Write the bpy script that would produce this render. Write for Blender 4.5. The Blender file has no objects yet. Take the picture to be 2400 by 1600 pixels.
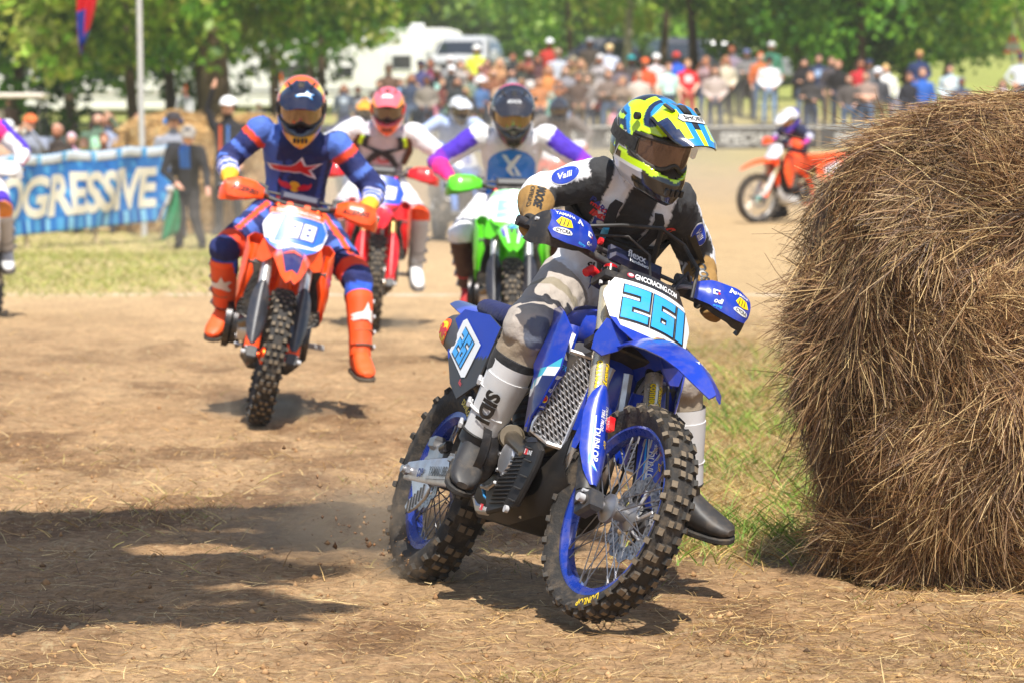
import bpy, bmesh, math, random
import numpy as np
from mathutils import Vector, Matrix, noise
from mathutils.bvhtree import BVHTree

rng = np.random.default_rng(7)
random.seed(7)
scene = bpy.context.scene
COL = scene.collection
rad = math.radians

# ------------------------------------------------------------------ camera, sky, sun, exposure
CAM_H, FPX, HOR = 1.57, 9333.0, 255.0
cam_d = bpy.data.cameras.new('camera')
cam = bpy.data.objects.new('camera', cam_d); COL.objects.link(cam)
cam_d.sensor_width = 36.0
cam_d.lens = 140.0
PITCH = math.atan((800 - HOR) / FPX)
cam.location = (0, 0, CAM_H)
cam.rotation_euler = (rad(90) - PITCH, 0, 0)
cam_d.clip_start = 0.5
cam_d.clip_end = 2000
cam_d.dof.use_dof = True
cam_d.dof.focus_distance = 12.35
cam_d.dof.aperture_fstop = 6.0
scene.camera = cam

SUN_EL, SUN_AZ = rad(61), rad(170)        # azimuth clockwise from +Y (north): behind the camera and a little to its right
world = bpy.data.worlds.new('World'); scene.world = world
world.use_nodes = True
wn = world.node_tree.nodes
bg = wn['Background']
sky = wn.new('ShaderNodeTexSky'); sky.sky_type = 'NISHITA'; sky.sun_disc = False
sky.sun_elevation = SUN_EL; sky.sun_rotation = SUN_AZ
sky.air_density = 1.0; sky.dust_density = 1.5
world.node_tree.links.new(sky.outputs[0], bg.inputs[0])
bg.inputs[1].default_value = 0.12
sd = bpy.data.lights.new('sun', 'SUN'); sun = bpy.data.objects.new('sun', sd); COL.objects.link(sun)
sd.energy = 5.0; sd.angle = rad(0.53); sd.color = (1.0, 0.955, 0.88)
sdir = Vector((math.sin(SUN_AZ) * math.cos(SUN_EL), math.cos(SUN_AZ) * math.cos(SUN_EL), math.sin(SUN_EL)))
sun.rotation_euler = sdir.to_track_quat('Z', 'Y').to_euler()
scene.view_settings.view_transform = 'Standard'
scene.view_settings.look = 'None'
scene.view_settings.exposure = 0.48
scene.view_settings.gamma = 1.0
scene.view_settings.use_curve_mapping = False
scene.render.engine = 'CYCLES'
scene.cycles.max_bounces = 6
scene.cycles.transparent_max_bounces = 6
scene.cycles.use_denoising = True
scene.cycles.volume_step_rate = 5.0

def unproj(px, py, d):
    """point of the place seen at photo pixel px,py (2400x1600) at depth d metres in front of the lens"""
    a, b = (px - 1200) / FPX, (800 - py) / FPX
    cp, sp_ = math.cos(PITCH), math.sin(PITCH)
    return np.array([a * d, d * (cp + b * sp_), CAM_H + d * (-sp_ + b * cp)])

# ------------------------------------------------------------------ small maths
def V3(*a): return np.array(a, float)
def nrm(v):
    v = np.asarray(v, float); l = np.linalg.norm(v)
    return v / l if l > 1e-9 else v
def lin(h):
    h = h.lstrip('#'); r = [int(h[i:i + 2], 16) / 255 for i in (0, 2, 4)]
    return tuple(c / 12.92 if c <= 0.04045 else ((c + 0.055) / 1.055) ** 2.4 for c in r)
def sstep(a, b, x):
    t = np.clip((x - a) / (b - a), 0, 1); return t * t * (3 - 2 * t)
def xfp(M, P):
    M = np.array(M); P = np.asarray(P, float)
    return P @ M[:3, :3].T + M[:3, 3]
def rot_about(axis, ang, origin=(0, 0, 0)):
    o = Vector(origin)
    return Matrix.Translation(o) @ Matrix.Rotation(ang, 4, Vector(axis)) @ Matrix.Translation(-o)
def frame(d, hint=(0, 0, 1)):
    d = nrm(d); h = np.asarray(hint, float)
    if abs(np.dot(d, nrm(h))) > 0.97: h = V3(1, 0, 0) if abs(d[0]) < .9 else V3(0, 1, 0)
    a = nrm(np.cross(h, d)); b = np.cross(d, a)
    return a, b

# ------------------------------------------------------------------ mesh builder
class MB:
    def __init__(s): s.V = []; s.F = []; s.C = []; s.M = []; s.n = 0
    def add(s, V, F, col, mat=0):
        V = np.asarray(V, float).reshape(-1, 3)
        s.V.append(V); n = s.n
        for f in F: s.F.append([i + n for i in f])
        if isinstance(col, list): s.C += col
        else: s.C += [col] * len(F)
        s.M += (mat if isinstance(mat, list) else [mat] * len(F))
        s.n += len(V)
        return s
    def tube(s, path, radii, col, n=10, mat=0, caps=True, hint=(0, 0, 1), flat=None):
        P = [np.asarray(p, float) for p in path]; k = len(P)
        if np.isscalar(radii): radii = [radii] * k
        V = []; a = None
        for i in range(k):
            d = nrm(P[min(i + 1, k - 1)] - P[max(i - 1, 0)])
            if a is None: a, b = frame(d, hint)
            else:
                a = nrm(a - d * np.dot(a, d)); b = np.cross(d, a)
            fx = 1 if flat is None else flat
            for j in range(n):
                t = 2 * math.pi * j / n
                V.append(P[i] + radii[i] * (fx * math.cos(t) * a + math.sin(t) * b))
        F = [[i * n + j, i * n + (j + 1) % n, (i + 1) * n + (j + 1) % n, (i + 1) * n + j] for i in range(k - 1) for j in range(n)]
        if caps: F += [list(range(n))[::-1], [(k - 1) * n + j for j in range(n)]]
        return s.add(V, F, col, mat)
    def lathe(s, prof, O, axis, col, n=32, mat=0, hint=(0, 0, 1), closed=False, arc=None):
        """prof: list of (radius, along-axis); col may be list per segment"""
        O = np.asarray(O, float); ax = nrm(axis); a, b = frame(ax, hint); k = len(prof)
        V = []
        m = n if arc is None else n + 1
        for r, h in prof:
            for j in range(m):
                t = 2 * math.pi * j / n if arc is None else arc[0] + (arc[1] - arc[0]) * j / n
                V.append(O + ax * h + r * (math.cos(t) * a + math.sin(t) * b))
        F = []; cc = []
        segs = k if closed else k - 1
        for i in range(segs):
            for j in range(n):
                j2 = (j + 1) % m if arc is None else j + 1
                i2 = (i + 1) % k
                F.append([i * m + j, i * m + j2, i2 * m + j2, i2 * m + j])
                cc.append(col[i] if isinstance(col, list) else col)
        return s.add(V, F, cc, mat)
    def prism(s, poly, O, ex, ey, h, col, ch=0.0, mat=0, edge=None):
        """solid plate: polygon (in ex,ey axes at O), thickness h along ex x ey, chamfer ch"""
        O = np.asarray(O, float); ex = np.asarray(ex, float); ey = np.asarray(ey, float)
        ez = nrm(np.cross(ex, ey)); P = np.asarray(poly, float)
        area = 0.5 * np.sum(P[:, 0] * np.roll(P[:, 1], -1) - np.roll(P[:, 0], -1) * P[:, 1])
        if area < 0: P = P[::-1]
        k = len(P)
        if ch > 0:
            e = np.roll(P, -1, 0) - P; ln = np.linalg.norm(e, axis=1, keepdims=True); e = e / np.maximum(ln, 1e-9)
            nn = np.stack([-e[:, 1], e[:, 0]], 1); pn = np.roll(nn, 1, 0)
            bis = nn + pn; d = np.maximum((bis * nn).sum(1, keepdims=True), 0.35)
            Q = P + bis / d * ch
            levels = [(Q, -h / 2), (P, -h / 2 + ch), (P, h / 2 - ch), (Q, h / 2)] if h > 2 * ch else [(Q, -h / 2), (P, 0), (Q, h / 2)]
        else: levels = [(P, -h / 2), (P, h / 2)]
        V = [O + p[0] * ex + p[1] * ey + z * ez for L, z in levels for p in L]
        m = len(levels)
        F = [list(range(k))[::-1], [(m - 1) * k + j for j in range(k)]]
        cc = [col, col]
        for i in range(m - 1):
            for j in range(k):
                F.append([i * k + j, i * k + (j + 1) % k, (i + 1) * k + (j + 1) % k, (i + 1) * k + j]); cc.append(edge or col)
        return s.add(V, F, cc, mat)
    def box(s, c, size, col, ex=(1, 0, 0), ey=(0, 1, 0), ch=None, mat=0):
        a, b = size[0] / 2, size[1] / 2
        if ch is None: ch = min(size) * 0.12
        return s.prism([(-a, -b), (a, -b), (a, b), (-a, b)], c, nrm(ex), nrm(ey), size[2], col, ch, mat)
    def sheet(s, G, th, col, mat=0, colf=None, closed_u=False):
        """solid curved plate from a grid of points G[nu][nv], thickness th"""
        G = np.asarray(G, float); nu, nv = G.shape[:2]
        du = np.gradient(G, axis=0); dv = np.gradient(G, axis=1)
        N = np.cross(du, dv); N /= np.maximum(np.linalg.norm(N, axis=2, keepdims=True), 1e-9)
        A = (G + N * th / 2).reshape(-1, 3); B = (G - N * th / 2).reshape(-1, 3); o = nu * nv
        F = []; cc = []
        for i in range(nu - 1):
            for j in range(nv - 1):
                q = [i * nv + j, (i + 1) * nv + j, (i + 1) * nv + j + 1, i * nv + j + 1]
                c = colf(i, j) if colf else col
                if c is None: continue
                F.append(q); cc.append(c)
                F.append([x + o for x in q[::-1]]); cc.append(c)
        rim = [(i, 0) for i in range(nu)] + [(nu - 1, j) for j in range(1, nv)] + [(i, nv - 1) for i in range(nu - 2, -1, -1)] + [(0, j) for j in range(nv - 2, 0, -1)]
        r = [i * nv + j for i, j in rim]
        for k in range(len(r)):
            a, b = r[k], r[(k + 1) % len(r)]
            F.append([a, a + o, b + o, b]); cc.append(col)
        return s.add(np.vstack([A, B]), F, cc, mat)
    def loft(s, rings, col, mat=0, caps=True):
        R = np.asarray(rings, float); k, n = R.shape[:2]
        F = [[i * n + j, i * n + (j + 1) % n, (i + 1) * n + (j + 1) % n, (i + 1) * n + j] for i in range(k - 1) for j in range(n)]
        cc = []
        for i in range(k - 1): cc += [col[i] if isinstance(col, list) else col] * n
        if caps:
            F += [list(range(n))[::-1], [(k - 1) * n + j for j in range(n)]]; cc += [cc[0], cc[-1]]
        return s.add(R.reshape(-1, 3), F, cc, mat)
    def ball(s, c, r, col, n=12, mat=0, ax=None):
        c = np.asarray(c, float); r = np.asarray([r] * 3 if np.isscalar(r) else r, float)
        ax = np.eye(3) if ax is None else np.asarray(ax, float)
        rings = []
        m = max(4, n // 2)
        for i in range(m + 1):
            e = -math.pi / 2 + math.pi * (i + 0.02) / (m + 0.04)
            rings.append([c + (r[0] * math.cos(e) * math.cos(2 * math.pi * j / n)) * ax[0] + (r[1] * math.cos(e) * math.sin(2 * math.pi * j / n)) * ax[1] + r[2] * math.sin(e) * ax[2] for j in range(n)])
        return s.loft(rings, col, mat)
    def build(s, name, mats, parent=None, xf=None, smooth=38):
        if not s.F: print('EMPTY', name); return None
        V = np.vstack(s.V) if s.V else np.zeros((0, 3))
        if xf is not None: V = xfp(xf, V)
        me = bpy.data.meshes.new(name)
        me.from_pydata(V.tolist(), [], s.F)
        if not isinstance(mats, (list, tuple)): mats = [mats]
        for m in mats: me.materials.append(MAT[m] if isinstance(m, str) else m)
        if len(mats) > 1: me.polygons.foreach_set('material_index', np.array(s.M, np.int32))
        ca = me.color_attributes.new('Col', 'FLOAT_COLOR', 'CORNER')
        tot = np.array([len(f) for f in s.F]); C = np.ones((len(s.C), 4)); C[:, :3] = np.array(s.C)[:, :3]
        ca.data.foreach_set('color', np.repeat(C, tot, axis=0).ravel())
        bm = bmesh.new(); bm.from_mesh(me); bmesh.ops.recalc_face_normals(bm, faces=bm.faces); bm.to_mesh(me); bm.free()
        if smooth:
            me.polygons.foreach_set('use_smooth', [True] * len(me.polygons))
            me.set_sharp_from_angle(angle=rad(smooth))
        me.update()
        return link(name, me, parent)

def link(name, data, parent=None, M=None):
    o = bpy.data.objects.new(name, data); COL.objects.link(o)
    if parent is not None: o.parent = parent
    if M is not None: o.matrix_local = Matrix(M)
    return o
def big_mesh(name, V, Q, C, mat, parent=None, tri=False, smooth=False):
    """fast numpy mesh of equal-size faces; C per-face colours"""
    me = bpy.data.meshes.new(name); V = np.asarray(V, np.float32); Q = np.asarray(Q, np.int32); k = Q.shape[1]
    me.vertices.add(len(V)); me.vertices.foreach_set('co', V.ravel())
    me.loops.add(Q.size); me.loops.foreach_set('vertex_index', Q.ravel())
    me.polygons.add(len(Q)); me.polygons.foreach_set('loop_start', np.arange(0, Q.size, k, dtype=np.int32))
    me.update(calc_edges=True)
    me.materials.append(MAT[mat] if isinstance(mat, str) else mat)
    ca = me.color_attributes.new('Col', 'FLOAT_COLOR', 'CORNER')
    c4 = np.ones((len(Q), 4), np.float32); c4[:, :3] = C
    ca.data.foreach_set('color', np.repeat(c4, k, axis=0).ravel())
    if smooth: me.polygons.foreach_set('use_smooth', [True] * len(Q))
    me.validate()
    return link(name, me, parent)
def tag(o, label=None, cat=None, group=None, kind=None):
    if label: o['label'] = label
    if cat: o['category'] = cat
    if group: o['group'] = group
    if kind: o['kind'] = kind
    return o
def empty(name, M, label, cat, group=None):
    o = link(name, None); o.empty_display_size = 0.2
    o.matrix_world = Matrix(M) if not isinstance(M, Matrix) else M
    return tag(o, label, cat, group)

# ------------------------------------------------------------------ materials (all take their colour from the faces)
MAT = {}
def mk(name, rough=0.5, metal=0.0, coat=0.0, sheen=0.0, var=0.12, vscale=6.0, dust=0.0, dustcol=(0.36, 0.26, 0.16), bump=0.0, bscale=200.0, spec=0.5, trans=0.0, bstretch=None, subsurf=0.0):
    m = bpy.data.materials.new(name); m.use_nodes = True; MAT[name] = m
    nt = m.node_tree; N = nt.nodes; L = nt.links
    b = N['Principled BSDF']; out = N['Material Output']
    at = N.new('ShaderNodeAttribute'); at.attribute_name = 'Col'
    tc = N.new('ShaderNodeTexCoord')
    n1 = N.new('ShaderNodeTexNoise'); n1.inputs['Scale'].default_value = vscale; n1.inputs['Detail'].default_value = 5
    L.new(tc.outputs['Object'], n1.inputs['Vector'])
    mr = N.new('ShaderNodeMapRange'); mr.inputs[1].default_value = 0.3; mr.inputs[2].default_value = 0.7
    mr.inputs[3].default_value = 1 - var; mr.inputs[4].default_value = 1 + var
    L.new(n1.outputs[0], mr.inputs[0])
    mul = N.new('ShaderNodeVectorMath'); mul.operation = 'SCALE'
    L.new(at.outputs['Color'], mul.inputs[0]); L.new(mr.outputs[0], mul.inputs['Scale'])
    colout = mul.outputs[0]
    if dust > 0:
        n2 = N.new('ShaderNodeTexNoise'); n2.inputs['Scale'].default_value = 16; n2.inputs['Detail'].default_value = 8; n2.inputs['Roughness'].default_value = 0.7
        L.new(tc.outputs['Object'], n2.inputs['Vector'])
        r2 = N.new('ShaderNodeMapRange'); r2.inputs[1].default_value = 0.48; r2.inputs[2].default_value = 0.74; r2.inputs[3].default_value = dust * 0.12; r2.inputs[4].default_value = min(1, dust * 1.8)
        L.new(n2.outputs[0], r2.inputs[0])
        mx = N.new('ShaderNodeMix'); mx.data_type = 'RGBA'
        L.new(r2.outputs[0], mx.inputs['Factor']); L.new(colout, mx.inputs['A']); mx.inputs['B'].default_value = (*dustcol, 1)
        colout = mx.outputs['Result']
        rr = N.new('ShaderNodeMapRange'); rr.inputs[3].default_value = rough; rr.inputs[4].default_value = min(1, rough + 0.5)
        L.new(r2.outputs[0], rr.inputs[0]); L.new(rr.outputs[0], b.inputs['Roughness'])
    else: b.inputs['Roughness'].default_value = rough
    L.new(colout, b.inputs['Base Color'])
    b.inputs['Metallic'].default_value = metal
    b.inputs['Coat Weight'].default_value = coat; b.inputs['Coat Roughness'].default_value = 0.12
    b.inputs['Sheen Weight'].default_value = sheen
    b.inputs['Specular IOR Level'].default_value = spec
    if subsurf: b.inputs['Subsurface Weight'].default_value = subsurf; b.inputs['Subsurface Radius'].default_value = (0.02, 0.008, 0.004)
    if bump > 0:
        n3 = N.new('ShaderNodeTexNoise'); n3.inputs['Scale'].default_value = bscale; n3.inputs['Detail'].default_value = 3
        if bstretch:
            mp = N.new('ShaderNodeMapping'); mp.inputs['Scale'].default_value = bstretch
            L.new(tc.outputs['Object'], mp.inputs[0]); L.new(mp.outputs[0], n3.inputs['Vector'])
        else: L.new(tc.outputs['Object'], n3.inputs['Vector'])
        bp = N.new('ShaderNodeBump'); bp.inputs['Strength'].default_value = bump; bp.inputs['Distance'].default_value = 0.01
        L.new(n3.outputs[0], bp.inputs['Height']); L.new(bp.outputs[0], b.inputs['Normal'])
    if trans > 0:
        tr = N.new('ShaderNodeBsdfTranslucent'); L.new(colout, tr.inputs[0])
        ms = N.new('ShaderNodeMixShader'); ms.inputs[0].default_value = trans
        L.new(b.outputs[0], ms.inputs[1]); L.new(tr.outputs[0], ms.inputs[2]); L.new(ms.outputs[0], out.inputs[0])
    return m
mk('gloss', 0.28, coat=0.4, var=0.04, dust=0.12)
mk('satin', 0.5, var=0.06, dust=0.13)
mk('carbon', 0.5, var=0.06, dust=0.04, spec=0.35)
mk('decal', 0.38, var=0.03, dust=0.08)
mk('helmet_paint', 0.18, coat=0.8, var=0.03, dust=0.06)
mk('rubber', 0.75, var=0.2, vscale=14, dust=0.45, dustcol=(0.16, 0.115, 0.072), bump=0.25, bscale=120)
mk('metal', 0.36, metal=0.85, var=0.12, vscale=20, dust=0.2, bump=0.05, bscale=300)
mk('cloth', 0.85, sheen=0.03, var=0.08, vscale=10, dust=0.03, bump=0.55, bscale=38)
mk('cloth_far', 0.9, var=0.18, vscale=5, bump=0.4, bscale=14)
mk('skin', 0.55, var=0.1, subsurf=0.0)
mk('hair', 0.7, var=0.3, vscale=30, bump=0.5, bscale=90)
mk('leaf', 0.5, var=0.30, vscale=0.35, trans=0.42)
mk('grassblade', 0.6, var=0.25, vscale=1.2, trans=0.35)
mk('bark', 0.9, var=0.35, vscale=5, bump=0.9, bscale=7, bstretch=(3, 3, 0.6))
mk('straw', 0.55, var=0.35, vscale=2.2, trans=0.15)
mk('paint', 0.3, coat=0.5, var=0.04, vscale=1.0)
mk('glass', 0.06, var=0.05, spec=0.9, coat=1.0)
mk('lens', 0.08, metal=0.65, var=0.25, vscale=8, coat=1.0)
mk('banner', 0.6, var=0.05, trans=0.12)
mk('wood', 0.8, var=0.25, vscale=12, bump=0.4, bscale=30)

# colours
BLUE = lin('#0634a6'); DBLUE = lin('#0b1660'); NAVY = lin('#10173c'); BLACK = (0.012, 0.012, 0.013); DGREY = (0.035, 0.036, 0.04); GREY = (0.2, 0.2, 0.21)
SILV = (0.62, 0.62, 0.63); WHITE = (0.78, 0.78, 0.78); GOLD = (0.78, 0.68, 0.48); CYAN = lin('#2fa0ea'); ORANGE = lin('#ff5a12'); RED = lin('#d81420')
GREEN = lin('#62d61e'); TAN = lin('#94713c'); NEON = lin('#cdf016'); YEL = lin('#f4cf12'); STEEL = (0.45, 0.45, 0.46); PURPLE = lin('#4a2bb4'); PINK = lin('#f0237e')

# ------------------------------------------------------------------ text and flat print laid on surfaces
_tc = {}
def text_mesh(txt, bold=0.0, shear=0.0, spacing=1.0):
    k = (txt, bold, shear, spacing)
    if k in _tc: return _tc[k]
    cu = bpy.data.curves.new('t', 'FONT'); cu.body = txt; cu.size = 1.0; cu.offset = bold; cu.shear = shear; cu.space_character = spacing
    cu.resolution_u = 3; cu.dimensions = '2D'; cu.fill_mode = 'BOTH'
    o = bpy.data.objects.new('t', cu); COL.objects.link(o)
    dg = bpy.context.evaluated_depsgraph_get(); dg.update()
    me = bpy.data.meshes.new_from_object(o.evaluated_get(dg))
    V = np.array([v.co[:2] for v in me.vertices]); F = [list(p.vertices) for p in me.polygons]
    bpy.data.objects.remove(o); bpy.data.meshes.remove(me); bpy.data.curves.remove(cu)
    lo, hi = V.min(0), V.max(0)
    V = V - (lo + hi) / 2; sz = hi - lo
    _tc[k] = (V, F, sz); return _tc[k]
def subdiv(V, F, maxlen):
    bm = bmesh.new(); vs = [bm.verts.new((*p, 0)) for p in V]
    for f in F:
        try: bm.faces.new([vs[i] for i in f])
        except ValueError: pass
    bmesh.ops.triangulate(bm, faces=bm.faces)
    for _ in range(6):
        es = [e for e in bm.edges if e.calc_length() > maxlen]
        if not es: break
        bmesh.ops.subdivide_edges(bm, edges=es, cuts=1)
        bmesh.ops.triangulate(bm, faces=bm.faces)
    bm.verts.index_update()
    V2 = np.array([v.co[:2] for v in bm.verts]); F2 = [[v.index for v in f.verts] for f in bm.faces]; bm.free()
    return V2, F2
def lay(mb, V2, F2, O, ex, ey, col, bvh=None, off=0.0015, reach=0.12, fn=None):
    """put a flat shape on the plane O,ex,ey or drop it on to a surface along the plane's normal"""
    O = np.asarray(O, float); ex = nrm(ex); ey = np.asarray(ey, float); ey = nrm(ey - ex * np.dot(ex, ey)); ez = np.cross(ex, ey)
    P = O + V2[:, :1] * ex + V2[:, 1:2] * ey
    if bvh is not None:
        Q = np.empty_like(P); ok = np.zeros(len(P), bool)
        for i, p in enumerate(P):
            h = bvh.ray_cast(Vector(p + ez * reach), Vector(-ez), reach * 3.8)
            if h[0] is not None: Q[i] = np.array(h[0]) + ez * off; ok[i] = True
            else: Q[i] = p
        F2 = [f for f in F2 if all(ok[j] for j in f)]
        P = Q
    else: P = P + ez * off
    if F2: mb.add(P, F2, col)
def text_on(mb, txt, O, ex, ey, h, col, bvh=None, bold=0.02, shear=0.0, spacing=1.0, off=0.0015, maxw=None, sub=None, outline=None):
    V, F, sz = text_mesh(txt, bold, shear, spacing)
    k = h / sz[1]; kx = k
    if maxw: kx = maxw / sz[0]
    W = V * [kx, k]
    if outline:
        Vo, Fo, so = text_mesh(txt, bold + outline[1], shear, spacing)
        Wo = Vo * [kx, k]
        if bvh is not None: Wo, Fo = subdiv(Wo, Fo, sub or h * 0.5)
        lay(mb, Wo, Fo, O, ex, ey, outline[0], bvh, off); off += 0.0012
    if bvh is not None: W, F = subdiv(W, F, sub or h * 0.5)
    lay(mb, W, F, O, ex, ey, col, bvh, off)
SEG = {'0': 'ABCDEF', '1': 'J', '2': 'ABGED', '3': 'ABGCD', '4': 'FGBC', '5': 'AFGCD', '6': 'AFGECD', '7': 'ABC', '8': 'ABCDEFG', '9': 'ABCDFG'}
def digits_on(mb, txt, O, ex, ey, h, col, bvh, off, shear=.12, outline=None, gap=.16):
    """blocky racing numerals built from bars; outline=(colour, grow)"""
    a, T = 1.7, {'A': (0, 5.4, 5, 7), 'F': (0, 3.6, 1.8, 5.4), 'B': (3.2, 3.6, 5, 5.4), 'G': (0, 2.75, 5, 4.15), 'E': (0, 1.5, 1.8, 2.75), 'C': (3.2, 1.5, 5, 2.75), 'D': (0, 0, 5, 1.6), 'J': (1.4, 0, 3.3, 7)}
    k = h / 7; adv = 5 * (1 + gap); ws = [3.4 if c == '1' else adv for c in txt]; x = -(sum(ws) - 5 * gap) / 2
    for c, w in zip(txt, ws):
        for s_ in SEG[c]:
            x0, y0, x1, y1 = T[s_]
            if s_ in 'BF' : y0 -= .0; 
            if s_ in 'BC' and c in '179': y0 = y0 - (1.5 if s_ == 'C' else 0)
            if c == '7' and s_ == 'B': y0 = 2.75
            for g, cc, oo in (((outline[1], outline[0], off - .0013),) if outline else ()) + ((0, col, off),):
                dx = .35 * g; P = [(x0 - g, y0 - g), (x1 + g, y0 - g), (x1 + g, y1 + g), (x0 - g, y1 + g)]
                poly_on(mb, [((x + p + dx - (1.4 if c == '1' else 0)) * k + (q - 3.5) * k * shear, (q - 3.5 - dx) * k) for p, q in P], O, ex, ey, cc, bvh, oo, h * .3)
        x += w
def poly_on(mb, P, O, ex, ey, col, bvh=None, off=0.0015, sub=0.03):
    V, F = np.array(P, float), [list(range(len(P)))]
    V, F = subdiv(V, F, sub)
    lay(mb, V, F, O, ex, ey, col, bvh, off)
def bvh_of(*obs):
    V = []; F = []; n = 0
    for o in obs:
        me = o.data
        V += [v.co.copy() for v in me.vertices]; F += [[i + n for i in p.vertices] for p in me.polygons]; n = len(V)
    return BVHTree.FromPolygons(V, F)
def ell(cx, cy, rx, ry, n=20, a0=0):
    return [(cx + rx * math.cos(2 * math.pi * i / n + a0), cy + ry * math.sin(2 * math.pi * i / n + a0)) for i in range(n)]
STAR_LOGO = [(-.5, -.12), (-.30, .02), (-.05, .05), (.02, .12), (.14, .36), (.22, .12), (.5, .14), (.30, -.06), (.40, -.36), (.14, -.17), (-.08, -.16), (-.28, -.20), (-.42, -.24)]
# ------------------------------------------------------------------ ground and large structure
def _h(ix, iy, seed):
    n = (ix * 374761393 + iy * 668265263 + seed * 974634777) & 0xffffffff
    n = ((n ^ (n >> 13)) * 1274126177) & 0xffffffff
    return ((n ^ (n >> 16)) & 0xffff) / 65535.0
def vnoise(x, y, seed=0):
    x = np.asarray(x, float); y = np.asarray(y, float); xi = np.floor(x).astype(np.int64); yi = np.floor(y).astype(np.int64)
    fx, fy = x - xi, y - yi; fx = fx * fx * (3 - 2 * fx); fy = fy * fy * (3 - 2 * fy)
    a, b, c, d = _h(xi, yi, seed), _h(xi + 1, yi, seed), _h(xi, yi + 1, seed), _h(xi + 1, yi + 1, seed)
    return (a + (b - a) * fx) * (1 - fy) + (c + (d - c) * fx) * fy
def fbm(x, y, seed=0, o=4): return sum(vnoise(x * 2 ** k, y * 2 ** k, seed + k) / 2 ** (k + 1) for k in range(o)) / (1 - .5 ** o)
def terrain(x, y):
    x = np.asarray(x, float); y = np.asarray(y, float)
    z = .62 * sstep(58, 92, y) + 1.25 * sstep(92, 112, y) * (1 - .55 * sstep(-1, -9, x)) + .4 * sstep(115, 160, y)
    z = z - .22 * sstep(-1.5, -4, x) * sstep(40, 50, y) * (1 - sstep(62, 88, y))
    z = z + 1.6 * sstep(10, 22, x) * sstep(105, 165, y)
    z = z + 6 * sstep(200, 420, y)
    return z
def micro(x, y):
    k = 1 - sstep(24, 40, y)
    return k * (.045 * (fbm(x * 1.6, y * 1.6, 3, 3) - .5) + .040 * (fbm(x * 5, y * 4, 9, 3) - .5) + .018 * (vnoise(x * 20, y * 16, 5) - .5))
def gz(x, y): return terrain(x, y) + micro(x, y)
def grass_near(x, y):      # grassy verge behind the bale, 0..1
    e = .35 * (fbm(x * 1.5, y * .8, 21, 3) - .5)
    return sstep(.25, .75, x - .035 * (y - 13) * 1.0 + e) * sstep(13.35, 14.1, y + e * 1.5) * (1 - sstep(21, 30, y + e * 6) * .75)
def grass_left(x, y):
    e = fbm(x * .5, y * .25, 31, 3) - .5
    return sstep(33.4, 36.5, y + e * 4) * (1 - sstep(56, 62, y)) * sstep(-1.2, -3.6, x + e * 1.5) * .95
def grass_far(x, y): return sstep(72, 84, y + 6 * (fbm(x * .3, y * .2, 41, 3) - .5)) * (.35 + .65 * np.maximum(sstep(-3, -6, x), sstep(98, 112, y)))

xs = np.unique(np.concatenate([np.linspace(-3.2, 3.2, 170), np.linspace(-9, 9, 90), np.linspace(-40, 40, 60), np.linspace(-400, 400, 30)]))
ys = np.unique(np.concatenate([np.linspace(9.2, 19, 300), np.linspace(19, 34, 120), np.linspace(34, 130, 140), np.linspace(-30, 9, 14), np.linspace(130, 900, 40)]))
GX, GY = np.meshgrid(xs, ys, indexing='ij'); GZ = gz(GX, GY)
nx_, ny_ = GX.shape
V = np.stack([GX, GY, GZ], -1).reshape(-1, 3)
ii, jj = np.meshgrid(np.arange(nx_ - 1), np.arange(ny_ - 1), indexing='ij')
Q = np.stack([ii * ny_ + jj, (ii + 1) * ny_ + jj, (ii + 1) * ny_ + jj + 1, ii * ny_ + jj + 1], -1).reshape(-1, 4)
cx, cy = V[Q, 0].mean(1), V[Q, 1].mean(1)
dirt1, dirt2, dirt3 = np.array(lin('#977654')), np.array(lin('#b2926c')), np.array(lin('#664830'))
t1 = fbm(cx * .9, cy * .45, 1, 4)[:, None]; t2 = fbm(cx * .25, cy * .12, 2, 4)[:, None]
gc = dirt1 * (1 - t1) + dirt2 * t1
gc = gc + (dirt3 - gc) * sstep(.48, .70, fbm(cx * 2.2, cy * 1.2, 8, 4))[:, None] * .65
gc = gc * (.82 + .36 * fbm(cx * 9, cy * 6, 18, 3))[:, None]
gc = gc + (np.array(lin('#c9ab82')) - gc) * (sstep(20, 36, cy)[:, None] * .75)
gr1, gr2 = np.array(lin('#7b8a3c')), np.array(lin('#a89a5c'))
t3 = fbm(cx * 3, cy * 1.6, 12, 3)[:, None]
gn = grass_near(cx, cy)[:, None]; gcol = gr1 * (1 - t3) + gr2 * t3
gc = gc + (np.array(lin('#9c8752')) * (1 - t3 * .4) + gr1 * .12 * t3 - gc) * gn * .75
gc = gc + (np.array(lin('#b5a872')) * (.75 + .5 * t3) - gc) * (grass_left(cx, cy)[:, None] * .8)
gc = gc + (np.array(lin('#8f9a4a')) * (.8 + .4 * t3) - gc) * (grass_far(cx, cy)[:, None] * .9)
chalk = np.exp(-((cy - 33.6 + .25 * cx * .1) / .12) ** 2) * (fbm(cx * 1.3, cy * 2, 51, 3) > .42)
gc = gc + (np.array((.75, .70, .62)) - gc) * (chalk * .55)[:, None]
ground = big_mesh('ground', V, Q, np.clip(gc, 0.01, .8), 'satin', smooth=True); tag(ground, kind='structure')
m = bpy.data.materials.new('dirt'); m.use_nodes = True; MAT['dirt'] = m
nt = m.node_tree; N = nt.nodes; L = nt.links; b = N['Principled BSDF']; b.inputs['Roughness'].default_value = .95; b.inputs['Specular IOR Level'].default_value = .15
at = N.new('ShaderNodeAttribute'); at.attribute_name = 'Col'; tc = N.new('ShaderNodeTexCoord')
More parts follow.
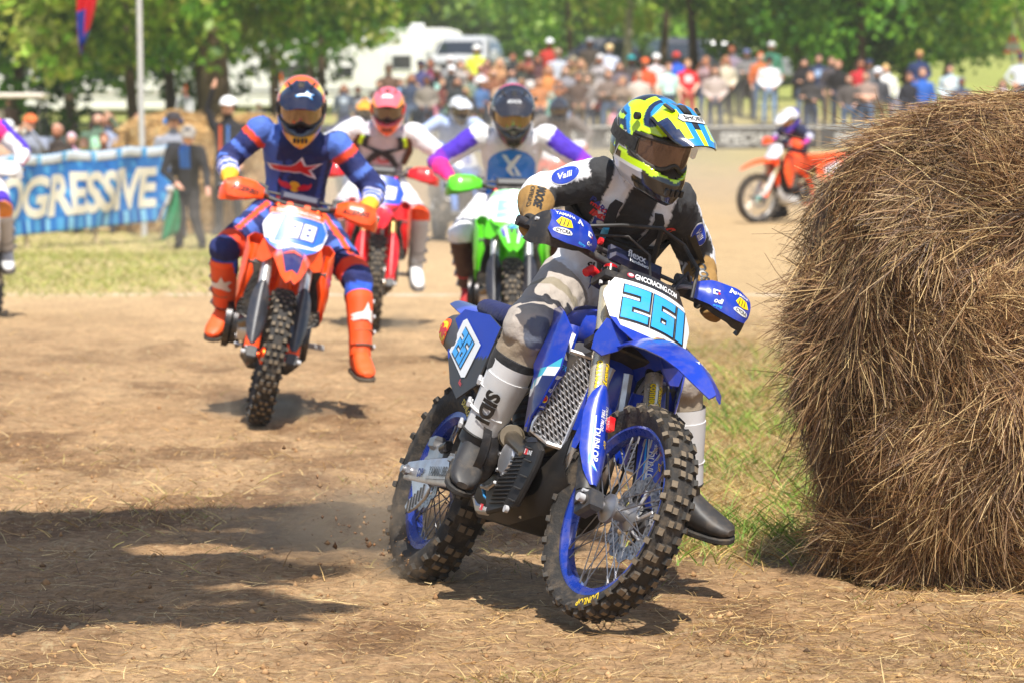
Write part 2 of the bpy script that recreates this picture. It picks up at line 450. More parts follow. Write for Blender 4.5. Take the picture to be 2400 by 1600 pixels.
def nz(sc, det, ro, sx=1, sy=1, rot=0):
    mp = N.new('ShaderNodeMapping'); mp.inputs['Scale'].default_value = (sx, sy, 1); mp.inputs['Rotation'].default_value = (0, 0, rot); L.new(tc.outputs['Object'], mp.inputs[0])
    n = N.new('ShaderNodeTexNoise'); n.inputs['Scale'].default_value = sc; n.inputs['Detail'].default_value = det; n.inputs['Roughness'].default_value = ro; L.new(mp.outputs[0], n.inputs['Vector']); return n
def rmp(n, a, b_, c, d):
    r = N.new('ShaderNodeMapRange'); 
    for k_, v_ in zip((1, 2, 3, 4), (a, b_, c, d)): r.inputs[k_].default_value = v_
    L.new(n.outputs[0], r.inputs[0]); return r
g1 = nz(26, 8, .75); g2 = nz(6, 6, .7); f1 = nz(30, 3, .6, 1, .22, .4); f2 = nz(34, 3, .6, .2, 1, -.3)
r1 = rmp(g1, .3, .7, .48, 1.5); r2 = rmp(g2, .3, .7, .8, 1.2)
mu = N.new('ShaderNodeMath'); mu.operation = 'MULTIPLY'; L.new(r1.outputs[0], mu.inputs[0]); L.new(r2.outputs[0], mu.inputs[1])
sc_ = N.new('ShaderNodeVectorMath'); sc_.operation = 'SCALE'; L.new(at.outputs['Color'], sc_.inputs[0]); L.new(mu.outputs[0], sc_.inputs['Scale'])
prev = sc_.outputs[0]
for f_, c_, lo_ in ((f1, (.52, .40, .22, 1), .60), (f2, (.50, .38, .21, 1), .60)):
    r_ = rmp(f_, lo_, lo_ + .12, 0, .65); mx = N.new('ShaderNodeMix'); mx.data_type = 'RGBA'; L.new(r_.outputs[0], mx.inputs['Factor']); L.new(prev, mx.inputs['A']); mx.inputs['B'].default_value = c_; prev = mx.outputs['Result']
L.new(prev, b.inputs['Base Color'])
bp = N.new('ShaderNodeBump'); bp.inputs['Strength'].default_value = .9; bp.inputs['Distance'].default_value = .02
ad = N.new('ShaderNodeMath'); L.new(g1.outputs[0], ad.inputs[0]); L.new(f1.outputs[0], ad.inputs[1]); L.new(ad.outputs[0], bp.inputs['Height']); L.new(bp.outputs[0], b.inputs['Normal'])
ground.data.materials[0] = m

# --- sky dome is the World; loose straw, clods, grass on the ground
def ribbons(P, D, Ln, Wd, Nn, C, bend=.2, seg=3, curl=None):
    """many thin blades: root P, direction D, length, width, facing Nn, colour; returns V,Q,C"""
    n = len(P); D = D / np.linalg.norm(D, axis=1, keepdims=True)
    S = np.cross(D, Nn); S /= np.maximum(np.linalg.norm(S, axis=1, keepdims=True), 1e-6)
    V = np.zeros((n, seg + 1, 2, 3)); bd = rng.normal(0, bend, (n, 3)) if curl is None else curl
    for k in range(seg + 1):
        t = k / seg; c = P + D * (Ln * t)[:, None] + bd * (Ln * t * t)[:, None]
        w = (Wd * (1 - .55 * t))[:, None] / 2
        V[:, k, 0] = c - S * w; V[:, k, 1] = c + S * w
    base = (np.arange(n) * (seg + 1) * 2)[:, None]
    Q = np.concatenate([np.stack([base[:, 0] + 2 * k, base[:, 0] + 2 * k + 1, base[:, 0] + 2 * k + 3, base[:, 0] + 2 * k + 2], 1) for k in range(seg)], 0)
    return V.reshape(-1, 3), Q, np.tile(C, (seg, 1))
def rcol(n, cols, j=.18):
    c = np.array(cols)[rng.integers(0, len(cols), n)]; return np.clip(c * (1 + rng.normal(0, j, (n, 1))), .005, .9)
STRAWS = [lin('#c9a76a'), lin('#b08a52'), lin('#8d6a3c'), lin('#d8bd85'), lin('#6d4e2c'), lin('#a48358')]

def strew(name, n, xr, yr, lr, wr, cols, keep=None, flat=.12, seg=2, z0=.004, kind='stuff', mat='straw', upw=None, label=None):
    y = 1 / rng.uniform(1 / yr[1], 1 / yr[0], n * 3); half = (y * .135)
    x = rng.uniform(-1, 1, n * 3) * half * xr
    if keep is not None: ok = rng.uniform(0, 1, n * 3) < keep(x, y); x, y = x[ok], y[ok]
    x, y = x[:n], y[:n]; n = len(x)
    a = rng.uniform(0, 2 * math.pi, n); P = np.stack([x, y, gz(x, y) + z0], 1)
    if upw is None: D = np.stack([np.cos(a), np.sin(a), rng.normal(flat * .3, flat, n)], 1); Nn = np.tile([0, 0, 1.], (n, 1)) + rng.normal(0, .3, (n, 3)); cu = rng.normal(0, .15, (n, 3)) * [1, 1, .3]
    else: D = np.stack([np.cos(a) * upw, np.sin(a) * upw, np.ones(n)], 1); Nn = np.stack([rng.normal(0, .5, n), -np.ones(n), np.zeros(n)], 1); cu = np.stack([np.cos(a) * .35, np.sin(a) * .35, -.15 * np.ones(n)], 1)
    l = rng.uniform(*lr, n) * rng.uniform(.5, 1, n); w = rng.uniform(*wr, n)
    V, Q, C = ribbons(P, D, l, w, Nn, rcol(n, cols), seg=seg, curl=cu)
    o = big_mesh(name, V, Q, C, mat); tag(o, label, None, None, kind); return o
strew('loose_straw', 36000, 1.15, (9.8, 21), (.03, .11), (.0016, .0032), STRAWS, keep=lambda x, y: np.clip(.25 + 1.0 * fbm(x * 1.4, y * .9, 61, 3) ** 2 + .5 * sstep(.3, 1.2, x) * (y < 13), 0, 1), label=None)
strew('long_straw', 900, 1.1, (9.8, 16), (.12, .30), (.002, .0038), STRAWS[:4], keep=lambda x, y: .2 + .8 * sstep(.3, 1.0, x) * (y < 13.2), flat=.06, seg=3)
GRN = [lin('#6f8f2c'), lin('#86a53a'), lin('#577a24'), lin('#a2a850'), lin('#b8a862')]
strew('grass', 16000, 1.2, (13.2, 26), (.05, .17), (.003, .007), GRN, keep=lambda x, y: grass_near(x, y) * np.clip(2.8 * fbm(x * 2.2, y * 1.3, 71, 3) - .95, 0.03, 1), upw=.55, mat='grassblade')
strew('dry_grass', 16000, 1.2, (13.2, 30), (.03, .12), (.0025, .005), STRAWS[:4] + [lin('#b9ab66')], keep=lambda x, y: grass_near(x, y) * .9 + .02, upw=1.2, mat='grassblade')
strew('field_grass', 13000, 1.15, (33, 60), (.04, .12), (.006, .012), [lin('#a8ac5c'), lin('#9aa04e'), lin('#c0b478'), lin('#b4a870'), lin('#8f9a48')], keep=grass_left, upw=.8, mat='grassblade')
strew('dry_stubble', 5000, 1.1, (10, 19), (.02, .06), (.002, .004), STRAWS + [lin('#8f8c44')], keep=lambda x, y: sstep(.5, .75, fbm(x * 2.2, y * 1.2, 81, 3)), upw=.9, mat='grassblade')
def clods(name, n, yr, keep):
    y = 1 / rng.uniform(1 / yr[1], 1 / yr[0], n * 3); x = rng.uniform(-1, 1, n * 3) * y * .14
    ok = rng.uniform(0, 1, n * 3) < keep(x, y); x, y = x[ok][:n], y[ok][:n]; n = len(x)
    r = .002 + .012 * rng.uniform(0, 1, n) ** 4
    O = np.array([[1, 0, 0], [-1, 0, 0], [0, 1, 0], [0, -1, 0], [0, 0, 1], [0, 0, -1.]]); T = np.array([[0, 2, 4], [2, 1, 4], [1, 3, 4], [3, 0, 4], [2, 0, 5], [1, 2, 5], [3, 1, 5], [0, 3, 5]])
    V = (np.stack([x, y, gz(x, y) + r * .3], 1)[:, None] + O[None] * (r[:, None] * rng.uniform(.6, 1.3, (n, 3)))[:, None] + rng.normal(0, .12, (n, 6, 3)) * r[:, None, None]).reshape(-1, 3)
    F = (np.arange(n)[:, None, None] * 6 + T[None]).reshape(-1, 3)
    o = big_mesh(name, V, F, np.repeat(rcol(n, [lin('#9a744c'), lin('#a9835a'), lin('#7a5a3a'), lin('#b08a60')]), 8, 0), 'rubber' if False else 'cloth_far'); tag(o, kind='stuff'); return o
clods('dirt_clods', 1900, (9.8, 24), lambda x, y: np.clip(fbm(x * 1.2, y * .8, 91, 3) ** 2 * 2 * (1 - grass_near(x, y)), 0, 1))

# --- hay bales
def bale(name, ctr, prof, ry, n, cols, label, seed, lr=(.08, .27), wr=(.0016, .0044), stray=260, group=None, front_bias=.75, tone=1.0, amp=.05, corec=('#3a2816', '#2c1d10')):
    root = empty(name, Matrix.Translation(Vector(ctr)), label, 'hay bale', group)
    Z = [p[0] for p in prof]; Rr = [p[1] for p in prof]; H = Z[-1]
    def surf(a, z):
        r = np.interp(z, Z, Rr); bx, by = np.cos(a), np.sin(a)
        d = amp * 2 * (fbm(a * 2.2 + seed, z * 2.6, seed, 3) - .5) + amp * .9 * (fbm(a * 7 + seed, z * 8, seed + 5, 2) - .5)
        r = r * (1 + d / max(Rr)); return np.stack([r * bx, r * by * ry, z + d * .5], -1)
    na, nz2 = 90, 44
    A_, Z_ = np.meshgrid(np.linspace(0, 2 * math.pi, na, endpoint=False), np.linspace(0, H, nz2) , indexing='ij')
    Vc = surf(A_, Z_) * [.965, .965, .985]; Vv = Vc.reshape(-1, 3)
    i_, j_ = np.meshgrid(np.arange(na), np.arange(nz2 - 1), indexing='ij')
    Qc = np.stack([i_ * nz2 + j_, (i_ + 1) % na * nz2 + j_, (i_ + 1) % na * nz2 + j_ + 1, i_ * nz2 + j_ + 1], -1).reshape(-1, 4)
    big_mesh('core', Vv, Qc, rcol(len(Qc), [lin(c_) for c_ in corec], .1) * tone, 'straw', root, smooth=True)
    a = np.where(rng.uniform(0, 1, n) < front_bias, rng.uniform(math.pi * 1.02, math.pi * 1.98, n), rng.uniform(0, 2 * math.pi, n))
    z = H * (1 - rng.uniform(0, 1, n) ** 1.15); z[rng.uniform(0, 1, n) < .02] *= .05
    P = surf(a, z); e = .01
    da = surf(a + e, z) - P; dz = surf(a, np.minimum(z + e, H)) - P + 1e-9
    da /= np.maximum(np.linalg.norm(da, axis=1, keepdims=True), 1e-6); dz = dz / np.maximum(np.linalg.norm(dz, axis=1, keepdims=True), 1e-6)
    Nn = np.cross(da, dz); Nn /= np.maximum(np.linalg.norm(Nn, axis=1, keepdims=True), 1e-6)
    th = 4.2 * (fbm(a * 2.4 + 3, z * 2.2, seed + 11, 3) - .5) * 2 + rng.normal(0, .55, n)
    ontop = sstep(H * .80, H * .97, z); th = th + ontop * rng.normal(0, 1.2, n)
    D = -dz * np.cos(th)[:, None] + da * np.sin(th)[:, None] + Nn * np.abs(rng.normal(.02, .12, n))[:, None]
    hz2 = rng.uniform(0, 2 * math.pi, n); D = np.where((z > H * .90)[:, None], np.stack([np.cos(hz2), np.sin(hz2), rng.normal(-.02, .10, n)], 1), D)
    l = rng.uniform(*lr, n) * rng.uniform(.45, 1, n); w = rng.uniform(*wr, n)
    depth = rng.uniform(-.03, .022, n); P = P + Nn * depth[:, None]
    C = rcol(n, cols, .2) * tone
    fac = Nn + rng.normal(0, .45, (n, 3))
    Vs, Qs, Cs = ribbons(P, D, l, w, fac, C, seg=3, curl=rng.normal(0, .16, (n, 3)) - [0, 0, .12])
    Vs[:, 2] = np.maximum(Vs[:, 2], .004)
    tag(big_mesh('strands', Vs, Qs, Cs, 'straw', root), kind='stuff')
    if stray:
        a = rng.uniform(math.pi * .85, math.pi * 1.9, stray); a[: stray // 2] = rng.uniform(math.pi * .85, math.pi * 1.15, stray // 2); z = H * rng.uniform(.05, 1, stray) ; P = surf(a, z)
        out = np.stack([np.cos(a), np.sin(a), .12 * (z / H) - .1], 1) + rng.normal(0, .45, (stray, 3))
        Vs, Qs, Cs = ribbons(P - out * .03, out, rng.uniform(.10, .36, stray) * rng.uniform(.4, 1, stray), rng.uniform(.0016, .003, stray), rng.normal(0, 1, (stray, 3)), rcol(stray, cols) * tone, seg=3, curl=rng.normal(0, .14, (stray, 3)) - [0, 0, .08])
        tag(big_mesh('stray_straws', Vs, Qs, Cs, 'straw', root), kind='stuff')
    return root
HAYC = [lin('#a38056'), lin('#886644'), lin('#6b4c2e'), lin('#bb9c6c'), lin('#503622'), lin('#926e4c'), lin('#7a5836'), lin('#d0b27c'), lin('#5f4228'), lin('#a08055')]
bale('hay_bale', (1.66, 13.5, 0), [(0, .56), (.08, .57), (.30, .61), (.45, .64), (.74, .668), (.93, .665), (1.13, .635), (1.32, .575), (1.44, .50), (1.52, .41), (1.57, .27), (1.60, .0)], 1.02, 120000, HAYC, 'big brown round hay bale beside the blue motorcycle', 5, stray=300, amp=.085)
PALE = [lin('#d6b378'), lin('#c29c60'), lin('#e0c48e'), lin('#a8834e')]
for k, (px, d, r, h, lab) in enumerate(((408, 58.0, .92, 1.78, 'pale round straw bale behind the flag pole and the marshals'), (590, 60.5, .92, 1.72, 'pale round straw bale behind the rider in blue and orange'), (500, 57.2, .55, .78, 'low flattened straw heap under the man with the raised arm'))):
    q = unproj(px, 300, d); zz = float(terrain(q[0], q[1])) - .02
    bale('straw_bale', (q[0], q[1], zz), [(0, r * .95), (h * .3, r * 1.0), (h * .6, r), (h * .85, r * .85), (h * .96, r * .5), (h, 0)], .9, 9000, PALE, lab, 15 + k, lr=(.1, .3), wr=(.007, .014), stray=0, corec=('#b08c56', '#9a7644'), group='pale straw bales at the edge of the course', amp=.07, tone=1.0)

# --- trees
def crown_mesh(name, n, seed, rx, rz, leaf, cols, nclump=60):
    r2 = np.random.default_rng(seed)
    u = r2.normal(0, 1, (nclump, 3)); u /= np.linalg.norm(u, axis=1, keepdims=True); cc = u * (r2.uniform(.35, 1, nclump) ** .5)[:, None] * [rx * .85, rx * .85, rz * .85]
    cr = r2.uniform(.14, .30, nclump) * rx; ct = r2.uniform(.5, 1.45, nclump)
    k = r2.integers(0, nclump, n); v = r2.normal(0, 1, (n, 3)); v /= np.linalg.norm(v, axis=1, keepdims=True)
    P = cc[k] + v * (cr[k] * r2.uniform(.4, 1.05, n) ** .7)[:, None] * [1, 1, .8]
    N_ = v * .6 + r2.normal(0, .6, (n, 3)) + [0, 0, .5]; N_ /= np.linalg.norm(N_, axis=1, keepdims=True)
    A = np.cross(N_, r2.normal(0, 1, (n, 3))); A /= np.maximum(np.linalg.norm(A, axis=1, keepdims=True), 1e-6); B = np.cross(N_, A)
    s = (leaf * r2.uniform(.6, 1.3, n))[:, None]
    V = np.stack([P - A * s, P + B * s * .55, P + A * s, P - B * s * .55], 1).reshape(-1, 3); Q = np.arange(n * 4).reshape(-1, 4)
    c = np.array(cols)[r2.integers(0, len(cols), n)] * ct[k][:, None] * r2.uniform(.8, 1.2, (n, 1))
    o = big_mesh(name, V, Q, np.clip(c, .005, .6), 'leaf'); me = o.data; bpy.data.objects.remove(o); return me
LEAF_A = [lin('#86ae38'), lin('#6a9a2e'), lin('#a4c44a'), lin('#507e22')]
LEAF_B = [lin('#a6c648'), lin('#b8d05a'), lin('#8bb43c'), lin('#c8d468')]
LEAF_C = [lin('#548226'), lin('#44741f'), lin('#6e9a30')]
CR = [crown_mesh('crown', 9000, 11, 4.2, 4.2, .15, LEAF_A, 80), crown_mesh('crown', 9000, 12, 4.0, 4.6, .15, LEAF_C, 70), crown_mesh('crown', 8000, 13, 4.4, 4.2, .17, LEAF_B, 70), crown_mesh('crown', 5000, 14, 5.2, 6.5, .28, LEAF_B, 60), crown_mesh('crown', 5200, 15, 5.0, 6.0, .28, LEAF_A, 60)]
def trunk_mesh(h, r, seed, forks=3, colr=lin('#5a4a36'), lean=.0):
    r2 = random.Random(seed); m = MB(); P = [V3(lean * t * h + .12 * math.sin(t * 5 + seed), .1 * math.cos(t * 4), h * t) for t in np.linspace(0, 1, 8)]
    m.tube(P, [r * 1.35] + [r * (1 - .62 * t) for t in np.linspace(.1, 1, 7)], colr, 9)
    for k in range(forks):
        b = P[3 + k % 4]; a = r2.uniform(0, 6.28); up = r2.uniform(.5, 1.2); L_ = h * r2.uniform(.25, .4)
        m.tube([b, b + V3(math.cos(a), math.sin(a), up) * L_ * .5, b + V3(math.cos(a) * 1.2, math.sin(a) * 1.2, up * 1.1) * L_], [r * .45, r * .3, r * .12], colr, 6)
    o = m.build('trunk', 'bark'); me = o.data; bpy.data.objects.remove(o); return me
def tree(px, d, cr, zb, sc, tr, th, label, group, dx=0, colr=lin('#5a4a36'), lean=0.0, rotz=None, name='tree', sq=1.0):
    q = unproj(px, 255, d); x, y = q[0], q[1]; z0 = float(terrain(x, y)) - .1
    root = empty(name, Matrix.Translation((x, y, z0)), label, 'tree', group)
    link('trunk', trunk_mesh(th, tr, int(px) + 3, 4, colr, lean), root)
    if cr is not None:
        c = link('crown', CR[cr], root); c.location = (dx, 0, zb); c.scale = (sc, sc, sc * sq); c.rotation_euler = (0, 0, rotz if rotz is not None else (px * .37) % 6.28)
    return root
GL = 'trees along the field edge'
tree(40, 96, 1, 4.6, 1.05, .15, 7, 'broad dark green tree furthest left, behind the blue banner', GL)
tree(170, 104, 0, 4.9, 1.05, .15, 7, 'leafy green tree over the white trailers at far left', GL)
tree(300, 92, 2, 4.7, 1.0, .14, 7, 'bright green tree just behind the pale flag pole', GL)
tree(395, 110, 1, 5.0, 1.1, .15, 8, 'dark green tree between the flag pole and the thick trunk', GL)
tree(495, 90, 0, 5.3, 1.0, .36, 9, 'tree with the thick brown trunk behind the man with the raised arm', GL, lean=.015)
tree(528, 92, None, 0, 1, .13, 9, 'slim pale trunk leaning close beside the thick brown trunk', GL, colr=lin('#a69c86'), lean=.02)
tree(470, 93, None, 0, 1, .16, 9, 'narrow brown trunk on the near left of the thick brown trunk', GL, lean=-.02)
tree(640, 108, 0, 5.4, 1.05, .14, 8, 'green tree above the helmet of the rider in blue', GL)
tree(745, 116, 2, 5.2, 1.05, .14, 8, 'yellow green tree with low twigs hanging over the white camper', GL)
tree(720, 128, 1, 5.7, 1.1, .14, 8, 'dark tree behind the yellow green tree with low twigs', GL)
GF = 'hazy trees far behind the crowd'
FT = ('behind the white camper by the pickup', 'rising over the roof unit of the white camper', 'between the camper roof and the silver pickup', 'behind the cab of the silver pickup', 'behind the man in the yellow vest', 'over the long haired people in tan and rust', 'behind the man in the red shirt on the bank', 'behind the man in the grey cap on the bank', 'behind the rider in blue', 'behind the pale flag pole', 'over the trailers beside the hanging flag', 'behind the low twigs above the camper', 'just right of the slim pale straight trunk', 'behind the straight dark brown trunk', 'behind the red haired man', 'behind the people in black', 'behind the dark trunk over the woman in white', 'behind the boy on shoulders', 'behind the rightmost full green tree', 'behind the small orange pennant', 'just beyond the right edge, past the pennant', 'at the very left edge behind the cart', 'right of the hanging flag', 'left of the thick brown trunk')
for k, (px, d, c) in enumerate(((820, 205, 4), (905, 215, 3), (985, 208, 3), (1065, 224, 3), (1140, 205, 4), (1215, 214, 3), (1290, 200, 4), (1370, 208, 3), (560, 200, 4), (330, 190, 4), (120, 186, 4), (690, 196, 4), (1500, 214, 3), (1610, 205, 4), (1740, 214, 4), (1880, 205, 4), (2010, 212, 4), (2140, 204, 4), (2260, 214, 3), (2370, 230, 3), (2460, 220, 3), (-40, 190, 4), (230, 205, 3), (440, 196, 4))):
    lm = FT[k]
    tree(px, d, c, 4.6, 1.0, .25, 6, 'far hazy tree ' + lm, GF, rotz=k * 1.3)
tree(1330, 150, 0, 5.2, 1.0, .14, 8, 'green tree behind the man in the white cap and red shirt', GL)
tree(1478, 124, 2, 5.7, .9, .14, 9, 'tree with the slim pale straight trunk behind the crowd', GL, colr=lin('#b3a78f'))
tree(1560, 132, 2, 5.3, 1.1, .14, 8, 'olive green tree between the pale trunk and the dark trunk', GL)
tree(1627, 116, 0, 5.9, .9, .15, 10, 'tree with the straight dark brown trunk right of the bright helmet', GL, colr=lin('#4c3c2c'))
tree(1760, 118, 0, 4.7, 1.0, .14, 8, 'bright leafy tree behind the man in the grey hooded top', GL)
tree(1880, 112, 0, 4.3, .95, .14, 7, 'dense green tree over the spectators in black', GL)
tree(2008, 110, 1, 4.8, 1.0, .14, 8, 'tree with the dark trunk above the woman in white', GL, colr=lin('#4c3c2c'))
tree(2060, 114, None, 0, 1, .12, 8, 'thin crooked trunk right of the dark trunk', GL, colr=lin('#6d5c46'), lean=.02)
tree(2130, 112, 0, 4.1, .95, .14, 7, 'bright green tree above the boy on shoulders', GL, colr=lin('#6d5c46'), lean=-.03)
tree(2215, 118, 0, 4.0, .85, .14, 7, 'rightmost full green tree, above the hay bale', GL)
# a shade tree that stands beside the photographer, its crown over the track
root = empty('shade_tree', Matrix.Translation((-4.6, 6.2, 0)), 'tall tree beside the near edge of the track', 'tree')
link('trunk', trunk_mesh(9, .3, 77, 4, lin('#5a4a36')), root)
SHC = crown_mesh('crown', 9000, 21, 2.0, 1.2, .12, LEAF_A, 46)
def shade(sx, sy, rx, ry, rot, h=7.4):      # a leafy bough h metres up, placed so that the sun throws it on sx, sy
    c = link('crown', SHC, root); k_ = h / math.tan(SUN_EL); c.location = (sx + k_ * math.sin(SUN_AZ) + 4.6, sy + k_ * math.cos(SUN_AZ) - 6.2, h); c.scale = (rx / 2, ry / 2, .5); c.rotation_euler = (0, 0, rot)
    m = MB(); p = c.location; m.tube([(0, 0, 5.0), (p.x * .5, p.y * .5, 6.6), (p.x, p.y, h)], [.12, .08, .03], lin('#5a4a36'), 7); m.build('bough', 'bark', root)
shade(-1.35, 14.9, 1.5, .75, .1); shade(-.30, 14.6, .9, .45, .0); shade(-2.3, 13.9, 1.0, .9, .3); shade(-1.0, 12.5, .60, .30, .1, 7.0); shade(-1.75, 12.35, .8, .30, 0, 7.0); shade(-1.95, 13.1, .7, .6, .4, 7.6); shade(-1.25, 13.45, .8, .42, .2, 8.2); shade(-2.1, 13.5, 1.25, 1.2, .5, 8.4); shade(-1.75, 12.2, .7, .25, .1, 8.0)

# --- vehicles behind the crowd
def wheel_simple(mb, c, r, w, ax): 
    mb.lathe([(r * .55, -w / 2), (r * .9, -w / 2), (r, -w * .35), (r, w * .35), (r * .9, w / 2), (r * .55, w / 2)], c, ax, (.03, .03, .03), 20); mb.lathe([(0, w * .3), (r * .5, w * .38), (r * .56, w * .5)], c, ax, SILV, 16); mb.lathe([(0, -w * .3), (r * .5, -w * .38), (r * .56, -w * .5)], c, ax, SILV, 16)
def camper(px, d, rz, L_, H_, label, zoff=0, stripe=lin('#c9b8a0')):
    q = unproj(px, 255, d); z = float(terrain(q[0], q[1])) + zoff
    root = empty('camper', Matrix.Translation((q[0], q[1], z)) @ Matrix.Rotation(rz, 4, 'Z'), label, 'camper', 'white campers parked under the trees')
    m = MB(); W_ = 2.4
    P = [(-L_ / 2, .55), (L_ / 2 - .25, .55), (L_ / 2, .9), (L_ / 2, H_ - .55), (L_ / 2 - .35, H_ - .1), (L_ / 2 - .8, H_), (-L_ / 2 + .2, H_), (-L_ / 2, H_ - .2)]
    m.prism(P, (0, 0, 0), (1, 0, 0), (0, 0, 1), W_, (.80, .79, .76), .05); b = m.build('body', 'paint', root)
    for x_, w_, h_ in ((-.6, .9, .30), (1.4, .5, .2)): m = MB(); m.box((x_, 0, H_ + h_ / 2), (w_, w_, h_), (.78, .78, .76), ch=.05); m.build('roof_unit', 'paint', root)
    for sd in (-1, 1):
        for x, w, h_ in ((-L_ * .30, .9, .5), (L_ * .08, 1.1, .55), (L_ * .33, .6, .4)):
            m = MB(); m.box((x, sd * (W_ / 2 + .012), 1.75), (w, .03, h_), (.02, .025, .03), ch=.008); f = m.build('window', 'glass', root)
            m = MB(); m.tube([(x - w / 2, sd * (W_ / 2 + .02), 1.75 - h_ / 2), (x + w / 2, sd * (W_ / 2 + .02), 1.75 - h_ / 2), (x + w / 2, sd * (W_ / 2 + .02), 1.75 + h_ / 2), (x - w / 2, sd * (W_ / 2 + .02), 1.75 + h_ / 2), (x - w / 2, sd * (W_ / 2 + .02), 1.75 - h_ / 2)], .03, (.6, .6, .6), 6); m.build('window_frame', 'satin', f)
        m = MB(); m.box((-L_ * .12, sd * (W_ / 2 + .015), 1.45), (.65, .035, 1.75), (.74, .73, .70), ch=.01); m.box((-L_ * .12 + .24, sd * (W_ / 2 + .04), 1.4), (.05, .04, .12), DGREY, ch=.008); m.build('door', 'paint', root)
        for z_, h_, k_ in ((1.12, .10, stripe), (.94, .05, lin('#7a746a'))): m = MB(); m.box((0, sd * (W_ / 2 + .008), z_), (L_ * .96, .02, h_), k_, ch=.004); m.build('stripe', 'paint', root)
    for x in (-.5, .45):
        for sd in (-1, 1):
            m = MB(); wheel_simple(m, V3(x, sd * 1.02, .36), .36, .22, (0, 1, 0)); m.build('wheel', 'satin', root)
    m = MB(); m.box((0, 0, .5), (L_ * .98, .9, .16), DGREY, ch=.02); m.tube([(L_ / 2, .4, .5), (L_ / 2 + 1.1, 0, .5), (L_ / 2, -.4, .5)], .05, DGREY, 8); m.build('chassis', 'satin', root)
camper(890, 148, 0.12, 6.4, 3.0, 'white camper with a roof unit left of the silver pickup', zoff=-.35)
camper(645, 140, -.1, 8.0, 2.9, 'white camper under the low twigs behind the rider in blue', zoff=-.35, stripe=lin('#8c8c90'))
camper(205, 132, .05, 7.5, 2.8, 'long white camper under the trees right of the cart roof', zoff=-.35, stripe=lin('#9a9486'))
camper(55, 138, -.2, 6.0, 2.7, 'white camper at far left behind the cart roof', zoff=-.35, stripe=lin('#8c8c90'))
camper(330, 140, .1, 6.5, 2.7, 'white camper directly behind the pale flag pole', zoff=-.35, stripe=lin('#70767c'))
def pickup(px, d, rz, col, label, group):
    q = unproj(px, 255, d); z = float(terrain(q[0], q[1]))
    root = empty('pickup_truck', Matrix.Translation((q[0], q[1], z)) @ Matrix.Rotation(rz, 4, 'Z'), label, 'pickup', group)
    m = MB(); P = [(-2.9, .55), (2.7, .5), (2.85, .8), (2.8, 1.12), (1.5, 1.22), (-2.9, 1.25)]
    m.prism(P, (0, 0, 0), (1, 0, 0), (0, 0, 1), 1.96, col, .07); b = m.build('body', 'paint', root)
    m = MB(); G = []
    for z_, x0, x1, w in ((1.2, -1.0, 1.45, .93), (1.45, -.98, 1.15, .90), (1.80, -.85, .72, .78), (1.92, -.65, .45, .70), (1.95, -.4, .2, .60)):
        G.append([V3(x, y, z_) for x, y in ((x0, -w), ((x0 + x1) / 2, -w * 1.03), (x1, -w * .92), (x1 + .06, 0), (x1, w * .92), ((x0 + x1) / 2, w * 1.03), (x0, w), (x0 - .03, 0))])
    m.loft(G, col); m.build('cab', 'paint', root)
    def pane(P):
        m = MB(); P = [np.array(p, float) for p in P]; c = np.mean(P, 0); n_ = nrm(np.cross(P[1] - P[0], P[3] - P[0])); e1 = nrm(P[1] - P[0]); e2 = np.cross(n_, e1); m.prism([(np.dot(p - c, e1), np.dot(p - c, e2)) for p in P], c, e1, e2, .02, (.02, .025, .03), .004); m.build('window', 'glass', root)
    pane([(1.34, -.76, 1.36), (1.34, .76, 1.36), (.88, .66, 1.76), (.88, -.66, 1.76)])
    pane([(-1.01, .74, 1.40), (-1.01, -.74, 1.40), (-.90, -.66, 1.76), (-.90, .66, 1.76)])
    for sd in (-1, 1):
        for x0, x1, t0, t1 in ((.20, 1.02, .18, .72), (-.82, .10, -.74, .08)): pane([(x0, sd * .945, 1.38), (x1, sd * .93, 1.38), (t1, sd * .83, 1.74), (t0, sd * .845, 1.74)])
        for x in (-1.75, 1.75):
            m = MB(); wheel_simple(m, V3(x, sd * .86, .40), .40, .26, (0, 1, 0)); m.build('wheel', 'satin', root)
        m = MB(); m.box((2.80, sd * .72, .93), (.08, .34, .2), (.12, .12, .12), ch=.02); m.build('headlight', 'glass', root)
        m = MB(); m.box((-2.91, sd * .86, 1.0), (.05, .14, .34), (.45, .02, .02), ch=.01); m.build('tail_light', 'glass', root)
        m = MB(); m.box((1.05, sd * 1.08, 1.35), (.12, .2, .26), col, ch=.03); m.build('mirror', 'paint', root)
    for nm_, c_, z_, k_ in (('grille', (2.86, 0, .88), (.06, 1.0, .30), DGREY), ('front_bumper', (2.90, 0, .58), (.12, 1.9, .2), SILV), ('rear_bumper', (-2.95, 0, .6), (.14, 1.9, .2), SILV), ('truck_bed', (-1.95, 0, 1.24), (1.7, 1.6, .04), DGREY)): m = MB(); m.box(c_, z_, k_, ch=.012); m.build(nm_, 'metal', root)
pickup(1098, 128, rad(-102), (.50, .51, .53), 'silver pickup facing the track behind the man in the yellow vest', 'pickups parked behind the crowd')
pickup(1425, 138, rad(170), (.10, .10, .11), 'dark grey pickup in the shade behind the straw hat', 'pickups parked behind the crowd')
pickup(1590, 142, rad(15), (.05, .055, .07), 'nearly black pickup in the shade behind the dark trunk', 'pickups parked behind the crowd')
pickup(1690, 150, rad(185), (.22, .23, .25), 'grey pickup right of the dark trunk under the trees', 'pickups parked behind the crowd')
